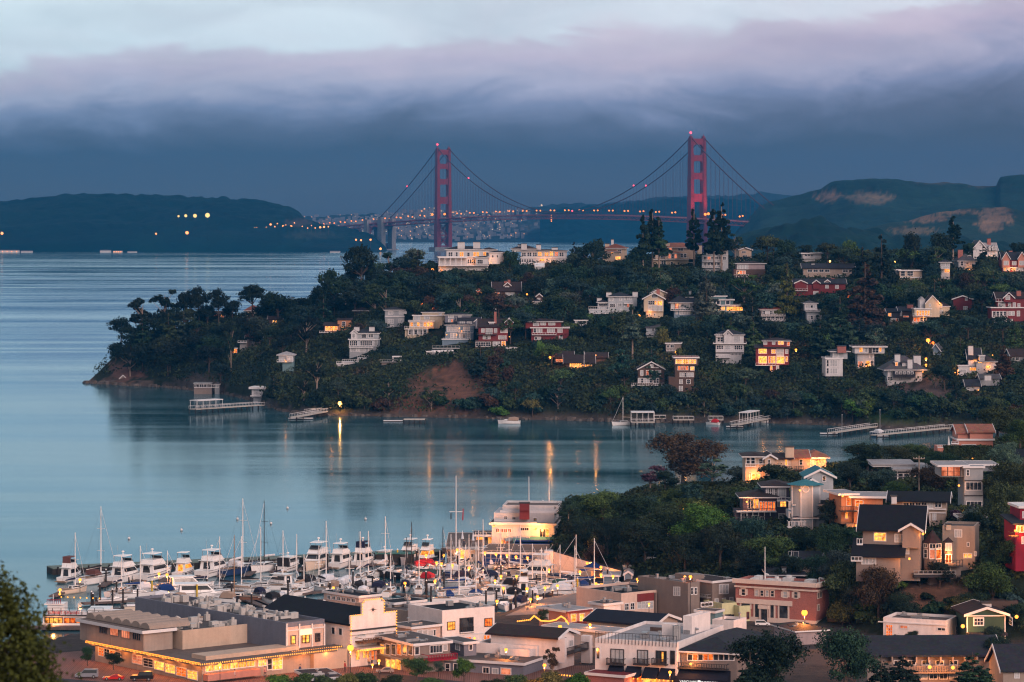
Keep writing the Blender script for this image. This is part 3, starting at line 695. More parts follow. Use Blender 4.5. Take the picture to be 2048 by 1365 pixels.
 def rail(s,x0,x1,yt,yb,out=1.6,mat=None,f='f',step=1.0,posts=False,slab=.2):
  a,e,n,L=s._face(f);mat=mat or RAILW;(X0,T),(X1,Bm)=s.c(x0,yt),s.c(x1,yb)
  u0,u1=sorted((s._u(a,e,X0),s._u(a,e,X1)));m=a+e*((u0+u1)/2);zt=CH-(T-YH)*m.y/F;zb=CH-(Bm-YH)*m.y/F
  o=s.part(MB().obox(a,e,u0,u1,n,.01,out,zb-slab,zb),'balcony',mat)
  r=MB();th=.05
  for za in(zt-.06,):
   r.obox(a,e,u0,u1,n,out-.1,out,za,za+.08);r.obox(a,e,u0,u0+.08,n,0.02,out-.1,za,za+.08);r.obox(a,e,u1-.08,u1,n,0.02,out-.1,za,za+.08)
  k=max(2,int((u1-u0)/step))
  for i in range(k+1):c=u0+.06+(u1-u0-.12)*i/k;r.obox(a,e,c-th,c+th,n,out-.09,out-.01,zb,zt-.06)
  s.part(r,'railing',mat,o)
  if posts:
   g=MB()
   for i in range(posts):c=u0+.3+(u1-u0-.6)*i/max(1,posts-1);g.obox(a,e,c-.12,c+.12,n,out-.4,out-.15,s.z0,zb-slab)
   s.part(g,'post',mat)
  return s
 def ch(s,x,yt,w=1.2,off=3.0,mat='white',h=None):
  X,T=s.c(x,yt);Yc=s.Y+off;p=at(X,T,Yc);zb=s.z1-.3
  c=s.part(MB().box(p.x-w/2,p.x+w/2,Yc,Yc+w*.8,zb,p.z),'chimney',WM(mat))
  s.part(MB().box(p.x-w/2-.12,p.x+w/2+.12,Yc-.12,Yc+w*.8+.12,p.z,p.z+.25),'cap',TRIMD,c);return s
 def cols(s,x0,x1,yt,yb,n,out=2.0,f='f',r=.18,mat=None):
  a,e,nn,L=s._face(f);(X0,T),(X1,Bm)=s.c(x0,yt),s.c(x1,yb);u0,u1=s._u(a,e,X0),s._u(a,e,X1)
  zt=CH-(T-YH)*(a.y)/F;zb=CH-(Bm-YH)*(a.y)/F
  for i in range(n):
   c=a+e*(u0+(u1-u0)*i/(n-1))+nn*out;s.part(MB().tube((c.x,c.y,zb),(c.x,c.y,zt),r,n=8),'column',mat or TRIM)
  return s
 def glow(s,x,y,w=60,col=(1,.31,.065),off=-.8,r=.22,bulb=True):
  X,T=s.c(x,y);p=at(X,T,s.Y+off)
  o=s.part(MB().ball(tuple(p),r,8),'wall_lamp',em('lamp_warm',(1,.32,.05),2.4))if bulb else s.root
  l=bpy.data.lights.new('lamp_light','POINT');l.energy=w*(3 if s.near else 1.1);l.color=col;l.shadow_soft_size=.3
  lo=bpy.data.objects.new('lamp_light',l);link(lo,o);q=p+V((0,-.5,0));lo.location=q-V(s.root['_w']);return s
V3=(1150,240,4.096);V4=(1548,330,4.096);V5=(150,540,4.096);V6=(600,560,4.096);V7=(1080,540,4.096);V8=(1548,560,4.014);VB=(860,470,4.096)
V13=(1270,860,5.12);V14=(1620,820,4.549);V15=(1000,960,4.096);VC=(1648,1080,4.79)
# ================= houses on the far hillside (coordinates are read off the photo, walls stand on the terrain)
h=Bld(VB,'white colonnaded mansion with two chimneys on the hilltop',280,305,ref='white colonnaded mansion')
h.box(70,475,183,310,'white',d=14,yaw=3).roof('flat',4,.4,'flat').row(308,203,372,232,'dddd',gap=.35).win(85,282,102,303,'o').row(392,203,430,235,'ddd')
h.cols(76,300,190,250,6,out=2.2);h.slab(66,305,183,191,0,2.6,TRIM,name='portico');h.slab(66,480,250,256,0,2.6,TRIM,name='terrace')
h.box(135,432,122,184,'white',d=10,off=2.5,yaw=3).roof('hip',28,.7,'slate').row(150,144,186,176,'dd').win(212,144,226,176).row(242,142,276,177,'ll').win(306,146,324,176,'d').row(352,143,404,176,'ll').ch(255,62,3.2,3,'white').ch(382,62,3.2,4,'white')
h.box(430,545,125,230,'white',d=9,off=4,yaw=3).roof('hip',22,.6,'brown').row(436,142,460,170,'ll')
h.box(482,632,147,240,'white',d=8,off=1,yaw=8).roof('hip',18,.6,'slate').win(508,168,520,186).win(546,168,558,186)
h.box(375,480,188,245,'white',d=3,off=-2).roof('hip',12,.5,'slate').row(388,206,434,236,'ddd').glow(95,292,120).glow(500,225,320).glow(350,215,200)
h=Bld(VB,'wide white mansion with a long dark roof right of the colonnaded one',900,242,ref='wide white mansion')
h.box(745,1112,188,245,'white',d=12,yaw=-4).roof('flat',2,.2,'flat').row(748,202,850,222,'ddddd').rail(735,850,225,242,2).row(1030,205,1090,222,'www').glow(920,208,260).glow(975,202,160).win(900,198,935,215,'y')
h.box(745,1110,135,190,'white',d=12,off=1,yaw=-4).roof('hip',16,.8,'brown').row(753,146,786,175,'dd').row(796,146,832,175,'dd').row(842,146,876,175,'dd').row(884,142,916,175,'ll').row(938,146,972,175,'ll').row(980,138,1008,175,'yy').row(1025,142,1048,175,'oo').row(1060,146,1095,175,'dd').rail(740,1105,176,189,1.2)
h.box(672,870,118,140,'white',d=9,off=3).roof('hip',32,.8,'brown').ch(770,76,2.6,2).ch(735,82,1.8,5).ch(890,84,2.2,4).ch(1022,106,2.8,2)
h=Bld(VB,'small white glasshouse with a ribbed sloping roof below the wide white mansion',897,290,name='glasshouse',cat='glasshouse',ref='glasshouse')
h.box(858,938,262,292,'white',d=5).roof('shed',26,.1,'white').row(862,266,934,284,'wwww',gap=.15)
h=Bld(VB,'tan house with a red tile hip roof between dark trees on the crest',1495,205,ref='red-roofed tan house')
h.box(1428,1590,112,210,'tan',d=12,yaw=-8).roof('hip',38,.9,'rust').win(1540,124,1566,150).win(1440,160,1458,180).ch(1452,75,2,2,'tan').ch(1495,40,1.2,6,'white')
h.box(1410,1545,142,205,'tan',d=4,off=-3,yaw=-8).roof('hip',14,.7,'rust').row(1480,140,1504,154,'l').win(1520,178,1560,204,'y').glow(1368,192,150).glow(1540,195,220)
h=Bld(V3,'broad beige villa with a low tile roof among the tall conifers',800,1190,ref='broad beige villa')
h.box(635,930,1140,1215,'cream',d=10).row(705,1155,745,1190,'dd').win(785,1165,803,1195).rail(630,930,1125,1143,1.5,step=1.6)
h.box(660,985,1050,1142,'beige',d=11,off=1.5,yaw=-3).roof('hip',42,1,'tile').row(670,1048,712,1072,'dd').win(770,1048,792,1076,'p').win(845,1048,885,1072).row(680,1100,722,1130,'dd').row(862,1098,916,1128,'dd').win(905,1170,960,1190,'d')
h.box(738,858,1095,1140,'beige',d=4,off=-1.5).roof('hip',18,.8,'tile').row(762,1102,838,1134,'pdp').ch(758,1010,2.2,3,'tan').ch(1022,1030,2,2,'tan')
h=Bld(V3,'white four-storey house with many balconies behind two tall trunks',1150,1240,ref='balconied white house')
h.box(1040,1255,1110,1245,'pale',d=9,yaw=-3).row(1055,1170,1215,1195,'dddddd').row(1050,1122,1240,1146,'dpdddd').rail(1045,1200,1145,1162,1.4).rail(1040,1190,1192,1208,1.4)
h.box(1075,1255,1035,1112,'white',d=8,off=2,yaw=-3).roof('hip',20,.7,'grey').row(1085,1042,1235,1074,'dddddd').row(1085,1082,1240,1102,'dddddd').ch(1250,982,1.4,2)
h=Bld(V3,'small tan house with a low gable right of the balconied white house',1385,1155,ref='small tan gable house')
h.box(1345,1445,1068,1160,'beige',d=8,yaw=6).roof('gable',20,.7,'brown',axis=1).win(1368,1078,1398,1090).row(1375,1110,1410,1135,'dd')
h=Bld(V3,'dark grey-brown house with a flat glazed upper storey among the ridge trees',1420,1300,ref='glazed grey-brown house')
h.box(1300,1560,1225,1305,'brown',d=10).row(1320,1238,1400,1262,'dop').rail(1300,1420,1268,1285,1.5)
h.box(1325,1555,1180,1228,'mauve',d=9,off=2).roof('hip',20,.8,'brown').row(1330,1190,1420,1222,'wwww').glow(1340,1256,60)
h=Bld(V4,'low white two-storey house with a pale flat roof under the ridge trees',310,790,ref='low white flat-roofed house')
h.box(235,388,728,795,'white',d=8).roof('flat',6,.8,'pale').row(250,735,325,748,'ddd').rail(240,385,755,765,1.2)
h=Bld(V4,'long grey house with a dark side-gabled roof behind the dark red house',445,925,ref='long dark-roofed grey house')
h.box(240,650,848,930,'greige',d=10,yaw=-3).roof('gable',34,.9,'slate',axis=0).row(270,858,460,878,'dddd').row(520,900,580,925,'dd').win(565,858,605,880).ch(320,808,1.5,4,'grey')
h=Bld(V4,'long dark red house with a row of white dormers and gable trim',370,1055,ref='long dark red house')
h.box(165,585,975,1065,'darkred',d=9).roof('gable',36,.6,'slate',axis=0).row(178,988,218,1012,'ww').row(232,988,272,1012,'ww').row(326,988,366,1014,'ww').row(420,988,448,1010,'w').row(500,988,532,1012,'w').rail(166,275,1015,1030,1.2).win(325,1038,360,1060,'w').ch(482,930,1.4,4,'brick')
for x0,x1 in((170,270),(318,374)):h.box(x0,x1,972,1016,'darkred',d=3,off=-.6).roof('gable',24,.4,'slate',axis=1)
h.box(418,456,962,975,'darkred',d=3,off=.6).roof('gable',18,.4,'slate',axis=1).win(426,962,446,974,'w')
h=Bld(V4,'pale modern box house with two big dark windows below the tall pine',1105,950,ref='pale modern box house')
h.box(1028,1212,868,955,'beige',d=9).roof('flat',5,.5,'flat').win(1040,870,1072,910).win(1092,872,1138,908).slab(1022,1212,918,926,0,.6,TRIM,name='ledge')
h.box(985,1030,862,910,'grey',d=9,off=2).roof('flat',4,.5,'flat')
h=Bld(V4,'narrow blue-white house with stacked glazed balconies on the right slope',1400,945,ref='narrow blue-white house')
h.box(1368,1440,800,950,'pale',d=9,yaw=-6).roof('hip',26,1,'slate').row(1366,806,1440,830,'wwww',gap=.1).row(1396,852,1438,880,'ll').rail(1360,1440,838,850,1.4).rail(1330,1420,935,945,2).glow(1435,868,160)
h=Bld(V4,'grey shingled house with a red brick chimney and white dormer',1580,860,ref='brick-chimney shingled house')
h.box(1512,1650,790,865,'pale',d=10,yaw=4).roof('hip',62,.8,'grey').win(1530,790,1550,825).win(1575,800,1592,815).row(1600,800,1640,825,'ww').win(1598,745,1620,762,'d',pr=-2).ch(1528,698,2.2,3,'brick').glow(1600,858,220)
h=Bld(V4,'large pale house with a steep front gable and three dormers on the crest',1735,760,ref='steep-gabled pale house')
h.box(1632,1735,690,760,'white',d=9,yaw=6).roof('gable',66,.5,'grey',axis=1).row(1650,692,1690,712,'ww').win(1682,655,1696,668,'w',mull=(1,1))
h.box(1735,1832,705,765,'white',d=8,yaw=6,off=1).roof('gable',62,.4,'pale',axis=0).row(1745,735,1825,758,'wwww')
for x in(1768,1795,1815):h.box(x-9,x+9,680,702,'white',d=3,off=-.2).roof('gable',14,.2,'pale',axis=1).win(x-5,684,x+5,698,'w')
h.ch(1762,605,1.6,4,'brick').glow(1800,765,500)
h=Bld(V4,'red half-timbered house with two steep gables at the right edge of the ridge',1960,875,ref='red half-timbered house')
h.box(1870,2075,780,880,'darkred',d=10).roof('gable',60,.4,'slate',axis=0).row(1880,845,1935,868,'lww').row(1955,845,2060,868,'lwww').slab(1866,2075,838,843,0,.3,TRIM,name='belt')
for x0,x1 in((1872,1932),(2000,2062)):h.box(x0,x1,775,840,'pink',d=3,off=-.8).roof('gable',58,.4,'brown',axis=1).row(x0+10,790,x1-10,820,'ww')
h.row(1950,795,1985,820,'ww').glow(1948,858,300).ch(1940,705,1.5,5,'brick')
h=Bld(V8,'large red and brown house with an arched white verandah near the right edge',1880,345,ref='verandah red house')
h.box(1745,2050,225,350,'darkred',d=10).roof('flat',4,.4,'flat').cols(1748,1868,250,300,5,1.2).rail(1745,1868,282,300,1.3).row(1882,255,1932,285,'ww').win(1952,252,1972,290,'w').row(1760,312,1806,345,'ww').row(1825,314,1866,345,'ww').win(1895,318,1912,345,'w').row(1755,255,1865,290,'dddd')
h.box(1790,2050,150,228,'darkred',d=9,off=2).roof('gable',46,.6,'brown',axis=0).row(1800,184,1856,220,'www').win(1882,184,1900,220,'w').win(1920,186,1938,218,'w').win(1958,192,1974,220,'w').rail(1778,1845,152,172,1)
h.box(1845,1925,150,180,'darkred',d=4,off=.5).roof('gable',44,.5,'brown',axis=1).row(1860,128,1894,158,'ww').ch(1966,90,1.8,3,'brick')
h=Bld(V8,'cream house with a barn-shaped front gable and glowing bay windows',1260,375,ref='barn-gabled cream house')
h.box(1128,1262,235,285,'cream',d=8,off=-1).roof('flat',4,.3,'pale').row(1142,248,1252,286,'lllll',gap=.3).rail(1110,1262,270,288,2.4)
h.box(1110,1230,285,380,'wood',d=7).row(1118,305,1225,335,'oodd').row(1140,360,1195,378,'ww').rail(1105,1230,330,344,1.5,step=1.5)
h.box(1215,1330,195,300,'cream',d=10).roof('gable',66,.3,'brown',axis=1).win(1246,195,1258,212,'w',mull=(1,1))
h.box(1170,1212,165,240,'white',d=6,off=2).roof('hip',30,.2,'pale')
h.box(1320,1410,215,290,'cream',d=8,off=3).roof('hip',34,.4,'brown').win(1332,198,1348,222,'l',pr=.3).row(1318,245,1356,275,'ww').glow(1338,190,220).glow(1200,300,200)
h=Bld(V8,'low black-brown house with one warm window left of the barn-gabled cream house',1010,335,ref='low black-brown house')
h.box(912,1010,260,340,'dark',d=8).roof('gable',24,.6,'dark',axis=0).win(918,268,940,292,'l').row(930,312,1000,335,'wwp')
h.box(1005,1130,250,335,'brown',d=8,off=1).roof('gable',28,.6,'slate',axis=0).row(1002,262,1026,288,'ww').win(1040,290,1080,300,'p').ch(1094,200,2.4,3,'brick')
h=Bld(V8,'dark red barn-like house with a round window in its gable',1515,245,ref='dark red barn-like house')
h.box(1438,1590,158,250,'darkred',d=9,yaw=-4).roof('gable',28,.7,'slate',axis=1).win(1536,148,1550,164,'w',mull=(1,1)).row(1520,215,1556,245,'ww')
h=Bld(V8,'white modern house with tall windows on dark stilts above the green shrubs',495,800,ref='stilted white house')
h.box(430,555,772,812,'dark',d=7,off=1).row(436,778,550,808,'dddd',frame=TRIMD)
h.box(414,552,632,775,'white',d=9,yaw=3).roof('flat',6,.2,'pale').win(424,645,438,695).row(450,645,508,695,'www').win(424,710,438,752).row(450,712,508,752,'www').rail(412,530,612,634,.3,step=5)
h.box(470,590,578,636,'pale',d=8,off=3).roof('hip',22,1.2,'grey').row(474,585,520,620,'ww').ch(545,535,3.2,1,'brick')
h=Bld(V8,'flat-roofed modern house with an orange-lit lower room behind a thin tree',770,705,ref='orange-lit modern house')
h.box(670,805,595,710,'pale',d=8).row(765,602,800,625,'ww').row(672,655,712,700,'pp').win(740,652,768,705,'l').row(775,650,800,700,'dd').glow(755,690,260)
h.box(648,888,540,592,'white',d=9,off=-1.5).roof('flat',6,1,'brown').row(684,546,712,580,'ll').row(726,546,756,580,'ww').win(790,546,838,585).win(846,546,862,575,'l').slab(760,786,545,588,0,.15,TRIMD,name='panel').glow(690,560,120)
h=Bld(V8,'white half-timbered house with a steep grey roof and three white chimneys',1045,835,ref='white half-timbered house')
h.box(912,1190,725,840,'white',d=11,yaw=4).roof('hip',112,1.6,'grey').row(916,728,950,752,'ww').row(912,780,950,806,'dd').row(1000,785,1032,805,'ww').win(1080,785,1100,808,'w')
h.box(960,1135,735,780,'dark',d=2,off=-1.4).row(970,740,1125,756,'ddddd',gap=.5).rail(958,1135,756,782,.6,mat=TRIMD,step=.6)
h.slab(1135,1185,730,738,-.4,.8,TRIMD,name='beam')
for x,y,w in((992,600,2.0),(1092,640,1.8),(1150,610,2.6)):h.ch(x,y,w,-.5 if x==1092 else 2.5)
h.box(970,996,662,692,'dark',d=2,off=.6).roof('hip',10,.3,'grey').win(975,660,992,690,'l')
h.box(1030,1072,668,694,'white',d=2,off=.4).roof('shed',4,.3,'grey').row(1034,672,1068,690,'www',gap=.15).glow(1195,740,160).box(925,1100,838,880,'brick',d=6,off=1)
h=Bld(V8,'half-timbered house glowing with lamps beside a tall white chimney',1625,750,ref='lamp-lit half-timbered house')
h.box(1480,1560,690,755,'white',d=7,off=-2).roof('flat',4,.3,'brown').row(1485,722,1545,740,'www').glow(1500,765,420).glow(1455,745,420)
h.box(1560,1660,640,750,'white',d=8).roof('gable',84,.6,'slate',axis=0).row(1570,705,1640,728,'llll').slab(1560,1660,690,696,0,.1,TRIMD,name='beam').ch(1580,532,1.8,1)
h.box(1625,1785,660,745,'white',d=8,off=-1).roof('hip',60,.6,'slate').win(1640,655,1670,668,'y').row(1700,690,1735,710,'ll').box(1648,1690,612,650,'white',d=2,off=-1.4).roof('flat',3,.2,'brown').win(1655,616,1685,645,'w')
h.glow(1620,650,380).glow(1755,605,200).glow(1720,700,300)
h=Bld(V8,'dark blue-grey A-frame gable beside the orange street glow',1320,610,ref='dark A-frame gable')
h.box(1258,1335,580,615,'bluegrey',d=9,yaw=-14).roof('gable',62,.5,'mauve' if 0 else 'grey',axis=1).win(1268,582,1285,608,'w')
h=Bld(V8,'grey house with a pale brown roof cut by the right edge',1960,670,ref='grey house at the right edge')
h.box(1908,2040,615,678,'grey',d=9,yaw=5).roof('gable',52,.8,'brown',axis=0).win(1938,622,1965,645)
h=Bld(V8,'low grey-roofed cottage with small garden lamps near the right shore',1640,890,ref='low grey-roofed cottage')
h.box(1545,1650,855,895,'grey',d=8).roof('gable',46,.6,'slate',axis=0).win(1550,872,1570,890,'w').glow(1640,885,60)
h.box(1660,1810,795,850,'grey',d=8,off=5).roof('gable',30,.6,'grey',axis=0).ch(1718,768,2.4,-1)
h=Bld(V8,'white stepped house half hidden by trees above the red modern house',310,350,ref='tree-hidden white house')
h.box(262,385,250,355,'pale',d=8).rail(250,370,235,250,1.2).row(270,290,360,315,'wdwd')
h.box(245,345,190,252,'white',d=7,off=1.5).roof('hip',22,.6,'grey').row(250,205,335,225,'wwdw').rail(245,345,228,240,1.2)
h=Bld(V7,'grey terraced house with terracotta roofs in shadow',1905,430,ref='terracotta-roofed grey house')
h.box(1812,2008,330,435,'taupe',d=9).roof('hip',40,.6,'rust').row(1818,338,2000,362,'dwdwdd').row(1820,385,1995,410,'ddddd').rail(1810,2008,362,376,1.4).rail(1815,2008,402,416,1.4)
h=Bld(V7,'wide grey house with two pale chimneys and a long terrace',640,350,ref='two-chimney grey house')
h.box(558,758,222,358,'pale',d=11).roof('hip',36,.8,'slate').row(566,228,600,250,'ww').win(652,232,666,250,'w').row(694,230,720,245,'ww').win(735,228,745,245,'w').row(570,282,618,305,'ddd').row(632,280,672,296,'www').row(692,275,752,305,'wpw').rail(688,760,262,275,1.4).ch(564,186,2.2,3).ch(780,183,2.2,2).win(660,325,672,345,'w')
h.box(745,795,222,300,'pale',d=9,off=2).box(474,558,268,330,'pale',d=9,off=1).roof('hip',22,.7,'slate').row(478,278,552,304,'ddddd').ch(486,233,2,3)
h.box(400,560,322,345,'pale',d=8,off=-2).rail(398,560,300,322,.3,step=.9).rail(400,640,343,356,2.5)
h=Bld(V7,'tall cream house with a pediment gable and a two-storey glazed bay',925,392,ref='pediment cream house')
h.box(868,1010,340,400,'cream',d=9).win(895,358,903,375).win(935,358,942,375)
h.box(852,1012,242,342,'cream',d=9,off=-.8).roof('gable',52,.9,'brown',axis=1).row(886,255,955,285,'dddl').row(960,255,1003,290,'ly').row(888,296,1002,335,'www',gap=.12,mull=(3,2)).win(918,205,962,228,'d',mull=(5,1))
h.box(905,1038,195,240,'cream',d=9,off=6).roof('gable',34,.5,'brown',axis=1).ch(968,160,1.4,1,'brick').rail(832,870,288,302,2).glow(980,270,60).glow(900,350,160,bulb=False)
h=Bld(V7,'grey house with a big hip roof, small dormer and wraparound white windows',1195,400,ref='hip-roofed grey house')
h.box(1098,1312,322,405,'bluegrey',d=10).row(1112,338,1130,362,'w').row(1142,335,1232,365,'wwww').row(1256,335,1295,365,'ww')
h.box(1072,1312,272,324,'grey',d=11,off=-.6).roof('hip',78,1,'slate').row(1075,280,1225,318,'wpwww',gap=.12,mull=(2,2)).row(1250,284,1300,310,'ww').rail(1070,1310,318,330,.8)
h.box(1198,1252,226,252,'pale',d=4,off=2).roof('hip',12,.4,'slate').row(1204,230,1245,246,'ww').ch(1230,175,1,4,'grey').glow(1128,288,40)
h=Bld(V7,'teal-grey modern house with a long row of glowing ground-floor windows',1540,350,ref='glowing teal-grey house')
h.box(1396,1680,292,352,'teal',d=9).roof('flat',3,.5,'flat').row(1398,304,1424,328,'y').row(1462,304,1518,330,'yy').row(1528,304,1660,334,'yylyy',gap=.12).rail(1500,1680,334,350,1.3,step=1.2)
h.box(1432,1584,248,294,'teal',d=8,off=1).roof('flat',4,.5,'pale').win(1448,254,1472,282,'d',fw=.35,mull=(1,1)).win(1524,254,1552,282,'d',fw=.35,mull=(1,1)).win(1408,256,1420,272,'w')
h.box(1396,1524,218,250,'teal',d=7,off=3).roof('flat',4,.5,'pale').glow(1440,318,60,bulb=False).glow(1590,322,120,bulb=False)
h=Bld(V7,'white four-storey house with a gabled dormer and three balcony tiers',1550,770,ref='four-storey white house')
h.box(1440,1650,690,780,'white',d=9,yaw=-5).win(1458,732,1475,752).win(1488,735,1496,758).rail(1440,1560,694,716,1.5,step=.7).row(1560,682,1650,700,'dddddddd',gap=.5)
h.box(1440,1668,605,692,'white',d=9,off=.6,yaw=-5).roof('flat',3,1.0,'slate').row(1446,620,1502,650,'ddd').row(1516,622,1562,655,'www').row(1592,620,1660,652,'dddd').rail(1440,1672,652,670,1.4,step=.7)
h.box(1440,1668,535,607,'white',d=9,off=1.2,yaw=-5).roof('hip',42,.6,'slate').row(1452,555,1500,588,'dd').row(1518,555,1562,588,'ww').row(1588,545,1640,590,'www').rail(1440,1502,525,545,.6,step=.6)
h.box(1508,1572,532,600,'white',d=4,off=.5,yaw=-5).roof('gable',36,.4,'slate',axis=1).win(1534,515,1544,532,'d',mull=(1,1))
h=Bld(V7,'dark red modern house with tall blazing windows on two floors',1895,835,ref='blazing red modern house')
h.box(1768,2040,645,780,'darkred',d=10,yaw=-4).roof('shed',18,.6,'brown').win(1792,648,1856,684,'y').win(1792,710,1856,765,'y').row(1870,710,1928,765,'oly').win(1898,655,1928,684,'l').win(1940,650,1995,704,'w').win(1940,712,2000,768,'y').win(2012,655,2030,685,'w').win(2014,712,2028,752,'l').rail(1766,1930,762,780,1.4,step=1.2)
h.box(1830,2048,585,648,'darkred',d=9,off=2.4,yaw=-4).roof('hip',26,.6,'brown').win(1834,588,1858,610,'w').win(1904,588,1924,610,'w').row(1948,582,1998,612,'yy').win(2026,592,2044,620,'o').box(1880,1960,780,840,'darkred',d=6).win(1888,786,1902,832,'l').win(1938,786,1954,832,'w').glow(1830,740,200,bulb=False).glow(1965,740,200,bulb=False)
h=Bld(V7,'brown shingle tower house with two glowing upper floors of five storeys',1175,1000,ref='five-storey shingle house')
h.box(1055,1260,880,1005,'brown',d=9).row(1142,902,1168,932,'ww').row(1200,902,1232,932,'dd').row(1140,955,1168,990,'ww')
h.box(1106,1268,780,884,'brown',d=9,off=.6).row(1128,790,1215,820,'oppo').win(1234,795,1262,822,'y').row(1146,845,1256,876,'wwdwww',gap=.12)
h.box(1102,1296,722,784,'brown',d=9,off=0).roof('flat',8,.4,'redmetal').row(1110,736,1164,768,'yyy').row(1168,736,1214,768,'yyl').row(1218,736,1280,768,'yyy').glow(1190,760,120,bulb=False)
h=Bld(V7,'brown house with a cross-braced front gable over a white glazed porch',905,950,ref='cross-braced gable house')
h.box(800,1020,885,955,'brown',d=10).row(802,890,920,925,'wdwwd').row(928,890,975,930,'dd').rail(745,1015,925,942,2.4,step=.8,posts=4)
h.box(806,1018,818,888,'brown',d=10,off=.5).roof('gable',62,.6,'brown',axis=1).row(822,826,846,864,'w').row(868,826,892,864,'p').row(912,826,928,862,'w').row(948,826,990,864,'www').win(905,778,926,796,'w').slab(868,972,800,804,.02,.25,TRIM,name='beam')
h=Bld(V7,'low spreading craftsman clubhouse with a glowing window band and flagpole',330,800,name='clubhouse',ref='glowing low clubhouse')
h.box(215,430,765,840,'brown',d=10).roof('gable',60,1.2,'brown',axis=0).row(244,768,340,808,'yyyyyy',gap=.12).row(345,778,424,802,'llll',gap=.12)
h.box(120,260,720,765,'brown',d=9,off=7).roof('gable',46,1,'brown',axis=0).row(130,735,200,750,'opo')
h.box(390,540,718,765,'brown',d=9,off=8).roof('gable',34,1,'brown',axis=0).glow(208,712,420,off=5).glow(458,700,320,off=6).glow(300,790,160,bulb=False).rail(120,300,812,828,3)
pp=at(*h.c(361,665),h.Y-2);h.part(MB().tube((pp.x,pp.y,pp.z-9),tuple(pp),.12,.07),'flagpole',TRIM)
h=Bld(V7,'small pale house with one tall window in a gap between the pines',915,560,ref='small pale tree-gap house')
h.box(870,962,478,565,'pale',d=7,yaw=-10).roof('shed',18,.4,'grey').win(920,480,932,502,'d').rail(870,930,515,528,1)
h=Bld(V7,'white strip of garden room windows above the dark red roof',335,465,ref='white garden room')
h.box(286,386,416,468,'white',d=5).roof('flat',4,.4,'grey').row(290,420,382,440,'wddd',gap=.15).rail(290,384,448,458,1)
h=Bld(V7,'grey box house with one wide window behind a street lamp glow',1090,690,ref='grey box house')
h.box(1030,1150,605,695,'taupe',d=8,yaw=-6).roof('flat',5,.3,'flat').win(1040,618,1058,638).win(1070,616,1096,638)
h.rail(1035,1110,648,662,1.2)
h=Bld(V6,'small wooden cabin with a glowing glass front among dark trees',300,440,ref='glowing wooden cabin')
h.box(198,310,378,445,'wood',d=7).roof('shed',22,.6,'brown').row(208,382,308,415,'yylyl',gap=.12).rail(160,310,418,430,2).glow(260,400,120,bulb=False)
h.box(308,418,330,420,'terracotta',d=8,off=2).roof('shed',8,.5,'brown').win(342,388,356,410,'y').row(344,345,372,375,'dd')
h=Bld(V6,'grey square house with a low hip roof left of the cream terraced house',770,390,ref='square grey house')
h.box(698,855,295,395,'grey',d=10,yaw=4).slab(696,856,296,303,0,.3,TRIM,name='belt').row(720,325,765,358,'www').row(808,322,846,352,'ww').row(740,376,768,392,'ww')
h.box(698,852,250,298,'grey',d=10,off=.2,yaw=4).roof('hip',28,.7,'slate').row(724,262,762,282,'www').row(812,258,846,280,'www').win(855,262,870,275,'w')
h=Bld(V6,'cream stepped house with terraces and a tall plain end wall',1010,455,ref='cream terraced house')
h.box(860,1050,398,460,'cream',d=8).row(885,415,1035,445,'dwdwdd').rail(855,1045,380,402,1.2,step=1).cols(890,1040,405,455,5,1.0)
h.box(895,1095,340,400,'cream',d=8,off=1.5).roof('flat',3,.4,'pale').row(902,350,1090,382,'lwlwlyl',gap=.3).rail(892,1000,332,345,.8)
h.box(925,1165,295,400,'cream',d=9,off=4,yaw=-6).roof('flat',5,.3,'brown').row(932,300,985,328,'www').row(1018,300,1060,322,'www').glow(1060,370,200,bulb=False)
h.box(1000,1185,268,298,'cream',d=8,off=7).roof('hip',14,.5,'slate').win(1140,275,1160,285,'w')
h=Bld(V6,'white-trimmed grey house with four window tiers and two capped chimneys',525,608,ref='four-tier white-trimmed house')
h.box(405,640,545,612,'grey',d=9).row(414,560,460,585,'www').row(486,560,534,590,'www').win(464,560,478,585,'w').row(560,560,590,600,'ww')
h.box(402,645,490,548,'pale',d=9,off=-.3).roof('flat',3,.4,'slate').row(408,500,470,538,'dddd',gap=.12).row(494,500,590,538,'dddddd',gap=.12).row(604,500,635,535,'ww').rail(402,600,538,552,.8,step=.6)
h.box(418,642,440,492,'pale',d=9,off=1.4).roof('hip',34,.6,'slate').row(502,448,545,475,'ddd').row(560,448,600,472,'dd').ch(464,388,2.2,3).ch(588,388,2.2,3)
h.box(418,468,438,488,'white',d=4,off=-.2).roof('gable',26,.3,'grey',axis=1).row(424,446,454,472,'ww')
h=Bld(V6,'white railed stair and terrace below the four-tier white-trimmed house',420,690,name='garden_terrace',cat='terrace',ref='white railed terrace')
h.box(345,480,672,700,'white',d=6).rail(345,480,652,672,.3,step=.8).box(470,560,640,670,'white',d=5,off=2).rail(470,565,620,642,.3,step=.8).box(300,360,685,700,'white',d=5,off=-1).rail(298,360,668,686,.3,step=.8)
h=Bld(V6,'blue-grey three-storey house with white trim and warm porch lamps',1285,515,ref='blue-grey three-storey house')
h.box(1165,1400,485,525,'bluegrey',d=10,off=-2).slab(1160,1402,483,491,0,.4,TRIM,name='belt')
h.box(1188,1420,428,490,'bluegrey',d=9).row(1232,438,1285,475,'ww').row(1306,446,1352,476,'wwd').row(1368,442,1394,472,'ww').rail(1172,1400,476,492,1.5,step=1.4).glow(1202,450,30).glow(1284,452,30)
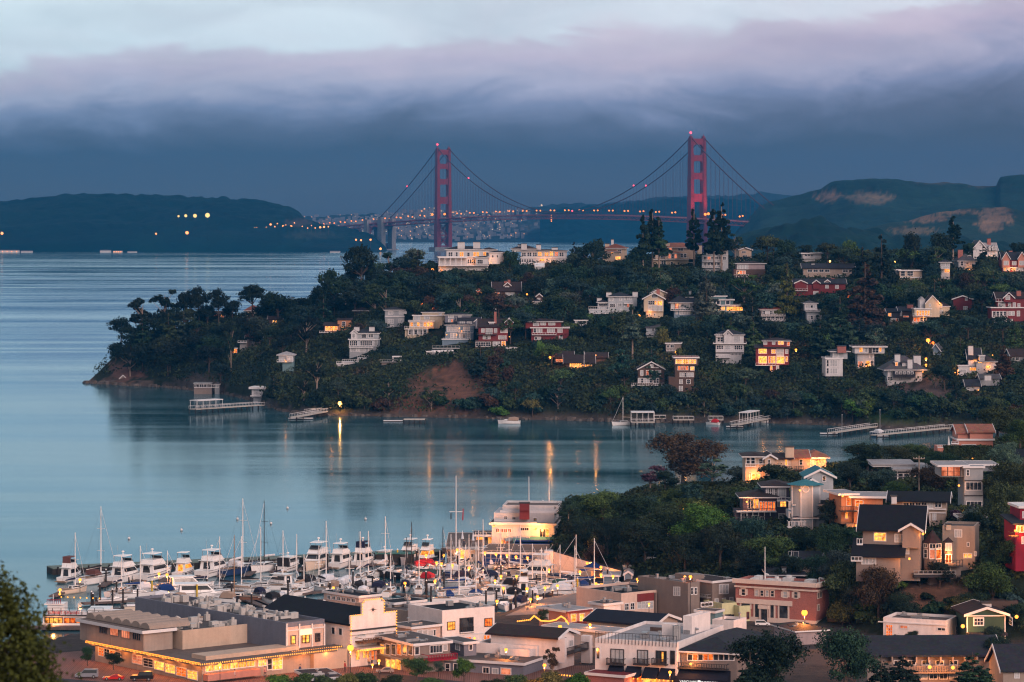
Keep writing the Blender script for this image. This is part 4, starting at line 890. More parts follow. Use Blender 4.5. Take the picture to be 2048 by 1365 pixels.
h.box(1195,1424,372,430,'bluegrey',d=9,off=1).roof('hip',22,.6,'slate').row(1205,388,1310,424,'wwwww',gap=.1).row(1340,388,1392,415,'www').rail(1300,1420,418,432,1.3).glow(1306,398,40).glow(1325,420,40)
h.box(1188,1400,290,350,'grayblue',d=8,off=6).roof('hip',18,.5,'slate').row(1214,290,1258,312,'ww').row(1215,325,1255,345,'wp').row(1300,290,1320,308,'ww')
h.box(1290,1475,335,372,'grayblue',d=7,off=3).roof('gable',22,.5,'slate',axis=0).row(1310,338,1350,358,'ww').row(1368,345,1405,368,'ww').box(1430,1476,345,400,'grayblue',d=7,off=2.4).roof('gable',22,.4,'slate',axis=1)
h=Bld(V6,'brown-red shingle house with four rows of white windows and a thin chimney',1580,550,ref='brown-red shingle house')
h.box(1435,1688,500,556,'brown',d=10).row(1440,512,1562,545,'ddd',gap=.12).row(1578,510,1640,540,'ww').row(1650,505,1685,540,'ll')
h.box(1462,1702,388,502,'darkred',d=10,off=.8).roof('gable',62,.6,'brown',axis=0).row(1485,402,1512,432,'w').row(1522,400,1576,442,'www').win(1592,402,1612,434,'w').row(1642,402,1700,432,'www').row(1498,460,1560,484,'wdw').row(1625,460,1690,485,'wwww').rail(1450,1612,430,447,1.4,mat=TRIMD,step=1).glow(1716,466,60)
h.box(1548,1592,350,374,'darkred',d=3,off=2).roof('flat',3,.3,'brown').row(1552,348,1588,370,'ww').box(1680,1745,352,400,'darkred',d=8,off=1.2).roof('gable',34,.3,'brown',axis=1).win(1700,340,1712,366,'w').ch(1600,262,1.0,2,'brick')
h=Bld(V6,'long dark red house with rows of white-framed windows on two floors',1960,500,ref='white-windowed red house')
h.box(1895,2200,395,510,'darkred',d=10).roof('flat',3,.5,'brown').row(1912,392,1985,432,'dww').row(2025,396,2088,430,'www').row(2110,396,2150,430,'ww').rail(1900,2100,432,448,1.3).win(2124,462,2148,488,'w').row(1920,470,1975,490,'dw')
h.box(1848,2140,345,398,'darkred',d=9,off=1).roof('hip',26,.8,'brown').row(1910,348,1958,376,'www').row(1970,346,2015,370,'ww').row(2036,346,2090,370,'www').ch(1895,312,2,4,'white')
h=Bld(V6,'brown steep-roofed house with brick chimneys and a small white dormer',1700,132,ref='steep brown-roofed house')
h.box(1585,1800,95,138,'brown',d=10).roof('gable',72,.8,'brown',axis=0).row(1590,104,1635,130,'pp').row(1680,108,1760,128,'ww').box(1672,1728,50,82,'brown',d=4,off=1.6).roof('gable',26,.3,'brown',axis=1).row(1680,54,1712,78,'ww').ch(1688,12,1.6,4,'brick').ch(1712,0,1.2,4,'brick').glow(1580,92,60)
h=Bld(V6,'little brick turret beside a garden lamp on the slope',1462,120,name='garden_turret',cat='turret',ref='brick turret')
h.box(1445,1482,88,124,'pink',d=3.5).roof('hip',18,.3,'rust').glow(1487,106,120)
h=Bld(V6,'small white dormered cottage right of the steep brown-roofed house',1945,208,ref='small dormered cottage')
h.box(1912,1975,180,212,'white',d=6).roof('hip',20,.4,'slate').row(1916,186,1938,206,'w').box(1935,1985,140,172,'brown',d=6,off=4).roof('gable',24,.3,'brown',axis=1).row(1945,152,1968,168,'w')
h=Bld(V6,'brown garden lodge with a shallow dark roof above the wooden cabin',500,300,ref='brown garden lodge')
h.box(445,560,255,305,'brown',d=8).roof('hip',28,1,'brown').row(455,268,540,285,'ddd',frame=TRIMD)
h=Bld(V6,'pool terrace with a grey retaining wall and folded white covers',1170,612,name='pool_terrace',cat='terrace',ref='pool terrace')
h.box(1035,1310,590,618,'concrete',d=9,yaw=3).roof('flat',2,.1,'flat').rail(1085,1310,545,562,-6,mat=METAL,step=1.4)
for i in range(5):h.part(MB().ball(tuple(at(*h.c(1100+i*34,590-i*1),h.Y+1)),1.5,8,.5),'cushion',TRIM)
h=Bld(V6,'wooden viewing deck with a white pergola frame on the slope',745,690,name='viewing_deck',cat='deck',ref='wooden viewing deck')
h.box(668,830,672,700,'taupe',d=5).rail(655,800,652,672,.8,mat=METAL).cols(762,825,628,672,2,.4).slab(756,830,626,634,-3,.6,TRIM,name='pergola')
h=Bld(V6,'small timber pavilion below the brown-red shingle house',1735,605,name='garden_pavilion',cat='pavilion',ref='timber pavilion')
h.box(1695,1775,560,608,'taupe',d=5).roof('flat',4,.4,'grey').row(1700,562,1770,590,'dddd')
h=Bld(V5,'pale blue-green cottage with a pagoda-like roof on the dark headland',1720,840,ref='pale blue-green cottage')
h.box(1700,1790,755,870,'teal',d=6).rail(1655,1785,735,752,1.2,step=1).row(1735,712,1780,740,'ww').glow(1727,748,60)
h.box(1668,1788,700,757,'pale',d=6,off=1.2).roof('hip',30,.9,'pale').row(1730,706,1782,740,'dwd')
h=Bld(V5,'white two-storey boathouse with big windows at the head of a pier',1508,1088,name='boathouse',cat='boathouse',ref='white boathouse',Y=1238)
h.box(1462,1528,1045,1092,'pale',d=6).box(1448,1530,975,1048,'white',d=7,off=-.6,yaw=-8).roof('flat',14,1.0,'white').row(1462,980,1520,1022,'www',gap=.12,mull=(2,2)).row(1535,985,1560,1025,'ww',f='f').slab(1440,1530,1028,1038,0,.9,TRIM,name='balcony')
h.box(1530,1588,975,1045,'white',d=6,off=.4,yaw=12).roof('flat',14,.8,'white').row(1534,985,1562,1020,'ww')
h=Bld(V5,'tree-shaded house with flickering orange windows on the headland top',1175,400,ref='orange-windowed headland house')
h.box(1085,1265,365,405,'brown',d=8).roof('gable',22,.8,'brown',axis=0).row(1090,370,1160,392,'ooyo').row(1195,370,1218,392,'yo').row(1225,375,1260,390,'dd')
h=Bld(V5,'hidden house showing one bright orange window pair below the pines',1635,445,ref='twin-window pine house')
h.box(1590,1690,405,450,'brown',d=8).roof('gable',20,.8,'brown',axis=0).row(1618,416,1662,442,'yy')
h=Bld(V5,'house with a salmon tile roof rising behind the umbrella pines',1445,360,ref='salmon-roofed house')
h.box(1395,1510,335,365,'tan',d=8).roof('hip',46,.8,'rust')
h=Bld(V5,'dim brown house with a ridge roof in the shadowed middle of the headland',1455,640,ref='dim headland house')
h.box(1405,1515,560,645,'taupe',d=8).roof('gable',44,.7,'rust',axis=0).win(1440,575,1466,598,'d')
h.box(1350,1405,590,650,'concrete',d=5,off=-1).rail(1335,1410,580,592,1.5)
h=Bld(V5,'tiny timber lookout with red-orange lit windows under the dim headland house',1308,690,ref='red-lit lookout')
h.box(1288,1330,645,695,'brown',d=4).roof('flat',3,.5,'brown').row(1290,650,1328,680,'oyo')
h=Bld(V5,'bleached timber frame cabin on the rocks near the headland tip',412,928,Y=1372,name='timber_cabin',cat='cabin',ref='rock-shore cabin')
h.box(368,420,895,932,'taupe',d=5).roof('gable',30,.4,'grey',axis=1).box(420,465,890,930,'taupe',d=5,off=1).roof('shed',20,.4,'grey')
h=Bld(V5,'grey timber boat shelter on piles along the shaded shore',1045,985,Y=1300,name='boat_shelter',cat='shelter',ref='grey boat shelter')
h.box(975,1120,962,984,'taupe',d=6).rail(975,1180,940,962,.3,step=1).box(1145,1182,940,980,'grey',d=4).roof('hip',18,.3,'grey')
h.cols(985,1115,930,965,5,-.5,mat=METAL).slab(970,1120,926,934,-6,.5,METAL,name='roof')
# ================= wooded hill houses and the harbour town
def tb(s,bx,by,xr,xl,zt,z0,mat,a=40.0,d=None,w=None,name='wall'):
 """town block: near corner at roof height zt, right face runs along angle a, left face perpendicular"""
 bx,by=s.c(bx,by);b=onz(bx,by,zt).to_2d();E=V((cos(R(a)),sin(R(a))));Wd=V((-sin(R(a)),cos(R(a))))
 if w is None:X=s.c(xr,0)[0];k=(X-1024)/F;w=(k*b.y-b.x)/(E.x-k*E.y)
 if d is None:X=s.c(xl,0)[0];k=(X-1024)/F;d=(k*b.y-b.x)/(Wd.x-k*Wd.y)
 p=[b,b+E*w,b+E*w+Wd*d,b+Wd*d]
 for q,z in((p[0],zt),(p[1],zt),(p[3],zt),(p[0],z0)):s._grow(topx((q.x,q.y,z)))
 s.Y=b.y;return s._mk(p,z0,zt,mat,name)
Bld.tb=tb
def boxes(s,n,seed,size=(.4,1.3),mat=None,name='vent_box',hh=(.3,.9)):
 r=random.Random(seed);p=s.poly;ex,ey=p[1]-p[0],p[3]-p[0]
 for i in range(n):
  c=p[0]+ex*r.uniform(.12,.88)+ey*r.uniform(.12,.88);w=r.uniform(*size)/2;h=r.uniform(*hh);k=r.random();mb=MB()
  e,n_=ex.normalized(),ey.normalized()
  mb.obox(c,e,-w,w,n_,-w*.7,w*.7,s.z1+.1,s.z1+.1+h)
  if k<.18:mb.v,mb.f=[],[];mb.obox(c,n_ if i%2 else e,-w*3,w*3,e if i%2 else n_,-w*.35,w*.35,s.z1+.25,s.z1+.65)
  elif k<.3:mb.v,mb.f=[],[];mb.tube((c.x,c.y,s.z1),(c.x,c.y,s.z1+h*1.3),.12,n=8).tube((c.x,c.y,s.z1+h*1.3),(c.x,c.y,s.z1+h*1.5),.3,.3,8)
  elif k<.45:mb.tube((c.x+w*1.4,c.y,s.z1),(c.x+w*1.4,c.y,s.z1+h*1.5),.16,n=6).tube((c.x+w*1.4,c.y,s.z1+h*1.5),(c.x+w*2.2,c.y+.3,s.z1+h*1.2),.18,n=6)
  elif k<.7:mb.tube((c.x,c.y,s.z1+.1+h),(c.x,c.y,s.z1+.5+h),w*.5,n=8)
  s.part(mb,name,mat or METAL)
 return s
Bld.boxes=boxes
def strip(s,f,y0,y1,x0,x1,r=.10,n=None,mat=None,name='light_string',out=.25,watts=0,step=.55):
 a,e,nn,L=s._face(f);(X0,T0),(X1,T1)=s.c(x0,y0),s.c(x1,y1);u0,u1=s._u(a,e,X0),s._u(a,e,X1)
 q0,q1=a+e*u0+nn*out,a+e*u1+nn*out;P0,P1=V((q0.x,q0.y,CH-(T0-YH)*q0.y/F)),V((q1.x,q1.y,CH-(T1-YH)*q1.y/F))
 k=n or max(2,int((P1-P0).length/step));mb=MB()
 for i in range(k+1):mb.ball(tuple(P0.lerp(P1,i/k)),r,5)
 o=s.part(mb,name,mat or em('string_warm',(1,.33,.045),2.1))
 if watts:
  m=max(1,int((P1-P0).length/5))
  for i in range(m):
   l=bpy.data.lights.new('lamp_light','POINT');l.energy=watts;l.color=(1,.3,.06);l.shadow_soft_size=.5
   lo=bpy.data.objects.new('lamp_light',l);link(lo,o);q=P0.lerp(P1,(i+.5)/m)+V((nn.x,nn.y,0))*.5;lo.location=q-V(s.root['_w'])
 return s
Bld.strip=strip
def NB(view,label,x,yb,ref,Y=None,**k):return Bld(view,label,x,yb,Y=Y,ref=ref,near=True,**k)
TW=em('string_warm',(1,.33,.045),2.1)
h=NB(V13,'tan villa with tiled roofs and a lantern-lit porch at the water edge',1500,500,'tan tiled villa')
h.box(1130,1330,278,525,'beige',d=9).roof('hip',34,.9,'brown').win(1142,285,1175,345).win(1190,285,1226,345).win(1272,300,1306,358).win(1172,440,1185,510,'p').row(1192,455,1282,512,'yy',gap=.1).slab(1126,1330,345,352,0,.6,TRIM,name='ledge').rail(1126,1235,350,372,.5,step=.6)
h.box(1330,1437,300,470,'beige',d=9,off=-.8).roof('gable',42,.6,'brown',axis=1).win(1364,308,1382,368)
h.box(1437,1600,298,460,'beige',d=9).roof('gable',36,.6,'brown',axis=0).win(1538,305,1558,360,'l').rail(1505,1602,372,408,.8,mat=IRON,step=.4)
h.box(1602,1768,292,460,'beige',d=10,off=1.5).roof('gable',62,.7,'tile',axis=0).win(1686,305,1714,358).rail(1632,1725,370,405,.8,mat=IRON,step=.4).ch(1585,180,2.0,0,'tan')
h.box(1768,1958,290,430,'beige',d=9,off=3).roof('hip',68,.9,'tile').win(1800,310,1828,390,'w',mull=(1,1)).glow(1878,325,560,off=1.6,r=.3).glow(1215,480,260,off=-.5).glow(1540,440,90).glow(1790,300,160,bulb=False)
h=NB(V13,'dark purple-brown house with long white-framed window bands and brackets',1300,945,'purple-brown house')
h.box(1040,1440,840,950,'purple',d=9).row(1085,862,1150,925,'dd').row(1195,880,1255,935,'dd').row(1280,895,1325,945,'dd').slab(1036,1442,825,838,0,1.6,TRIM,name='deck_edge').rail(1000,1442,800,828,1.2,mat=TRIMD,step=1)
for i in range(6):h.slab(1080+i*60,1087+i*60,838,880,0,.9,TRIM,name='bracket')
h.box(1105,1440,695,828,'purple',d=9,off=.4).roof('hip',62,.9,'brown').row(1158,712,1264,805,'ddll',gap=.12,mull=(1,1)).row(1278,738,1434,826,'oooooo',gap=.1,mull=(1,1)).glow(1145,738,90)
h.box(1330,1580,585,700,'purple',d=9,off=2).roof('hip',52,.9,'brown').row(1345,600,1452,680,'wddwd',gap=.1,mull=(1,2)).win(1470,605,1542,680,'w',mull=(3,1))
h.box(1440,1570,700,950,'purple',d=9,off=.8).win(1462,712,1480,780,'w').win(1488,722,1545,785,'y').win(1475,862,1532,945,'w',mull=(3,1)).rail(1450,1650,685,718,1.8,mat=TRIM,step=.8)
h=NB(V13,'grey house with teal metal roofs, an octagonal turret and white decks',1780,1000,'teal-roofed turret house',dY=-2)
h.box(1655,1960,900,1005,'pale',d=9).row(1680,915,1740,965,'ll').box(1655,1985,905,925,'pale',d=9,off=-.3).roof('hip',62,.9,'slate').rail(1555,1735,925,985,2.5,step=.7,posts=4)
h.box(1650,1940,770,905,'pale',d=9,off=1).roof('hip',62,.9,'slate').win(1655,772,1690,830,'w').win(1940,770,1978,808,'y',f='f')
h.box(1570,1660,835,905,'pale',d=6,off=1).row(1585,855,1640,900,'dd').row(1575,735,1610,810,'w')
h.box(1760,2030,490,720,'pale',d=9,off=4).roof('gable',78,.7,'teal',axis=1).win(1922,475,1950,525,'d',pr=.05).box(1770,1860,545,720,'pale',d=9,off=2.5).roof('gable',36,.5,'teal',axis=1)
tp=[];c0=h.c(1745,720);cc=at(c0[0],c0[1],h.Y+2)
for i in range(8):tp.append((cc.x+4.6*h.Y/505*cos(pi/8+pi/4*i)*.0+3.1*cos(pi/8+pi/4*i),cc.y+3.1*sin(pi/8+pi/4*i)))
z_t=CH-(h.c(0,566)[1]-YH)*h.Y/F;z_p=CH-(h.c(0,512)[1]-YH)*h.Y/F
tw_=h.part(MB().prism(tp,cc.z-6,z_t),'turret',WM('pale'));cap=MB()
for i in range(8):
 p,q=tp[i],tp[(i+1)%8];k=1.3;P=(cc.x+(p[0]-cc.x)*k,cc.y+(p[1]-cc.y)*k,z_t);Q=(cc.x+(q[0]-cc.x)*k,cc.y+(q[1]-cc.y)*k,z_t);cap.face([P,Q,(cc.x,cc.y,z_p)])
h.part(cap,'turret_roof',RM('teal'),tw_)
for i in range(8):p=tp[i];h.part(MB().tube((p[0],p[1],cc.z-6),(p[0],p[1],z_t),.14,n=4),'corner_post',TRIM,tw_)
rg=MB();rc=at(*h.c(1750,607),cc.y-3.02);rr_=33/5.12*cc.y/F
for i in range(16):
 t0,t1=2*pi*i/16,2*pi*(i+1)/16;rg.tube((rc.x+rr_*cos(t0),rc.y,rc.z+rr_*sin(t0)),(rc.x+rr_*cos(t1),rc.y,rc.z+rr_*sin(t1)),.12,n=4)
h.part(rg,'round_window_ring',TRIM,tw_);h.glow(1688,620,160,off=-3);
h=NB(V14,'salmon pink house with red tile roofs and a walled terrace on the point',1450,390,'salmon pink house')
h.box(1345,1665,275,395,'pink',d=9).row(1380,318,1510,338,'dddd').roof('flat',3,.3,'pale')
h.box(1345,1535,215,278,'pink',d=9,off=1.5).roof('gable',62,.5,'tile',axis=0)
h.box(1455,1665,205,300,'pink',d=9,off=.6).roof('gable',55,.5,'tile',axis=0)
h.box(1160,1350,335,410,'pink',d=6,off=-1).rail(1160,1350,318,338,.2,step=.5).rail(1280,1350,288,302,1,step=2)
pp=at(*h.c(1262,240),h.Y-2);h.part(MB().tube((pp.x,pp.y,pp.z-6),tuple(pp),.06),'umbrella_pole',TRIM);h.part(MB().tube((pp.x,pp.y,pp.z-3.4),(pp.x,pp.y,pp.z),.42,.06,8),'folded_umbrella',TRIM)
h=NB(V14,'low white modern house with thin zigzag flat roofs behind the utility pole',850,640,'zigzag-roofed white house')
h.box(600,1110,575,650,'dark',d=10).row(640,580,1060,640,'dddddddd',frame=TRIM)
h.box(570,950,505,520,'white',d=9,off=2,deep=0,name='canopy').roof('shed',14,.3,'pale').box(760,1140,548,560,'white',d=8,off=-1,deep=0,name='canopy').roof('shed',30,.3,'pale').glow(1038,560,60)
h.cols(790,1130,560,650,4,1.2,r=.08)
h=NB(V14,'tall grey modern house stepping down the slope with a flat roof and copper-coloured windows',1490,895,'tall grey modern house')
h.box(1405,1575,525,900,'grey',d=9).roof('flat',6,.3,'pale').win(1426,548,1446,598).slab(1403,1577,640,650,0,.15,TRIMD,name='band').slab(1403,1577,775,785,0,.15,TRIMD,name='band').win(1425,835,1560,890,'d',mull=(4,1)).win(1420,660,1560,728,'d',mull=(4,1))
h.box(1192,1410,512,612,'grey',d=9,off=1).roof('flat',5,.8,'pale').row(1196,520,1366,600,'ppp',gap=.06,frame=TRIMD).box(1400,1690,505,560,'pale',d=8,off=4).roof('flat',5,.5,'pale').glow(1355,690,60)
h=NB(V14,'orange-tan curved house with a wide flat roof and lit corner balcony',540,1060,'orange-tan flat-roofed house')
h.box(398,662,798,1065,'terracotta',d=9,yaw=-6).roof('flat',8,.9,'pale').win(418,828,480,880,'o').slab(398,664,915,925,0,.12,TRIM,name='band')
h.box(285,400,772,1040,'terracotta',d=8,off=1.2,yaw=12).roof('flat',8,.9,'pale').win(335,805,372,870,'o').rail(262,402,872,912,2.0,mat=TRIMD,step=.6).win(322,925,342,990,'l').box(330,400,1035,1100,'taupe',d=5).glow(297,785,240,off=-1.2).glow(420,1053,120).glow(450,850,30,bulb=False)
h=NB(V14,'grey bungalow with a dark gable roof and a long band of white windows',990,1095,'long-windowed grey bungalow')
h.box(778,1235,905,1100,'greige',d=9,yaw=-10).row(955,945,1000,1000,'d',mull=(1,3)).win(1010,948,1060,1015,'d').win(1070,945,1090,1005,'w').row(1118,940,1145,1000,'ww').slab(960,1235,932,940,0,.25,TRIM,name='band')
h.box(738,1235,838,908,'greige',d=9,off=-.3,yaw=-10).roof('gable',62,.9,'dark',axis=0).row(848,845,1118,892,'ddddw',gap=.06,mull=(2,2)).row(1135,830,1195,885,'dd').slab(735,1240,896,905,0,.3,TRIM,name='band').ch(766,790,1,-1,'white').glow(836,900,50)
h=NB(V14,'big grey-brown house with two black steep roofs and a lamp-lit corner',730,1420,'black-roofed house',Y=545)
h.box(480,1000,1105,1430,'taupe',d=9,yaw=-12).roof('gable',200,1.0,'dark',axis=0).win(585,1120,688,1190,'y',mull=(3,2)).win(775,1135,845,1200,'w',mull=(3,2)).win(935,1132,955,1185,'w').win(866,1242,898,1308,'w').win(912,975,930,1030,'w',pr=-2.5).glow(1028,1130,120)
h.box(840,1000,1105,1260,'taupe',d=6,off=-1.0,yaw=-12).roof('gable',62,.7,'dark',axis=1)
h.box(420,820,1345,1440,'taupe',d=5,off=-2.6,yaw=-10).roof('shed',130,.9,'dark').row(470,1352,600,1400,'wwww').rail(375,480,1332,1365,1,step=.6).rail(428,482,1168,1215,1.2,step=.5)
h.glow(905,1355,260,off=-4)
h=NB(V14,'taupe house with an octagonal bay, conical brown roofs and glowing lower windows',1250,1420,'turreted taupe house',Y=548)
h.box(1205,1500,1085,1440,'greige',d=8,off=1,yaw=-14).roof('flat',6,-1,'flat').win(1320,1095,1378,1155,'w',mull=(3,1)).row(1395,1310,1475,1345,'yy').win(1498,1295,1512,1325,'w').win(1432,1210,1446,1240,'d').ch(1262,1048,.9,2,'tan')
for cx,rad,yt,yp,rr in((1113,86,1210,1092,1),(1258,46,1205,1160,0)):
 c0=h.c(cx,1400);cc=at(*c0,h.Y+.5);rdm=rad/h.v[2]*h.Y/F;zt_,zp_=CH-(h.c(0,yt)[1]-YH)*h.Y/F,CH-(h.c(0,yp)[1]-YH)*h.Y/F
 tp=[(cc.x+rdm*cos(pi/8+pi/4*i),cc.y+rdm*sin(pi/8+pi/4*i))for i in range(8)]
 b_=h.part(MB().prism(tp,cc.z-5,zt_),'bay',WM('taupe'));cap=MB()
 for i in range(8):
  p,q=tp[i],tp[(i+1)%8];k=1.14;cap.face([(cc.x+(p[0]-cc.x)*k,cc.y+(p[1]-cc.y)*k,zt_),(cc.x+(q[0]-cc.x)*k,cc.y+(q[1]-cc.y)*k,zt_),(cc.x,cc.y,zp_)])
 h.part(cap,'conical_roof',RM('brown'),b_)
 h.poly=[V(tp[5]),V(tp[6]),V(tp[6])+V((0,2)),V(tp[5])+V((0,2))]
 if rr:h.row(1082,1222,1150,1258,'d').row(1085,1275,1140,1352,'p',mull=(1,1))
 if rr:
  h.poly=[V(tp[6]),V(tp[7]),V(tp[7])+V((0,2)),V(tp[6])+V((0,2))];h.win(1145,1222,1188,1255,'d').win(1145,1272,1188,1352,'o',mull=(1,1))
  h.poly=[V(tp[4]),V(tp[5]),V(tp[5])+V((0,2)),V(tp[4])+V((0,2))];h.win(1040,1222,1066,1250,'d').win(1040,1272,1066,1345,'d')
 else:h.win(1238,1218,1282,1275,'w',mull=(2,1)).win(1236,1320,1284,1390,'o',mull=(2,1))
h.v=VC;h.box(1000,1312,225,330,'taupe',d=5,off=-.6).rail(1036,1318,185,240,1.6,mat=IRON,step=.5).win(1160,260,1205,318,'d').glow(1200,150,160,bulb=False)
h.box(860,1265,318,330,'dark',d=4,off=-3.5,name='terrace',deep=.6).rail(858,1265,296,322,.2,mat=METAL,step=.8)
h=NB(V14,'crimson house with white trim and a lantern-lit pergola at the right edge',1915,1330,'crimson house',Y=540)
h.box(1870,2040,1045,1340,'red',d=8,yaw=5).roof('shed',40,.7,'slate').row(1880,1058,1945,1110,'yl').win(1930,1160,1945,1215,'w').glow(1868,1100,320).rail(1800,1875,1105,1140,2,mat=WM('wood'),step=.6)
h.box(1910,2040,890,1010,'red',d=7,off=3,yaw=5).roof('flat',5,.3,'white').win(1938,930,1950,980,'w')
h=NB(V14,'low glass-fronted grey pavilion below the purple bougainvillea',1465,1070,'glass-fronted grey pavilion')
h.box(1378,1580,985,1075,'mauve',d=6).roof('flat',5,.6,'flat').row(1390,1005,1520,1065,'wwwwww',gap=.1,mull=(1,1)).rail(1345,1580,945,975,1.2,mat=WM('brown'),step=.8)
h=NB(V14,'dark brown low cottage cut off by the right edge above the grey modern house',1920,510,'low brown edge cottage')
h.box(1865,2050,430,515,'brown',d=8).roof('gable',50,.8,'dark',axis=0).win(1875,455,1895,500,'w')
h=NB(V11:=(1400,1100,5.851),'grey clapboard house with a glazed balcony tower above the brick bank',1200,325,'clapboard balcony house',Y=590)
h.box(1095,1400,130,345,'taupe',d=9,yaw=-8).roof('gable',70,.5,'slate',axis=0).box(1040,1150,95,240,'teal',d=5,off=-.5).row(1048,105,1100,215,'ww',gap=.1,mull=(1,2)).rail(1030,1155,18,92,.3,mat=METAL,step=.8).rail(1032,1100,170,232,.8,mat=TRIM,step=.6)
h=NB(V11,'teal-black hip-roofed cottage hidden behind the brick bank',1000,330,'black hip-roofed cottage',Y=585)
h.box(820,1210,300,350,'dark',d=9).roof('hip',60,.8,'slate').ch(985,215,.8,0,'grey')
VF=(0,0,1.0)
h=NB(V11,'two-storey red brick bank with a white cornice, shutters and pedimented door',1360,880,'red brick bank',Y=548.6,name='bank_building',cat='building')
h.tb(1360,432,1512,415,9.1,TZ,'brick',a=62).roof('flat',2,-1,'pale')
for(y0,y1,dd)in((372,384,.7),(384,400,.45),(400,412,.25)):pass
for f,x0,x1 in(('l',415,1360),('f',1360,1510)):
 a_,e_,n_,L_=h._face(f);
 h.part(MB().obox(a_,e_,-.3,L_+.3,n_,0,.75,9.0,9.75),'cornice',pm('bank_stone',(.55,.45,.40),.8,.1));h.part(MB().obox(a_,e_,-.1,L_+.1,n_,0,.35,8.2,8.5),'frieze',MATS['bank_stone']);h.part(MB().obox(a_,e_,-.05,L_+.05,n_,0,.12,2.2,3.0),'plinth',MATS['bank_stone'])
ST=MATS['bank_stone']
for x0,y0,x1,y1,c in((490,462,528,530,'d'),(648,475,682,535,'w'),(708,478,742,538,'d'),(770,480,802,540,'w'),(832,482,865,545,'d'),(978,490,1018,555,'w'),(1105,495,1143,562,'d')):
 h.win(x0,y0,x1,y1,c,f='l',mull=(1,2),frame=ST,fw=.16)
 if x0 in(490,978,1105):h.slab(x0-30,x0-10,y0-2,y1,0,.08,ST,f='l',name='shutter');h.slab(x1+10,x1+30,y0-2,y1,0,.08,ST,f='l',name='shutter')
 h.slab(x0-14,x1+14,y0-26,y0-10,0,.16,ST,f='l',name='lintel')
h.slab(430,1080,582,640,0,.22,ST,f='l',name='entablature')
for x0,x1,y0,y1 in((485,585,622,670),(645,690,632,790),(825,865,640,795),(930,1028,650,800)):h.win(x0,y0,x1,y1,'d',f='l',mull=(1,1),frame=ST,fw=.3)
h.slab(700,800,690,840,0,.3,ST,f='l',name='doorcase').slab(690,812,648,690,0,.5,ST,f='l',name='pediment');h.win(735,702,788,830,'d',f='l',mull=(2,1),pr=.32,frame=TRIMD)
h.row(1368,505,1425,565,'dd',f='f',frame=ST,dy=-20).win(1372,645,1395,705,'d',f='f',frame=ST).boxes(7,3,(1,2.6),pm('roof_plant',(.5,.5,.5),.6,.15))
h.part(MB().tube((onz(1530,1166,9.1).x,onz(1530,1166,9.1).y,9.1),(onz(1530,1166,9.1).x,onz(1530,1166,9.1).y,15.6),.1,.06),'flagpole',TRIM);h.glow(1225,850,30,bulb=False)
VT1=(0,1130,5.12);VT2=(380,1150,5.12);VT3=(740,1150,5.12);VT4=(1100,1130,5.12)
h=NB(VF,'cream waterfront restaurant outlined by a glowing canopy of lights',398,1360,'glowing-canopied restaurant',Y=480,name='restaurant',cat='restaurant')
h.tb(404,1331,655,185,5.0,TZ,'greige',d=31)
E_,W_=V((cos(R(40)),sin(R(40)))),V((-sin(R(40)),cos(R(40))))
h.v=VT2;h.row(160,905,660,985,'yylyll',gap=.06,mull=(3,1),dy=-60).row(690,850,790,930,'y',mull=(4,3)).win(845,842,940,965,'y',mull=(3,3)).win(795,862,835,968,'d').slab(130,670,985,1050,.1,1.4,WM('pink'),name='planter')
h.v=VT1;h.row(1010,850,1240,930,'odod',f='l',gap=.15,dy=60,mull=(2,3)).row(1350,930,2030,1010,'pdyyoy',f='l',gap=.15,dy=190,mull=(2,3));h.v=VF
q=h.poly;over=1.1;ex,ey=E_,W_;canopy=[tuple(q[0]-ex*over-ey*over),tuple(q[1]+ex*over-ey*over),tuple(q[2]+ex*over+ey*over),tuple(q[3]-ex*over+ey*over)]
h.part(MB().prism(canopy,5.0,5.45),'canopy_roof',RM('tanf'))
def lamp_line(h,p,q,z,r=.11,step=.42,watts=260,name='light_string',mat=None,every=4.0,z1=None):
 p,q=V(p),V(q);L=(q-p).length;n=int(L/step);mb=MB();z1=z if z1 is None else z1
 for i in range(n+1):a=p.lerp(q,i/n);mb.ball((a.x,a.y,z+(z1-z)*i/n),r,5)
 o=h.part(mb,name,mat or TW);m=max(1,int(L/every))
 for i in range(m if watts else 0):
  a=p.lerp(q,(i+.5)/m);l=bpy.data.lights.new('lamp_light','POINT');l.energy=watts;l.color=(1,.29,.055);l.shadow_soft_size=.6
  lo=bpy.data.objects.new('lamp_light',l);link(lo,o);lo.location=V((a.x,a.y,z-.35))-V(h.root['_w'])
lamp_line(h,canopy[0],canopy[1],5.32);lamp_line(h,canopy[3],canopy[0],5.32)
h.part(MB().prism([tuple(V(canopy[0])+ex*.0+ey*.1),tuple(V(canopy[0])+ex*.12+ey*.1),tuple(V(canopy[3])+ex*.12),tuple(V(canopy[3]))],5.46,5.56),'light_tube',em('tube_orange',(1,.25,.03),2.2))
h.tb(287,1266,345,196,8.5,5.45,'greige',d=19).roof('flat',4,.5,'tanf')
h.v=VT1
for x0,x1,y0,y1,c in((1020,1098,628,700,'d'),(1132,1210,650,722,'p'),(1248,1330,676,748,'p'),(1362,1440,695,768,'d')):h.win(x0,y0,x1,y1,c,f='l',mull=(4,1),frame=WM('taupe'))
q=h.poly;sc=MB()
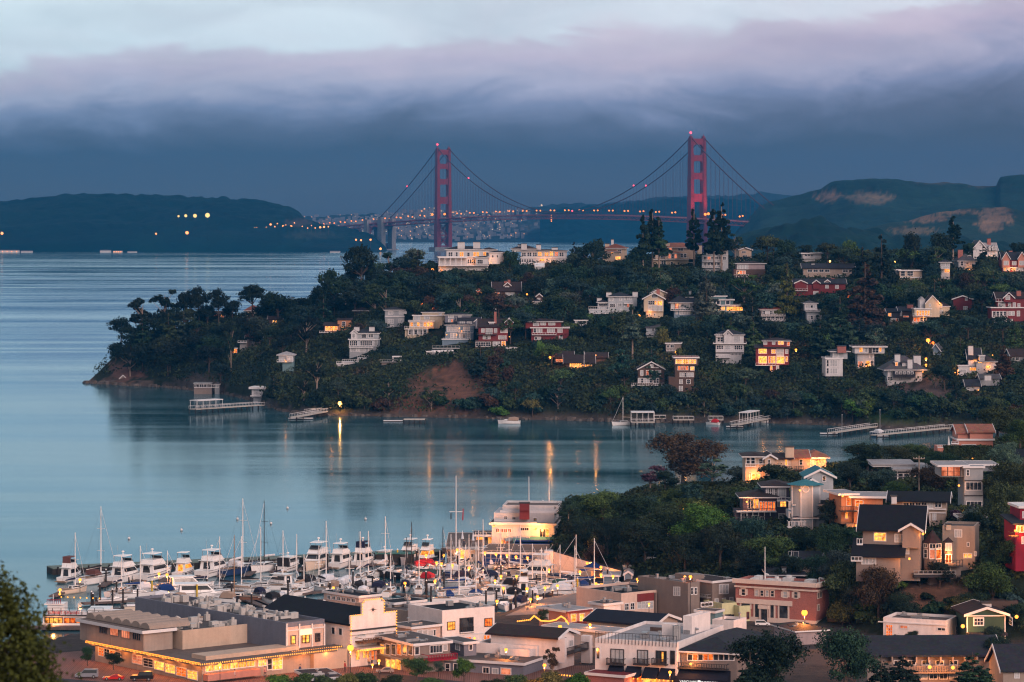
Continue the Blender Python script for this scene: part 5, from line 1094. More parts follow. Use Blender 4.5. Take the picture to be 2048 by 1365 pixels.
for k in range(7):
 c=q[3].lerp(q[0],(k+.5)/7)
 for j in range(6):
  t0,t1=pi*j/6,pi*(j+1)/6;rr=(q[3]-q[0]).length/14
  A=lambda t,d:(c.x+ey.x*rr*cos(t)+ex.x*d,c.y+ey.y*rr*cos(t)+ex.y*d,8.9+1.0*sin(t))
  sc.face([A(t0,1.2),A(t1,1.2),A(t1,9),A(t0,9)]);sc.face([A(t0,1.2),A(t1,1.2),(c.x+ex.x*1.2,c.y+ex.y*1.2,8.9)])
h.part(sc,'vaulted_roof',WM('greige'))
h.v=VF;h.tb(365,1268,503,318,8.0,5.45,'beige',d=13).roof('flat',4,-1,'flat').boxes(18,5,(.6,1.5),pm('duct_silver',(.42,.40,.38),.5,.2),'roof_duct',(.3,1.1))
h.tb(398+14,1313,470,330,6.1,5.45,'beige',d=4,w=18,name='planter_wall')
h=NB(VF,'long grey building with a lit sign and two glowing upper windows on its beige end',571,1340,'sign-lit grey building',Y=494,name='shop_building',cat='building')
h.tb(571,1252.5,649,340,9.25,TZ,'grayblue',d=44).roof('flat',1,-1,'flat').boxes(60,8,(.45,1.5),pm('duct_silver',(.42,.40,.38)),'roof_duct',(.3,1.2))
h.v=VT2;h.slab(978,1376,520,1010,0,.1,WM('stucco'),name='end_wall');h.poly=[p-V((E_.y,-E_.x))*-.1 if i<2 else p for i,p in enumerate(h.poly)]
for x in(978,1108,1238,1364):h.slab(x,x+12,500,780,.1,.25,TRIM,name='pilaster')
h.slab(978,1376,548,560,.1,.22,TRIM,name='band').slab(1122,1235,562,612,.1,.35,em('sign_glow',(1,.62,.26),2.2),name='lit_sign')
h.win(1034,628,1070,702,'y',pr=.1,frame=TRIMD).row(1146,618,1214,690,'yy',pr=.1,gap=.08,frame=TRIMD).win(1284,604,1322,676,'d',pr=.1,frame=TRIMD)
h.row(1076,810,1120,900,'p',pr=.1).row(1140,808,1222,925,'oo',pr=.1,gap=.1).win(1252,790,1340,860,'y',pr=.1,mull=(3,2)).slab(1080,1225,925,960,.1,1.6,WM('stucco'),name='planter').slab(1330,1455,905,940,.1,1.6,WM('stucco'),name='planter')
a_,e_,n_,L_=h._face('f');h.part(MB().obox(a_,e_,-.5,L_+4.5,n_,.1,2.4,5.25,5.5),'porch_roof',RM('tanf'));o_=a_+n_*2.45
lamp_line(h,o_-e_*.5,o_+e_*(L_+4.5),5.42)
h.cols(1080,1445,790,950,4,2.2,r=.09)
h.glow(1180,640,60,bulb=False,off=-2)
h=NB(VF,'black-roofed hall whose stepped false front is outlined in bulbs, with a compass star',700,1335,'bulb-outlined false front hall',Y=497,name='false_front_hall',cat='building')
h.tb(700,1251,787,583,9.0,TZ,'stuccow',d=24).roof('gable',26,.3,'dark',axis=1 if 0 else 1,trim=False)
a_,e_,n_,L_=h._face('f');ff=MB().obox(a_,e_,-.2,L_+.2,n_,.02,.4,7.4,10.6);ff.obox(a_,e_,L_*.24,L_*.74,n_,.021,.401,10.6,12.4);ff.obox(a_,e_,L_*.30,L_*.68,n_,.022,.402,12.4,12.9);h.part(ff,'false_front',WM('stuccow'))
h.part(MB().obox(a_,e_,-.3,L_+.3,n_,.4,.6,8.0,8.25),'cornice',TRIMD)
P_=lambda u,z:(a_+e_*u+n_*.55,z)
for(u0,z0_),(u1,z1_)in zip([(-.2,4),(-.2,10.6),(L_*.24,10.6),(L_*.24,12.4),(L_*.30,12.9),(L_*.68,12.9),(L_*.74,12.4),(L_*.74,10.6),(L_+.2,10.6)],[(-.2,10.6),(L_*.24,10.6),(L_*.24,12.4),(L_*.30,12.9),(L_*.68,12.9),(L_*.74,12.4),(L_*.74,10.6),(L_+.2,10.6),(L_+.2,6)]):
 mb=MB();p,q=a_+e_*u0+n_*.55,a_+e_*u1+n_*.55;n=max(2,int(sqrt((u1-u0)**2+(z1_-z0_)**2)/.42))
 for i in range(n+1):c=p.lerp(q,i/n);mb.ball((c.x,c.y,z0_+(z1_-z0_)*i/n),.12,5)
 h.part(mb,'bulb_string',TW)
for u,z in((L_*.5,11.5),(L_*.1,9.4),(L_*.9,9.4),(L_*.5,9.6)):
 c=a_+e_*u+n_*1.8;l=bpy.data.lights.new('lamp_light','POINT');l.energy=32;l.color=(1,.30,.06);l.shadow_soft_size=.8;lo=bpy.data.objects.new('lamp_light',l);link(lo,h.root);lo.location=V((c.x,c.y,z))-V(h.root['_w'])
star=MB();c=a_+e_*(L_*.49)+n_*.42
for i in range(8):
 t=pi/4*i;ln=.95 if i%2==0 else .5
 A=lambda r,tt:tuple(V((c.x,c.y,11.2))+V((e_.x,e_.y,0))*r*cos(tt)+V((0,0,1))*r*sin(tt))
 star.face([A(.0,0),A(.18,t-.4),A(ln,t),A(.18,t+.4)])
h.part(star,'compass_star',TRIMD)
h.v=VT2;h.row(1712,540,1792,625,'ww',gap=.15,pr=0).row(1915,515,1990,605,'ww',gap=.15).v=VT3;h.row(75,520,145,605,'w',mull=(2,2));h.v=VT2
h.row(1432,540,1580,605,'dd',f='l',dy=20,gap=.6).rail(1690,1930,630,665,2.2,mat=WM('wood'),step=.5).rail(1930,2140,605,645,2.4,mat=WM('wood'),step=.5)
h.slab(1650,2140,715,740,0,2.6,WM('stucco'),name='canopy');o_=a_+n_*2.7
lamp_line(h,o_-e_*.4,o_+e_*(L_*.86),5.2,r=.16,watts=260);h.row(1690,780,1740,870,'y',mull=(1,1)).row(1765,780,1835,850,'ll').row(1850,780,1920,870,'op')
h.part(MB().obox(a_,e_,-7,-.3,n_,-6,-.3,TZ,5.2),'side_shop',WM('beige'));h.v=VT2
for i in range(5):
 p=at(VT2[0]+(1290+i*24)/5.12,VT2[1]+(375-i*26)/5.12,512+i*2.6);vh=MB();vh.tube((p.x,p.y,p.z-1.2),tuple(p),.13,n=6).tube(tuple(p),(p.x-.4,p.y,p.z+.15),.16,n=6);h.part(vh,'roof_vent',TRIM)
def block(label,ref,B,xr,xl,zt,mat,a=40,d=None,roof=('flat',1,-1,'flat'),nb=0,z0=TZ,view=VF,name='shop_building',w=None,seed=1):
 full=(view[0]+B[0]/view[2],view[1]+B[1]/view[2]);b=onz(full[0],full[1],zt);yb=YH+(CH-TZ)*F/b.y
 h=NB(VF,label,full[0],yb,ref,Y=b.y,name=name,cat='building');h.v=view
 h.tb(B[0],B[1],xr,xl,zt,z0,mat,a=a,d=d,w=w)
 if roof:h.roof(*roof)
 if nb:h.boxes(nb,seed)
 return h
h=block('low black-roofed block with an orange-lit tan end behind the bulb-outlined hall','tan-ended black-roofed block',(1730,232),1950,1370,7.5,'stucco',view=VT2,roof=('flat',1,.2,'dark'),nb=5);h.glow(1830,200,40,bulb=False)
h.row(1400,215,1700,245,'dddddd',f='l',gap=.4,dy=40)
h=block('dark flat roof with a pale raised skylight edge next to the marina','skylight-edged dark roof',(250,300),560,110,6.8,'greige',view=VT3,roof=('flat',1,.3,'dark'),nb=4,seed=2)
h=block('wide dark roof dotted with vent pipes between the hall and the white block','vent-dotted dark roof',(420,405),700,130,6.2,'greige',view=VT3,nb=9,seed=3,d=16)
h=block('salmon-walled garage block with a grey flat roof beside the bulb-outlined hall','salmon garage block',(430,548),722,232,5.6,'stucco',view=VT3,roof=('flat',1.5,.4,'flat'),nb=3,seed=4);h.row(484,570,640,638,'www',gap=.03,mull=(1,1)).win(650,565,668,620,'d').row(260,520,400,600,'.',f='l')
h.glow(260,560,60,bulb=False,off=-2)
h=block('white cubic building with a recessed dark balcony between two square windows','white cubic building',(740,397),1275,570,7.6,'stuccow',view=VT3,a=34,roof=('flat',2,-1,'dark'),nb=5,seed=5,d=11)
h.win(795,487,865,560,'y',mull=(3,1),frame=TRIMD).win(1176,450,1246,524,'o',mull=(3,2),frame=TRIMD).win(922,446,1052,580,'d',mull=(4,1),frame=TRIMD).rail(918,1054,528,585,.3,mat=IRON,step=.35).slab(915,1062,582,592,0,.4,TRIM,name='ledge').slab(740,1230,606,618,0,.1,TRIM,name='band').glow(1070,650,160,off=-3).row(900,640,1040,665,'oo').row(1160,620,1226,660,'oo')
h=block('long white-walled hall with a brown ridge roof and a gabled balcony end','brown-ridged white hall',(1907,652),2090,1237,7.3,'stuccow',view=VT3,a=62,roof=('gable',66,.7,'brown',1),seed=6)
h.v=VT4;h.slab(318,345,720,1000,0,1.6,WM('stuccow'),name='pier').slab(60,80,745,1000,0,1.6,WM('stuccow'),name='pier').rail(80,318,820,880,1.4,mat=IRON,step=.4).win(128,755,160,840,'d',frame=TRIMD).win(195,775,232,830,'w')
h=block('taupe corner building with a bay of white-framed windows and a red roof-deck railing','red-railed corner building',(450,722),820,90,6.7,'taupe',view=VT3,a=32,roof=('flat',1.5,.3,'flat'),nb=4,seed=7,d=13)
h.row(265,735,500,815,'....',f='f').win(460,740,498,815,'d',mull=(1,1)).win(615,725,735,795,'d',mull=(4,1)).win(755,715,785,772,'w',mull=(1,1)).rail(525,825,798,846,2.2,mat=WM('red'),step=.3)
h.row(100,715,445,815,'lddodd',f='l',gap=.3,mull=(1,1)).row(165,870,320,980,'yyl',f='l',gap=.1,mull=(1,1)).slab(90,450,845,858,0,.3,WM('grey'),f='l',name='belt').glow(260,940,60,bulb=False,off=-3)
h.tb(962,705,1090,825,6.3,TZ,'grayblue',a=32,d=6).roof('flat',1.5,.3,'flat').win(1015,718,1045,768,'d',mull=(1,1)).win(880,712,918,765,'w',f='l')
h=block('low blue-grey shopfront with a slate-coloured flat roof behind the street trees','blue-grey shopfront',(1570,920),1640,632,4.0,'grayblue',view=VT3,a=66,roof=('flat',2,.3,'flat'),nb=6,seed=8,w=8)
h.win(775,912,815,1010,'d',f='l',mull=(1,2)).win(640,905,700,990,'d',f='l').win(860,915,960,1000,'d',f='l',mull=(3,1)).win(1160,950,1218,1005,'d',f='l').win(1256,962,1308,1012,'w',f='l').win(1345,960,1440,1020,'p',f='l',mull=(1,1))
h=block('white parapeted block with a blue-grey roof beside the brown-ridged white hall','white parapeted block',(1710,762),1740,1090,5.4,'stuccow',view=VT3,a=66,roof=('flat',2,-1,'slate'),nb=5,seed=9,w=8)
h.tb(1632,800,1700,1330,4.9,TZ,'stuccow',a=66,w=5).roof('flat',2,-1,'slate').win(1640,850,1690,880,'d')
h=block('pink flat-roofed restaurant with glowing corner windows by the marina','pink flat-roofed restaurant',(555,1084),737,320,5.4,'pink',view=V15,roof=('flat',2,.35,'pale'),nb=5,seed=10);h.win(582,1102,620,1162,'y',mull=(1,2)).win(652,1098,690,1158,'y',mull=(1,2)).slab(555,737,1160,1190,0,1.2,WM('darkred'),name='awning').slab(340,400,1080,1140,0,.1,TRIM,f='l',name='meter_box').slab(530,740,1068,
1082,.36,.6,WM('darkred'),name='eave')
h.glow(545,1160,220,off=-3).glow(640,1175,60,off=-2,bulb=False)
h=block('white bay-windowed cafe glowing between the pink restaurant and pink row','white bay-windowed cafe',(850,1028),990,740,5.5,'stuccow',view=V15,roof=('flat',2,.3,'flat'),nb=2,seed=11);h.row(855,1070,975,1130,'oly',gap=.15,mull=(1,1)).row(750,1068,820,1110,'yl',f='l',gap=.2).slab(850,990,1132,1142,0,.4,TRIM,name='band').glow(900,1150,120,off=-2.5)
h=block('pink and rust-brown three-part row with a recessed balcony','pink and rust row',(730,322),1274,270,6.1,'stucco',view=VT4,a=38,roof=('flat',1,-1,'dark'),nb=9,seed=12)
h.slab(892,1062,292,372,.01,.12,WM('darkred'),name='cladding').row(755,400,872,460,'dd',gap=.4,mull=(2,2),dy=-12).row(896,378,1052,442,'wwww',gap=.1,mull=(1,2)).win(1118,350,1242,462,'d',mull=(2,1),frame=WM('darkred')).rail(1118,1250,418,470,.5,mat=METAL,step=.3).slab(1063,1076,285,500,0,.5,WM('taupe'),name='fin')
h=block('taupe shop building with one wide white window right of the pink row','wide-windowed taupe shop',(1282,322),1484,1230,5.9,'taupe',view=VT4,a=38,roof=('flat',1,-1,'dark'),seed=13,d=12);h.win(1314,386,1420,468,'w',mull=(4,2))
h=block('set-back taupe upper storey with a tall triple window and a red lamp','set-back taupe storey',(1412,215),1532,1222,8.2,'taupe',view=VT4,a=38,roof=('flat',1,-1,'dark'),nb=6,seed=14,d=14);h.row(1432,235,1510,300,'dd',gap=.5).row(1268,232,1330,312,'www',f='l',gap=.1)
h.tb(1465,110,1580,1400,9.6,6,'taupe',a=38,d=5).glow(1380,122,90,col=(1,.22,.06))
h=block('tall taupe building with a triple white window over three small ones','triple-windowed taupe building',(1662,182),1900,1536,8.6,'taupe',view=VT4,a=40,roof=('flat',1,.25,'brown'),nb=3,seed=15,d=11);h.row(1732,205,1824,292,'www',gap=.08,mull=(1,2)).win(1688,352,1718,398,'w',mull=(1,1)).win(1764,346,1794,390,'w',mull=(1,1)).win(1840,338,1870,400,'w',mull=(1,2)).rail(1490,1650,290,320,1,mat=METAL,
step=.4,f='l')
h=block('teal-grey single-storey shop with three wall air units','teal-grey single-storey shop',(1690,490),1770,1490,4.6,'teal',view=VT4,a=60,roof=('flat',1,.2,'flat'),seed=16)
for i in range(3):
 p=at(*h.c(1566+i*40,408-i*4),h.Y+6);u=MB().box(p.x-.42,p.x+.42,p.y-.2,p.y+.2,p.z-.42,p.z+.42);o_=h.part(u,'air_unit',TRIM);h.part(MB().tube((p.x,p.y-.22,p.z),(p.x,p.y-.26,p.z),.27,n=12),'fan_grille',TRIMD,o_)
h=block('lime-cream stepped shop front with two dark windows before the bank','lime-cream shop',(1762,425),1940,1745,4.9,'lime',view=VT4,a=30,roof=('flat',1,-1,'flat'),seed=17,d=6);h.row(1788,514,1915,570,'dd',gap=.15,frame=TRIMD,mull=(1,1));h.tb(1940,452,2062,1935,4.5,TZ,'lime',a=25,d=6).roof('flat',1,-1,'flat').win(2018,488,2034,550,'d',frame=WM('darkred'),mull=(1,1))
h=block('dark gable-roofed low warehouse behind the white corner building','dark gable warehouse',(1062,622),1262,650,5.2,'greige',view=VT4,a=60,roof=('gable',76,.5,'navy',1),seed=18,d=13,w=9);h.win(868,606,890,650,'d',f='l').win(945,618,966,648,'d',f='l')
h=block('pale low roof with a white edge left of the white corner building','pale low flat roof',(640,700),800,345,5.0,'grey',view=VT4,a=55,roof=('flat',2,.3,'pale'),seed=19,d=14)
h=block('white corner building with three balconies, black awnings and a railed roof deck','white corner building',(1297,832),1330,462,9.2,'stuccow',view=VT4,a=67,roof=('flat',1,-1,'pale'),seed=20,w=22)
for x0,x1,y0,y1,c in((628,752,870,1000,'w'),(902,998,880,1010,'w'),(1092,1188,888,1010,'o'),(1240,1272,888,1012,'d')):
 h.win(x0,y0,x1,y1,c if c!='o' else 'd',f='l',mull=(3,1),frame=TRIMD)
 if x0<1200:h.rail(x0-34,x1+24,955,1010,.9,mat=IRON,f='l',step=.22)
h.win(1146,892,1164,990,'y',f='l',mull=(1,1),frame=TRIMD,pr=.06)
for x0 in(610,790,972,1135):
 a_,e_,n_,L_=h._face('l');X0,X1=h.c(x0,0)[0],h.c(x0+148,0)[0];u0,u1=sorted((h._u(a_,e_,X0),h._u(a_,e_,X1)))
 P=lambda u,d,z:(a_.x+e_.x*u+n_.x*d,a_.y+e_.y*u+n_.y*d,z)
 mb=MB();mb.hexa([P(u0,.02,4.3),P(u1,.02,4.3),P(u1,1.7,4.2),P(u0,1.7,4.2),P(u0,.02,5.7),P(u1,.02,5.7),P(u1,1.7,4.28),P(u0,1.7,4.28)]);h.part(mb,'awning',RM('navy'))
h.row(620,1110,1280,1200,'yoyoylwd',f='l',gap=.2,mull=(1,1)).win(478,850,508,960,'d',f='l',mull=(1,1))
a_,e_,n_,L_=h._face('l');rl=MB();
for i in range(25):u=L_*i/24;rl.tube((a_.x+e_.x*u+n_.x*.1,a_.y+e_.y*u+n_.y*.1,9.0),(a_.x+e_.x*u-n_.x*.05,a_.y+e_.y*u-n_.y*.05,10.7),.045,n=4)
rl.tube((a_.x,a_.y,10.7),((a_+e_*L_).x,(a_+e_*L_).y,10.7),.05,n=4);h.part(rl,'roof_railing',IRON)
o_=a_+n_*1.9;lamp_line(h,o_,o_+e_*L_,4.1,r=.12,step=.7,watts=240);lamp_line(h,a_-e_*7+n_*1.2,a_+n_*2.4,3.9,r=.14,step=.5,watts=260);h.boxes(6,31,(.8,2))
h.tb(1452,560,1642,1362,11.6,8,'stuccow',a=60).roof('flat',1,-1,'pale');h.tb(1262,612,1300,1205,11.4,9,'stuccow',a=60,d=2)
for i in range(3):p=at(*h.c(1275+i*22,700),478);h.part(MB().tube((p.x,p.y,9.2),(p.x,p.y,11.5),.32,n=10),'exhaust_duct',METAL)
h.slab(850,1105,690,745,-6,-5.8,WM('brown'),f='l',name='roof_screen')
h=block('grey hip-roofed office with a ribbon of small windows above a black awning','black-awning office',(1912,915),2100,1342,8.2,'taupe',view=VT4,a=70,roof=('hip',130,.8,'slate'),seed=21,w=20,name='office_building')
h.row(1410,918,1885,975,'dodoodddd',f='l',gap=.12,mull=(1,1)).rail(1312,1835,1000,1050,1.2,mat=IRON,f='l',step=.4).glow(1440,1015,130,off=1.5)
a_,e_,n_,L_=h._face('l');P=lambda u,d,z:(a_.x+e_.x*u+n_.x*d,a_.y+e_.y*u+n_.y*d,z)
u0,u1=sorted((h._u(a_,e_,h.c(1300,0)[0]),h._u(a_,e_,h.c(1850,0)[0])));mb=MB().hexa([P(u0,.02,3.6),P(u1,.02,3.6),P(u1,2,3.6),P(u0,2,3.6),P(u0,.02,5.6),P(u1,.02,5.6),P(u1,2,4.35),P(u0,2,4.35)]);aw=h.part(mb,'awning',RM('navy'))
def text(parent,s,loc,size,rz,mat,name='lettering',ext=.01,w=None):
 cu=bpy.data.curves.new(name,'FONT');cu.body=s;cu.size=size;cu.extrude=ext;cu.align_x='CENTER'
 t=bpy.data.objects.new('tmp',cu);COL.objects.link(t);bpy.context.view_layer.update()
 me=bpy.data.meshes.new_from_object(t);COL.objects.unlink(t);bpy.data.objects.remove(t)
 o=bpy.data.objects.new(name,me);me.materials.clear();me.materials.append(mat);link(o,parent);ow=parent.get('_w',(0,0,0))
 o.location=V(loc)-V(ow);o.rotation_euler=(R(90),0,rz);return o
um=(h._u(a_,e_,h.c(1555,0)[0]));c=P(um,2.03,3.72);ang=atan2(e_.y,e_.x)
SGN=em('letter_white',(1,.95,.9),.9)
text(h.root,'VANGUARD',(P(h._u(a_,e_,h.c(1458,0)[0]),2.03,3.74)),.52,ang,SGN);text(h.root,'PROPERTIES',P(h._u(a_,e_,h.c(1665,0)[0]),2.03,3.74),.52,ang,SGN)
sh=MB();c=V(P(h._u(a_,e_,h.c(1565,0)[0]),2.04,3.95));e3=V((e_.x,e_.y,0));sh.face([tuple(c+e3*-.22+V((0,0,.25))),tuple(c+e3*.22+V((0,0,.25))),tuple(c+e3*.2),tuple(c+V((0,0,-.28))),tuple(c+e3*-.2)]);h.part(sh,'shield_emblem',SGN)
h.row(1440,1155,1640,1200,'yyy',f='l',gap=.06,mull=(1,1))
h=block('white boxy roof house with a skylight frame beside the office hip roof','white skylight box',(1880,602),2012,1662,4.3,'stuccow',view=VT4,a=60,roof=('flat',2,-1,'flat'),nb=2,seed=22)
h=block('white low gallery with a lit corner window and an orange-lit end wall','white low gallery',(1177,802),1292,568,5.8,'stuccow',view=VC,a=66,roof=('flat',2,-1,'flat'),nb=5,seed=23,name='gallery')
h.row(588,815,664,928,'o',f='l',mull=(3,4)).win(732,822,800,848,'p',f='l',mull=(2,1)).win(1092,846,1160,868,'d',f='l',mull=(2,1)).slab(1030,1085,905,995,0,.06,TRIM,f='l',name='door').win(1262,830,1280,900,'d').glow(1330,828,420,off=-3,r=.35);h.slab(520,1177,796,806,0,.2,TRIM,f='l',name='cornice')
h=block('dark green clapboard house with white corner trim and a truss-braced gable','dark green gabled house',(1372,722),1735,1366,7.5,'green',view=VC,a=4,roof=('gable',66,.7,'brown',1),seed=24,d=9,name='house')
h.win(1440,755,1522,815,'d',mull=(3,2),fw=.2).slab(1366,1376,722,1010,0,.1,TRIM,name='corner_board').slab(1728,1738,722,1010,0,.1,TRIM,name='corner_board').slab(1372,1735,722,732,.02,.25,TRIM,name='gable_beam')
h.row(1385,915,1440,970,'.').row(1448,915,1600,1010,'oyyl',gap=.12).slab(1366,1740,885,908,0,1.6,RM('slate'),name='porch_roof').rail(1330,1650,970,1015,2.2,step=.4).glow(1560,925,220,off=-1).ch(1560,612,1.6,3,'white').win(1775,745,1800,810,'d',f='r').glow(1845,738,380,off=-2,r=.32)
h.box(1500,1860,590,760,'brown',d=5,off=10)
h.root['category']='house'
h=block('long motel-like building with a slate roof, beam ends and two star-bright lamps','long slate-roofed motel',(415,1112),1660,410,8.3,'taupe',view=VC,a=2,roof=('gable',128,.9,'slate',0),seed=25,d=12,name='motel')
h.row(640,1160,1310,1195,'ddddd',gap=.5).rail(640,1310,1195,1255,1.5,mat=WM('taupe'),step=.25).row(900,1260,1290,1330,'wddw',gap=.3)
for i in range(9):h.slab(640+i*116-4,640+i*116+8,1112,1165,0,1.3,WM('greige'),name='beam_end')
h.glow(1013,1220,300,off=-2.5,r=.3).glow(1235,1225,300,off=-2.5,r=.3)
for i,x in enumerate((676,1198,1237,1487)):p=at(*h.c(x,985),h.Y+6);h.part(MB().tube((p.x,p.y,p.z-1.8),tuple(p),.25,n=8).ball(tuple(p),.34,8),'roof_vent',METAL)
h=block('slate-roofed grey cottage with a small white window in the bottom right corner','slate-roofed corner cottage',(1715,1260),2010,1700,8.0,'greige',view=VC,a=3,roof=('gable',200,.5,'slate',0),seed=26,d=10,name='house');h.win(1830,1270,1866,1320,'w',mull=(3,3));h.root['category']='house'
h=block('low slate roof with red metal panels at the bottom edge below the white corner building','red-panelled low roof',(760,1150),880,380,4.6,'brick',view=VT4,a=60,roof=('flat',1,.3,'redmetal'),seed=27,w=9)
h=block('low grey roof with silver fans half hidden by the hedge at the bottom edge','fan-topped low roof',(1260,1075),1560,1110,4.2,'brick',view=VT2,a=20,roof=('flat',1,.3,'slate'),nb=5,seed=28,d=9)
h=block('shadowed modern roof and wall beside the parking row behind the big dark conifer','shadowed parking-side building',(1130,960),1480,1000,4.5,'mauve',view=V11,a=20,roof=('hip',60,.5,'slate'),nb=4,seed=29,d=9)
# ================= yacht harbour
GEL=pm('gelcoat_white',(.72,.72,.72),.3,.05,.5,.5);GELC=pm('gelcoat_cream',(.62,.52,.42),.35,.05,.5,.5);HBLUE=pm('hull_blue',(.02,.045,.12),.3,.1);HBLK=pm('hull_black',(.02,.02,.025),.3,.1);HRED=pm('hull_red',(.35,.02,.03),.4,.1)
TEAK=pm('deck_teak',(.26,.17,.11),.8,.2,2);DOCK=pm('dock_planks',(.11,.085,.08),.9,.25,.8);TINT=pm('tinted_glass',(.015,.018,.022),.1,.1,1,.6);MASTM=pm('mast_alloy',(.75,.72,.70),.4,.1,.5)
CANV=dict(blue=pm('canvas_blue',(.010,.040,.16),.9,.1),navy=pm('canvas_navy',(.012,.016,.045),.9,.1),black=pm('canvas_black',(.015,.015,.018),.9,.1),brown=pm('canvas_brown',(.12,.05,.045),.9,.1),red=pm('canvas_red',(.45,.02,.03),.9,.1),white=pm('canvas_white',(.6,.62,.66),.9,.1),tan=pm('canvas_tan',(.30,.22,.17),.9,.1),green=pm('canvas_green',(.02,.07,.06),.9,.1))
def hull_rings(L,B,H,stern=.86,fine=2.0,sheer=.35):
 rings,dk=[],[]
 for i in range(9):
  t=i/8;x=-L/2+L*t;b=B/2*(stern+(1-stern)*min(1,t/.4))if t<.4 else B/2*max(.02,1-((t-.4)/.6)**fine)
  z=H+sheer*H*t*t;xb=x*.94-.02*L
  rings.append([(x,-b,z),(xb,-b*.88,.2),(xb,-b*.5,-.35),(xb,b*.5,-.35),(xb,b*.88,.2),(x,b,z)]);dk.append((x,b,z))
 return rings,dk
def hull(root,L,B,H,mat,deckm=None,**k):
 rings,dk=hull_rings(L,B,H,**k);h=MB().loft(rings,cap=True).build('hull',mat,root,smooth=False)
 d=MB();
 for(x0,b0,z0),(x1,b1,z1)in zip(dk[:-1],dk[1:]):d.hexa([(x0,-b0*.97,z0-.12),(x1,-b1*.97,z1-.12),(x1,b1*.97,z1-.12),(x0,b0*.97,z0-.12),(x0,-b0*.97,z0-.03),(x1,-b1*.97,z1-.03),(x1,b1*.97,z1-.03),(x0,b0*.97,z0-.03)])
 d.build('deck',deckm or GEL,root);g=MB()
 for(x0,b0,z0),(x1,b1,z1)in zip(dk[:-1],dk[1:]):
  for s in(-1,1):g.tube((x0,s*b0,z0),(x1,s*b1,z1),.05,n=4)
 g.build('rubbing_strake',HBLK if mat is not HBLK else GEL,h);return h
def cabin(root,x0,x1,b,z0,z1,rk0,rk1,mat,name='cabin',taper=.82,glassband=True,gm=None):
 P=[(x0,-b,z0),(x1,-b,z0),(x1,b,z0),(x0,b,z0),(x0+rk0,-b*taper,z1),(x1-rk1,-b*taper,z1),(x1-rk1,b*taper,z1),(x0+rk0,b*taper,z1)]
 c=MB().hexa(P).build(name,mat,root)
 if glassband:
  g=MB();L0=lambda i,j,t:tuple(V(P[i]).lerp(V(P[j]),t))
  a,d=.42,.86
  for(p,q,n,e)in(((0,4),(1,5),V((0,-.03,0)),.06),((3,7),(2,6),V((0,.03,0)),.06)):
   A,B_,C,D=V(L0(*p,a)),V(L0(*q,a)),V(L0(*q,d)),V(L0(*p,d));A,B_,C,D=A.lerp(B_,e),B_.lerp(A,e),C.lerp(D,e),D.lerp(C,e);g.hexa([A,B_,B_+n,A+n,D,C,C+n,D+n])
  A,B_,C,D=V(L0(1,5,a)),V(L0(2,6,a)),V(L0(2,6,d)),V(L0(1,5,d));n=V((.04,0,0));A,B_,C,D=A.lerp(B_,.08),B_.lerp(A,.08),C.lerp(D,.08),D.lerp(C,.08);g.hexa([A,B_,B_+n,A+n,D,C,C+n,D+n])
  A,B_,C,D=V(L0(0,4,.1)),V(L0(3,7,.1)),V(L0(3,7,d)),V(L0(0,4,d));n=V((-.04,0,0));A,B_,C,D=A.lerp(B_,.25),B_.lerp(A,.25),C.lerp(D,.25),D.lerp(C,.25);g.hexa([A,B_,B_+n,A+n,D,C,C+n,D+n])
  g.build('window_band',gm or TINT,c)
 return c
def rails(root,dk,H,x0=.35,mat=None):
 m=MB();pts=[p for i,p in enumerate(dk)if i/8>=x0]
 for s in(-1,1):
  for(xa,ba,za),(xb,bb,zb)in zip(pts[:-1],pts[1:]):m.tube((xa,s*ba*.93,za+.65),(xb,s*bb*.93,zb+.65),.025,n=3);m.tube((xa,s*ba*.93,za),(xa,s*ba*.93,za+.65),.02,n=3)
 m.build('guard_rail',mat or METAL,root)
def mast(root,x,z0,h,L,cover,spreaders=1,stay=True,r=.12,mat=None):
 m=MB().tube((x,0,z0),(x,0,h),r,r*.6,6).build('mast',mat or MASTM,root)
 s=MB()
 for k in range(spreaders):zz=z0+(h-z0)*(k+1)/(spreaders+1.0);s.tube((x,-.95,zz),(x,.95,zz),.05,n=4)
 s.build('spreader',mat or MASTM,m)
 MB().tube((x,0,z0+1.3),(x-L*.36,0,z0+1.2),.07,n=5).build('boom',MASTM,m)
 if cover:MB().tube((x-.1,0,z0+1.5),(x-L*.34,0,z0+1.36),.24,.13,7).build('sail_cover',CANV[cover],m)
 if stay:
  for i,(a,b)in enumerate((((L*.47,0,z0*.9),(x,0,h*.97)),((-L*.48,0,z0*.8),(x,0,h*.98)),((x-.2,-1.1,z0*.8),(x,0,h*.93)),((x-.2,1.1,z0*.8),(x,0,h*.93)))):
   MB().tube(a,b,.035 if i==0 else .012,n=4).build('stay',(CANV['white']if i==0 else IRON),root)
def place(name,label,cat,group,px,py,head,z=0.0,Y=None):
 p=onz(px,py,z)if Y is None else at(px,py,Y);e=empty(name,(p.x,p.y,z if Y is None else p.z),R(head),world=False);tag(e,label,cat,group);return e
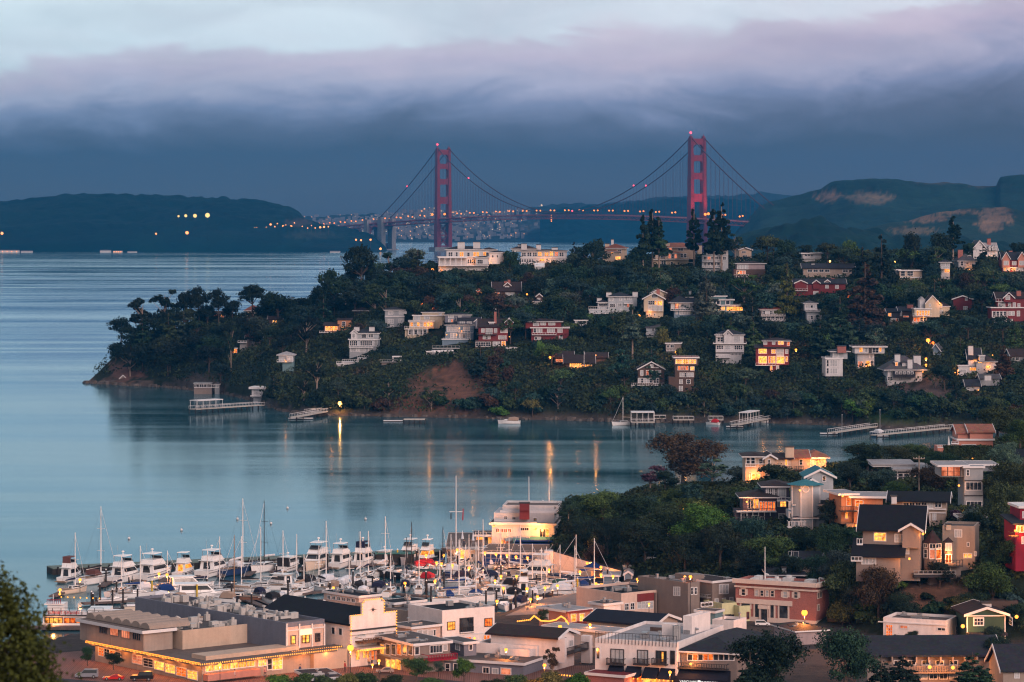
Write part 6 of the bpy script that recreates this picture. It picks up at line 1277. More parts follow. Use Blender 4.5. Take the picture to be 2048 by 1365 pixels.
def sailboat(label,px,py,L=10,mt=None,head=65,hm=None,cover='blue',dodger=None,group='sailing boats in the harbour',sp=1,z=0,mm=None):
 e=place('sailboat',label,'sailboat',group,px,py,head,z);B=L*.31;H=.085*L+.25
 hull(e,L,B,H,hm or GEL,stern=.62);_,dk=hull_rings(L,B,H,stern=.62);rails(e,dk,H,.0)
 cabin(e,-L*.12,L*.24,B*.27,H*.98,H+.55,.1,.9,GEL,'coachroof')
 MB().box(-L*.42,-L*.14,-B*.26,B*.26,H-.02,H+.05).build('cockpit',TEAK,e);MB().tube((-L*.33,0,H),(-L*.33,0,H+.8),.05,n=5).tube((-L*.335,-.4,H+.8),(-L*.335,.4,H+.8),.04,n=5).build('steering_pedestal',METAL,e)
 Y=CH*F/(py-YH);h=(py-mt)*Y/F if mt else L*1.25
 mast(e,L*.06,H+.4,h,L,cover,sp,mat=mm)
 if dodger:MB().loft([[(x,-B*.3,H+.3),(x,-B*.26,H+1.2+dz),(x,B*.26,H+1.2+dz),(x,B*.3,H+.3)]for x,dz in((-L*.2,.1),(-L*.12,.25),(-L*.04,-.5))]).build('spray_hood',CANV[dodger],e)
 return e
def yacht(label,px,py,L=13,head=65,fly=True,hm=None,lit=False,canvas=None,group='motor yachts in the harbour',radar=True,gm=None):
 vr=random.Random(label);L*=vr.uniform(.80,.92);e=place('motor_yacht',label,'motor yacht',group,px,py,head+(8 if 50<head<70 else 0)+vr.uniform(-5,5));B=L*.32;H=.105*L+.2
 hull(e,L,B,H,hm or GEL,stern=.92,sheer=.45);_,dk=hull_rings(L,B,H,stern=.92,sheer=.45);rails(e,dk,H,.45)
 if vr.random()<.6:
  sr=hull_rings(L*1.004,B*1.02,H,stern=.92,sheer=.45)[0];st=MB();k0=vr.uniform(.45,.6)
  for a_,b_ in zip(sr[:-2],sr[1:-1]):
   for i0,i1 in((0,1),(5,4)):q=[V(a_[i1]).lerp(V(a_[i0]),k0),V(b_[i1]).lerp(V(b_[i0]),k0),V(b_[i1]).lerp(V(b_[i0]),k0+.13),V(a_[i1]).lerp(V(a_[i0]),k0+.13)];st.face(q)
  st.build('hull_stripe',vr.choice([HBLUE,HBLK,METAL]),e)
 MB().box(-L*.5-.9,-L*.5+.1,-B*.42,B*.42,.3,.45).build('swim_platform',TEAK,e)
 zc=H+1.75;c=cabin(e,-L*.30,L*.24,B*.42,H-.05,zc,.1,1.9,GEL,'saloon',gm=gm or(PANE['l']if lit else None))
 MB().hexa([(-L*.34,-B*.44,zc),(L*.14,-B*.36,zc),(L*.14,B*.36,zc),(-L*.34,B*.44,zc),(-L*.36,-B*.44,zc+.14),(L*.12,-B*.36,zc+.14),(L*.12,B*.36,zc+.14),(-L*.36,B*.44,zc+.14)]).build('roof_overhang',GEL,e)
 if fly:
  f=cabin(e,-L*.28,L*.10,B*.36,zc+.14,zc+1.0,.1,.9,GEL,'flybridge',.95,False);MB().hexa([(L*.06,-B*.3,zc+.9),(L*.08,-B*.3,zc+.9),(L*.08,B*.3,zc+.9),(L*.06,B*.3,zc+.9),(-L*.01,-B*.27,zc+1.6),(0,-B*.27,zc+1.6),(0,B*.27,zc+1.6),(-L*.01,B*.27,zc+1.6)]).build('windscreen',TINT,f)
  t=MB().hexa([(-L*.26,-B*.36,zc+2.15),(L*.03,-B*.32,zc+2.15),(L*.03,B*.32,zc+2.15),(-L*.26,B*.36,zc+2.15),(-L*.25,-B*.33,zc+2.3),(L*.02,-B*.28,zc+2.3),(L*.02,B*.28,zc+2.3),(-L*.25,B*.33,zc+2.3)]).build('hard_top',CANV[canvas]if canvas else GEL,e)
  ps=MB()
  for x in(-L*.25,-L*.0):
   for s in(-1,1):ps.tube((x,s*B*.33,zc+1.0),(x,s*B*.31,zc+2.15),.05,n=4)
  ps.build('top_support',METAL,t)
  if canvas:MB().box(-L*.255,-L*.245,-B*.32,B*.32,zc+.9,zc+2.15).build('canvas_screen',CANV[canvas],t)
  zt=zc+2.3
 else:
  zt=zc+.14
  if canvas:MB().box(-L*.42,-L*.31,-B*.4,B*.4,H,zc).build('cockpit_canvas',CANV[canvas],e)
 if radar:MB().tube((-L*.12,0,zt),(-L*.12,0,zt+.55),.12,.07).ball((-L*.12,0,zt+.7),.34,8,.6).build('radar_dome',GEL,e);MB().tube((-L*.18,B*.2,zt),(-L*.2,B*.2,zt+2.0),.02,n=3).build('antenna',METAL,e)
 return e
def runabout(label,px,py,L=7,head=65,hm=None,canvas='navy',group='small motor boats in the harbour',cover=False,engine=True):
 L*=.92
 e=place('motorboat',label,'motorboat',group,px,py,head);B=L*.34;H=.12*L+.15
 hull(e,L,B,H,hm or GEL,stern=.9,sheer=.3);_,dk=hull_rings(L,B,H,stern=.9,sheer=.3);rails(e,dk,H,.5)
 cabin(e,-L*.05,L*.3,B*.36,H-.05,H+.45,.1,1.0,GEL,'cuddy',glassband=False)
 MB().hexa([(L*.02,-B*.36,H+.35),(L*.06,-B*.36,H+.35),(L*.06,B*.36,H+.35),(L*.02,B*.36,H+.35),(-L*.05,-B*.32,H+1.0),(-L*.03,-B*.32,H+1.0),(-L*.03,B*.32,H+1.0),(-L*.05,B*.32,H+1.0)]).build('windscreen',TINT,e)
 if canvas:MB().loft([[(x,-B*.42,H+.1),(x,-B*.36,H+1.1+dz),(x,0,H+1.35+dz),(x,B*.36,H+1.1+dz),(x,B*.42,H+.1)]for x,dz in((-L*.42,-.25),(-L*.25,.1),(-L*.02,-.1),(L*.06 if not cover else L*.4,-.9))]).build('canvas_top',CANV[canvas],e)
 MB().box(-L*.42,-L*.2,-B*.25,B*.25,H,H+.3).build('seat',CANV['white'],e)
 if engine:MB().hexa([(-L*.5-.45,-.25,.0),(-L*.5,-.25,.0),(-L*.5,.25,.0),(-L*.5-.45,.25,.0),(-L*.5-.55,-.22,H+.5),(-L*.5-.05,-.22,H+.5),(-L*.5-.05,.22,H+.5),(-L*.5-.55,.22,H+.5)]).build('outboard_engine',HBLK,e)
 return e
S,Yt,Ru=sailboat,yacht,runabout
Yt('canvas-topped brown and white trawler yacht, leftmost of the outer row',143,1162,11,66,canvas='brown',radar=False)
S('white sloop with a very tall mast second from left in the outer row',197,1165,14,1014,62,dodger='brown',cover='black',sp=2)
Yt('white flybridge yacht stern-on with a tinted door, third in the outer row',253,1162,14.5,58)
Yt('tallest white yacht with red and blue fenders at its stern platform',312,1158,15.5,60)
Yt('small sedan yacht with an orange-lit cabin right of the tallest yacht',371,1152,9.5,64,fly=True,lit=True,radar=False)
Yt('wide white yacht with a name across its transom and radar mast',430,1150,13.5,58)
S('navy-hulled sloop with a very tall double-spreader mast',481,1147,14,998,60,hm=HBLUE,cover='white',dodger='white',sp=2)
S('cream-bottomed sloop with a draped white cover facing the viewer',532,1142,13,1001,245,cover='white',sp=2,mm=IRON)
Yt('stern-on express cruiser with a black arched cockpit glass',580,1141,11,64,fly=False,canvas='black')
Yt('big bow-on yacht with a beige hull and dark windscreen',632,1137,14.5,252,hm=GELC)
Yt('white convertible yacht with a round radar dome and twin antennas',686,1134,12,62)
Yt('white yacht with a blue cloth over its stern rail',730,1131,12,62,canvas='navy')
Yt('white yacht with a plain flat hardtop beside the green dock shed',773,1128,11,62,fly=False)
Yt('bow-on grey-hulled cruiser near the yacht club end of the outer row',817,1127,11,250,hm=pm('hull_grey',(.25,.25,.27),.35,.1))
Yt('bow-on dark-hulled cruiser with a warm light, last of the outer row',852,1126,10,248,hm=HBLK,lit=True)
S('small cream sloop moored at the tip of the nearest left finger dock',147,1186,8,1066,55,hm=GELC,cover='navy')
S('sloop under a blue boom tent left of the yellow pile',275,1196,9,1092,15,cover='blue')
for a in(('open centre-console boat on the left inner dock',225,1207,6.5,20,None,None),('beige open launch with an orange light aboard',285,1222,8,18,GELC,None),('white speedboat with a bright blue windscreen cover',343,1190,7,30,None,'blue'),('grey inflatable with a canopy beside the blue-covered speedboat',336,1204,6.5,10,HBLK,'white'),('white launch with a red dinghy alongside',372,1208,7,25,None,
'tan'),('white fishing boat with twin black outboards on the floating finger',540,1206,7.5,120,None,'black'),('white hardtop boat with a pilot window behind the brown pumphouse',570,1196,8,75,None,None),('rounded white cruiser under a black dome canopy',622,1172,9,60,None,'black'),('white bowrider with a pale cockpit cover near the black-canopied cruiser',662,1170,7.5,55,None,'white'),('small day boat with a cream deckhouse below the bowrider',
672,1181,6.5,70,None,'tan'),('white pilothouse boat with a maroon door',704,1173,8,60,None,'white'),('low grey cuddy boat beside the maroon-doored boat',741,1171,7.5,60,None,None),('boat wrapped stern-on in a tall navy cover',762,1184,8.5,78,None,'navy'),('black-hulled sport cruiser with a raked white deck',795,1157,11,150,HBLK,None),('open boat under a bright red canvas',866,1139,7.5,10,None,'red'),
('second open boat under a red canvas further left',853,1141,6.5,12,None,'red'),('long green-grey workboat before the red canvas boats',852,1149,9,170,pm('hull_green',(.05,.10,.10),.5,.1),None),('white tender with a flat cover right of the red canvas boats',893,1150,7,175,None,'white'),('small white boat with red trim at the middle dock',846,1165,6.5,150,None,'red'),('stern-on outboard boat below the small red-trim boat',
862,1180,6.5,75,None,None),('dark blue-decked sport boat near the club crane',973,1162,8,120,None,'navy'),('pale runabout beside the dark blue-decked sport boat',990,1155,6.5,150,None,None),('twin-engined grey runabout stern-on before the pink restaurant',1045,1213,7.5,68,None,'navy'),('round-bowed white runabout right of the twin-engined one',1080,1209,7.5,120,None,None),('white outboard cruiser by the lamp west of the twin-engined runabout',
1007,1218,8,110,None,None),('flat shrink-wrapped boat at the quay near the blue-tented sloop',1105,1192,10,170,None,'white'),('small black-canopied skiff by the quay wall',1098,1206,6,90,None,'black'),('small white launch nearest the yacht club ramp',1033,1148,6.5,160,None,None),('beige day cruiser in front of the navy-hulled sloop',950,1188,7,100,GELC,'tan'),('grey tarpaulined boat between the two middle docks',
730,1193,7,80,None,'white'),('low white sport boat at the middle dock end',912,1163,7,160,None,'navy'),('narrow launch behind the white boxy cruiser',1012,1178,7,150,None,'black'),('small green-covered boat by the quay',1130,1180,6.5,10,None,'green'),('open tender under the string of orange lamps',935,1150,6,170,None,None),('day boat with a tan top right of the beige day cruiser',975,1183,6.5,60,None,
'tan')):
 Ru(a[0],a[1],a[2],a[3]*1.0,a[4],hm=a[5],canvas=a[6],engine=a[3]<9)
S('grey-hulled sloop with a black spray hood left of the wooden ketch',445,1192,10,1074,165,hm=pm('hull_pale',(.35,.36,.38),.4,.1),cover='black',dodger='black')
S('white sloop with a row of small portholes behind the wooden ketch',489,1187,10.5,1073,170,cover='black')
S('white sloop with an alloy mast in the third inner berth',527,1180,9.5,1054,172,cover=None)
S('old wooden ketch with cluttered varnished deck',474,1203,10,1071,160,hm=pm('hull_wood',(.18,.09,.06),.5,.2),cover='tan',mm=pm('mast_wood',(.30,.17,.09),.6,.2))
S('slim sloop whose mast stands before the arched-glass cruiser',563,1169,9,1062,60,cover='navy')
S('sloop with a furled grey headsail left of the beige-hulled yacht',594,1174,9,1069,100,cover='white')
S('sloop with a pale mast just right of the beige-hulled yacht',650,1165,9.5,1043,70,cover=None)
S('sloop with a bare pale mast left of the blue-clothed yacht',719,1162,9,1064,80,cover='white')
S('sloop with crossed stays before the blue-clothed yacht',735,1158,9,1063,75,cover='navy')
S('sloop with a bright white mast near the green dock shed',768,1150,10,1034,66,cover='white',sp=2)
S('dark-masted sloop left of the grey-hulled cruiser',814,1164,9,1075,100,cover='navy',mm=IRON)
S('tall grey-masted sloop right of the black sport cruiser',825,1158,10,1045,110,cover=None,mm=IRON)
S('sloop with a thin mast close to the red canvas boats',884,1146,9,1054,70,cover='blue',mm=IRON)
S('white sloop with a round lifebuoy on its stern rail',899,1175,10,1068,300,cover='blue')
S('sloop under a draped bright blue sail cover near the quay',912,1206,9.5,1080,5,cover='blue',dodger='blue')
S('sloop with a blue furled sail leaning from its mast',925,1190,10,1090,15,cover='blue',mm=MASTM)
S('sloop with a pale yellow fender right of the blue-covered sloops',946,1203,9.5,1085,8,cover='white')
S('white-masted sloop before the club deck stair',965,1166,10,1040,80,cover='navy')
S('green-striped sloop with an open stern facing the quay lamps',1036,1167,10,1080,320,cover='black',sp=1)
S('sloop with a wrapped boom under the blue-doored club wall',1022,1152,9,1062,140,cover='white')
S('sloop whose mast rises left of the blue sunshade',1144,1192,9.5,1092,10,cover='white')
S('sloop beneath a bright blue tarpaulin near the quay',1182,1186,11,1077,5,cover='blue',dodger='blue')
S('dark-hulled cruising sloop with a white pilothouse, largest on the right side',1160,1168,14,1070,160,hm=HBLUE,cover='tan',dodger='tan')
Yt('long low white cabin yacht on the left inner dock',375,1184,13,20,fly=False,radar=False);Yt('white passenger launch with yellow piles alongside',400,1202,15,12,fly=False,radar=False)
Yt('white sedan cruiser with a dark cabin side behind the fishing boat',556,1177,10,150,fly=False);Yt('boxy white cruiser with square windows and a lamp aboard',985,1200,9.5,150,fly=False,lit=False);Yt('classic white trawler with a stepped cabin by the yacht club',1070,1160,12.5,155,hm=GELC)
Yt('black-windowed houseboat-like cruiser behind the twin-engined runabout',1048,1190,8.5,90,fly=True,radar=False)
S('white keel sloop standing ashore on the boatyard hard',1298,1146,11,1073,175,z=TZ,cover='white');S('second sloop ashore under a grey-green winter tent',1342,1146,10.5,1070,178,z=TZ,cover='green',dodger='green')
Ru('red racing shell on the yard wall below the lamps',1139,1134,11,178,hm=HRED,canvas='red',engine=False,cover=True,group='small motor boats in the harbour')
Ru('small white dinghy with blue trim on the boatyard hard',1200,1150,6,170,canvas='white',engine=False)
for i,(x,y,mt,hd,cv,q)in enumerate(((918,1132,1078,70,'white','sloop just below the lamp row by the sea deck stair'),(937,1146,1070,80,'navy','sloop with a thin mast behind the tender under orange lamps'),(958,1152,1062,100,'blue','sloop squeezed right of the tender under orange lamps'),(1003,1148,1058,110,'white','sloop below the third blue locker door'),(1045,1143,1052,150,'navy','sloop below the last blue locker door'),
(1060,1176,1088,20,'white','sloop before the classic white trawler'),(1078,1187,1096,12,'black','sloop between the trawler and the round-bowed runabout'),(880,1190,1102,95,'blue','sloop beside the blue draped sail cover'),(838,1185,1098,90,'white','sloop left of the lifebuoy sloop'),(780,1190,1106,80,'navy','sloop right of the tall navy boat cover'),(700,1190,1100,100,'white','sloop close behind the black-roofed block'),
(640,1182,1092,120,'black','sloop on the long middle dock near the hall roof'),(605,1190,1110,60,'tan','sloop left end of the long middle dock'),(410,1183,1100,20,'navy','slim sloop right of the white passenger launch'),(330,1181,1102,30,'white','slim sloop behind the blue-covered speedboat'),(240,1190,1112,60,'navy','slim sloop left of the blue boom tent'),(1098,1182,1094,160,'tan','sloop near the shrink-wrapped boat'),
(1125,1172,1090,170,'white','sloop left of the dark pilothouse sloop'))):
 S(q,x,y,8.5,mt,hd,cover=cv)
for x,y,L_,hd,cv,q in((812,1180,6.5,85,'navy','covered dinghy right of the tall navy boat cover'),(690,1176,6.5,70,'white','small boat with a pale cover in the crowded middle berth'),(720,1182,6,80,'black','small black-topped boat in the crowded middle berth'),(918,1176,7,150,'white','white boat behind the leaning blue sail'),(935,1178,6.5,120,None,'open white boat right of the leaning blue sail'),
(957,1200,6.5,60,'blue','little blue-topped boat beyond the white cubic building'),(1018,1196,6.5,150,'black','black-topped boat right of the boxy white cruiser'),(1065,1196,6,100,'white','pale-covered boat beside the houseboat-like cruiser'),(885,1168,6.5,160,'navy','navy-topped boat under the lifebuoy sloop mast'),(825,1170,6.5,150,None,'open boat left of the small red-trim boat'),(300,1186,6.5,20,
'white','pale-covered boat left of the blue-covered speedboat'),(445,1205,6.5,160,'tan','tan-topped skiff in front of the wooden ketch'),(515,1195,6,120,'navy','navy-topped skiff behind the white fishing boat'),(1000,1136,6,10,'white','pale-covered dinghy under the blue lockers'),(1022,1138,6,10,'navy','navy-covered dinghy under the blue lockers'),(1055,1134,6,170,None,'bare dinghy by the last blue locker')):
 Ru(q,x,y,L_,hd,canvas=cv)
def ferry():
 e=empty('ferry',tuple(onz(170,1256,0)),0);tag(e,'white sunset cruise ferry with a red-railed upper deck lit along one side','ferry')
 h=NB(VT1,'x',740,655,None,Y=onz(170,1258,0).y);bpy.data.objects.remove(h.root);h.root=e;e['_w']=tuple(onz(170,1256,0));LAND.remove(h)if h in LAND else 0
 for k in('category','label'):pass
 h.box(430,1230,600,655,GEL,d=7,off=0,name='hull',deep=.5);h.slab(430,1230,640,655,0,.05,HBLK,name='waterline')
 h.box(440,1050,525,602,GEL,d=6.4,off=.3,name='saloon');h.row(462,545,640,592,'lyyl',gap=.14,mull=(1,1),frame=WM('brown')).row(655,548,840,594,'ooo',gap=.2,mull=(1,1),frame=WM('brown'))
 for x in(882,952):
  p=at(*h.c(x,563),h.Y+.2);h.part(MB().tube(tuple(p),tuple(p+V((0,-.12,0))),.42,n=12),'porthole',TINT)
 h.box(435,1060,512,527,GEL,d=7,off=0,name='upper_deck',deep=0);h.rail(440,1240,470,512,.1,mat=IRON,step=1)
 h.box(485,660,405,512,GEL,d=4,off=1.4,name='wheelhouse',deep=0);h.slab(455,660,398,407,-3,.4,GEL,name='roof');h.row(500,412,640,440,'.')
 h.rail(480,625,355,400,.2,mat=WM('red'),step=.35);h.box(900,1120,455,512,GEL,d=5,off=1,name='deckhouse',deep=0)
 h.box(1050,1260,500,602,GEL,d=6.4,off=.3,name='bow_bulwark',deep=.3);h.rail(450,1060,440,512,.2,mat=IRON,step=1.5)
 h.slab(515,915,480,512,.12,.2,TRIM,name='name_board')
 c=at(*h.c(652,503),h.Y-.24);text(e,'SUNSET CRUISES',tuple(c),.78,0,pm('letter_red',(.45,.02,.03),.6),w=1)
 h.strip('f',330,345,620,1010,r=.14,out=-1,watts=0,step=1.0);h.glow(550,600,60,bulb=False);h.glow(612,300,40)
 p=at(*h.c(545,300),h.Y+2);h.part(MB().tube((p.x,p.y,p.z-2.5),tuple(p),.08),'mast',TRIM)
 h.part(MB().hexa([(p.x-15,h.Y-3,.2),(p.x+16,h.Y-3,.2),(p.x+16,h.Y-.7,.2),(p.x-15,h.Y-.7,.2),(p.x-15,h.Y-3,.7),(p.x+16,h.Y-3,.7),(p.x+16,h.Y-.7,.7),(p.x-15,h.Y-.7,.7)]),'boarding_float',DOCK)
ferry()
def dock(label,pts,w=2.0,z=.55,group='floating docks',name='dock',mat=None,piles=0):
 P=[onz(x,y,z)for x,y in pts];e=empty(name,tuple((P[0]+P[-1])/2));tag(e,label,'dock',group);d=MB()
 for a,b in zip(P[:-1],P[1:]):
  t=(b-a).normalized();n=V((-t.y,t.x,0))*w/2;d.prism([tuple(a-n)[:2],tuple(b-n)[:2],tuple(b+n)[:2],tuple(a+n)[:2]],z-.3,z)
 d.build('walkway',mat or DOCK,e)
 for k in range(3):
  f=MB();a,b=P[0],P[-1];c=a.lerp(b,(k+.5)/3);f.box(c.x-.6,c.x+.6,c.y-.6,c.y+.6,-.3,z-.31);f.build('float',pm('float_black',(.03,.03,.03)),e)
 return P
oute=[(105,1192,176,1160),(203,1172,236,1150),(266,1168,296,1147),(324,1162,362,1138),(384,1157,410,1141),(440,1152,462,1138),(493,1150,520,1132),(545,1143,562,1134),(600,1141,618,1128),(650,1137,668,1126),(700,1134,716,1122),(742,1130,760,1118),(786,1127,800,1116),(830,1125,840,1114)]
ordn=['leftmost','second','third','fourth','fifth','sixth','seventh','eighth','ninth','tenth','eleventh','twelfth','thirteenth','last']
for i,(x0,y0,x1,y1)in enumerate(oute):dock('%s finger dock of the outer row counted from the left'%ordn[i],[(x0,y0),(x1,y1)],1.6)
dock('long main dock across the left of the harbour',[(165,1206),(300,1198),(420,1190)],2.2);dock('long main dock behind the wooden ketch',[(420,1189),(500,1200),(560,1224)],2.2);dock('long main dock in the middle of the harbour',[(600,1186),(760,1172),(940,1154)],2.2)
dock('second middle dock nearer the town',[(640,1200),(780,1186),(860,1192)],2);dock('dock under the yacht club lamps',[(870,1140),(960,1142),(1060,1150)],2.4);dock('right inner dock before the pink restaurant',[(930,1222),(1030,1204),(1130,1186)],2);dock('short dock beside the twin-engined runabout',[(1020,1226),(1064,1204)],1.6)
dock('narrow finger carrying the white fishing boat',[(500,1195),(552,1216)],1.4);dock('grey gangway dock beside the ferry',[(165,1222),(240,1216)],1.6);dock('short finger between the beige launch and the blue-tented sloop',[(245,1210),(300,1206)],1.4)
rp=random.Random(11);WT=pm('pile_cap',(.7,.7,.7));PB=pm('pile_black',(.03,.026,.024),.9,.2);YL=pm('pile_yellow',(.55,.38,.03),.7,.1)
pl=[(186,1222,0),(183,1220,0),(200,1209,0),(233,1196,0),(225,1214,0),(246,1213,0),(275,1207,0),(304,1195,1),(394,1205,1),(414,1196,0),(258,1182,0),(212,1170,0),(372,1172,0),(463,1205,0),(483,1146,0),(503,1216,0),(553,1171,0),(576,1200,0),(605,1167,0),(655,1140,0),(610,1225,0),(700,1146,0),(706,1176,0),(732,1188,0),(745,1180,0),(768,1176,0),(790,1180,0),(795,1130,1),(833,1132,0),(852,1182,0),(853,1196,
0),(888,1178,0),(862,1206,0),(940,1170,0),(960,1186,0),(972,1212,0),(993,1222,0),(1002,1170,0),(1031,1222,0),(1065,1218,0),(1087,1218,0),(1105,1212,0),(1073,1180,0),(1027,1186,0),(1120,1166,0),(1143,1184,0),(1155,1196,1),(1180,1192,0),(1215,1178,0),(660,1205,0),(680,1195,0),(880,1160,0),(915,1148,0)]
land2=[(b.location,b['label'])for b in bpy.data.objects if b.parent is None and b.get('category')in('sailboat','motor yacht','motorboat','ferry')]
NEARL={}
def near_boat(x,y):
 p=onz(x,y,.3);return sorted(land2,key=lambda q:(q[0]-p).length)[0][1]
def boatphrase(s,n=9):
 s=s.split(' with ')[0].split(' of the outer')[0];w=s.split(' ');return ' '.join(w[:n])
for x,y,k in pl:
 p=onz(x,y,.0);h=rp.uniform(2.6,4.0);e=empty('mooring_pile',tuple(p));lab=('yellow-topped' if k else 'black')+' mooring pile by the '+boatphrase(near_boat(x,y))
 NEARL[lab]=NEARL.get(lab,0)+1
 if NEARL[lab]>1:lab=lab.replace('pile by',['','','pile also by','pile third by','pile fourth by','pile fifth by','pile sixth by'][min(6,NEARL[lab])])
 tag(e,lab,'pile','mooring piles');MB().tube((p.x,p.y,-1),(p.x,p.y,h),.19,.17,8).build('post',YL if k else PB,e);MB().tube((p.x,p.y,h),(p.x,p.y,h+.28),.2,.02,8).build('cap',WT,e)
for i,(x,y)in enumerate(((258,1079),(363,1062),(475,1040),(542,1049),(575,1018),(731,1040),(1086,1005),(368,1119))):
 p=onz(x,y,0);e=empty('mooring_buoy',tuple(p));tag(e,['white buoy farthest left on the open water','white buoy second from left on the open water','white buoy beside the navy-hulled sloop mast','white buoy touching the draped-cover sloop mast','white buoy highest up on the open water','white buoy between the two yachts on the open water','white buoy off the yacht club roof','white buoy just outside the breakwater'][i],
'buoy','white mooring buoys')
 MB().ball((p.x,p.y,.25),.32,10).build('float',TRIM,e);MB().tube((p.x,p.y,.6),(p.x,p.y,.95),.05).build('ring',METAL,e)
bw=empty('breakwater',tuple(onz(500,1140,0)));tag(bw,'long timber breakwater with a green-grey top behind the outer row of boats','breakwater')
A_,B_=onz(105,1139,1.2),onz(890,1104,1.2);t=(B_-A_).normalized();n=V((-t.y,t.x,0));P=[A_,B_,B_+n*5.0,A_+n*5.0]
MB().prism([tuple(p)[:2]for p in P],-1,1.2).build('face',pm('wet_timber',(.03,.028,.026),.9,.3,.5),bw);MB().prism([tuple(p)[:2]for p in(P[0]-n*.1,P[1]-n*.1,P[2]+n*.1,P[3]+n*.1)],1.21,1.4).build('top',pm('algae_planks',(.13,.17,.15),.9,.3,.3),bw)
L=(B_-A_).length
for i in range(40):c=A_+t*(L*(i+.5)/40)-n*.2;MB().tube((c.x,c.y,-1),(c.x,c.y,1.7),.2,n=6).build('pile',PB,bw)
e=place('dock_shed','green-roofed dock shed on the breakwater behind the yachts','shed',None,790,1118,0,Y=662);MB().box(-4,4,0,3,-3,1.0).build('wall',PB,e);MB().box(-4.3,4.3,-.3,3.3,1.01,1.3).build('roof',pm('green_sheet',(.04,.14,.13),.6,.1),e)
VY=(700,940,4.55)
h=NB(VY,'white clubhouse with stacked flat storeys and a red chimney above blue awnings',1500,740,'white clubhouse',Y=682,name='yacht_club',cat='clubhouse')
h.box(1290,1860,500,740,'white',d=16,yaw=-5).roof('flat',4,.5,'flat').row(1325,538,1470,568,'pppp',gap=.25).row(1548,528,1628,552,'dd',gap=.15).row(1365,640,1455,670,'yop',gap=.1).slab(1285,1700,478,500,0,.6,TRIM,name='cornice').win(1726,540,1780,630,'d',mull=(2,1)).win(1784,540,1810,630,'y')
h.slab(1420,1640,605,640,0,2.5,WM('pale'),name='pergola').glow(1310,515,260).glow(1690,540,300).glow(1420,580,80,bulb=False).glow(1740,560,160,bulb=False)
h.box(1310,1860,395,502,'white',d=13,off=1.5,yaw=-5).row(1400,422,1432,448,'d').win(1478,428,1506,452).win(1670,440,1698,466).rail(1310,1600,430,458,.1,step=5)
h.box(1388,1900,345,400,'white',d=11,off=2.5,yaw=-5).roof('flat',3,-1,'tanf').slab(1366,1900,372,392,0,.6,TRIM,name='cornice').ch(1588,308,2.2,-1.5,'darkred')
p=at(*h.c(1588,450),682);h.part(MB().box(p.x-1.1,p.x+1.1,681.2,684,p.z,p.z+(450-308)/4.55*682/F),'chimney_stack',WM('darkred'))
h.box(1505,1860,665,745,'bluegrey',d=5,off=-5,name='awning_room').roof('shed',24,.5,'teal');h.slab(1500,1860,640,690,.02,.5,CANV['blue'],name='awning').row(1520,690,1600,740,'lo')
h.box(1140,1300,600,690,'pale',d=8,off=2).roof('flat',4,.5,'flat').row(1150,612,1290,685,'lydl',gap=.15).rail(1140,1290,565,600,.5,step=1).glow(1200,660,200,bulb=False)
for x,y0,y1 in((1628,62,310),(1812,100,300)):p,q=at(*h.c(x,y1),690),at(*h.c(x,y0),690);h.part(MB().tube(tuple(p),tuple(q),.13,.06),'flagpole',TRIM)
h=NB(VY,'club sea deck with a white wall, lit doorway and sloping stair above the berths',1000,830,'club sea deck',Y=669,name='sea_deck',cat='deck')
h.box(880,1200,712,845,'white',d=30).roof('flat',2,.2,'tanf').win(998,735,1040,820,'y',mull=(1,1)).win(1100,765,1118,795,'d').rail(835,1330,665,712,.2,mat=METAL,step=1).rail(835,1200,700,712,1.5,mat=METAL,step=30)
for i in range(14):
 q=at(*h.c(850+i*9,715+i*8),h.Y-1.6);h.part(MB().box(q.x-.6,q.x+.6,q.y-.8,q.y+.6,q.z-.1,q.z),'stair_step',DOCK)
h.glow(1018,740,120,bulb=False)
h=NB(VY,'row of blue panelled boat lockers with lamps under the club terrace',1400,880,'blue boat lockers',Y=655,name='boat_lockers',cat='boat store')
h.box(1200,1770,765,885,'white',d=16,yaw=-6).roof('flat',2,.3,'tanf').rail(1200,1770,735,768,.1,mat=METAL,step=1)
for x0,x1 in((1205,1278),(1286,1372),(1382,1460),(1468,1545),(1575,1660)):
 for y0,y1 in((766,800),(804,838),(842,878)):h.slab(x0,x1,y0+(x0-1200)*.03,y1+(x0-1200)*.03,.02,.12,CANV['blue'],name='locker_panel')
h=NB(V15,'long white wall running down from the club to the boatyard',700,720,'long white yard wall',Y=640,name='yard_wall',cat='wall')
a,b=onz(*h.c(440,590),4.8),onz(*h.c(985,745),3.0);t=(b-a).normalized();n=V((-t.y,t.x,0))*.3
h.part(MB().hexa([tuple(a)[:2]+(0,),tuple(b)[:2]+(0,),tuple(b+n)[:2]+(0,),tuple(a+n)[:2]+(0,),tuple(a),tuple(b),tuple(b+n),tuple(a+n)]),'wall',WM('stuccow'))
h.part(MB().hexa([(a.x,a.y-.05,4.81),(b.x,b.y-.05,3.01),(b.x+.4,b.y+.4,3.01),(a.x+.4,a.y+.4,4.81),(a.x,a.y-.05,5.0),(b.x,b.y-.05,3.2),(b.x+.4,b.y+.4,3.2),(a.x+.4,a.y+.4,5.0)]),'coping',RM('slate'))
h.box(365,437,585,720,'stuccow',d=3,off=8)
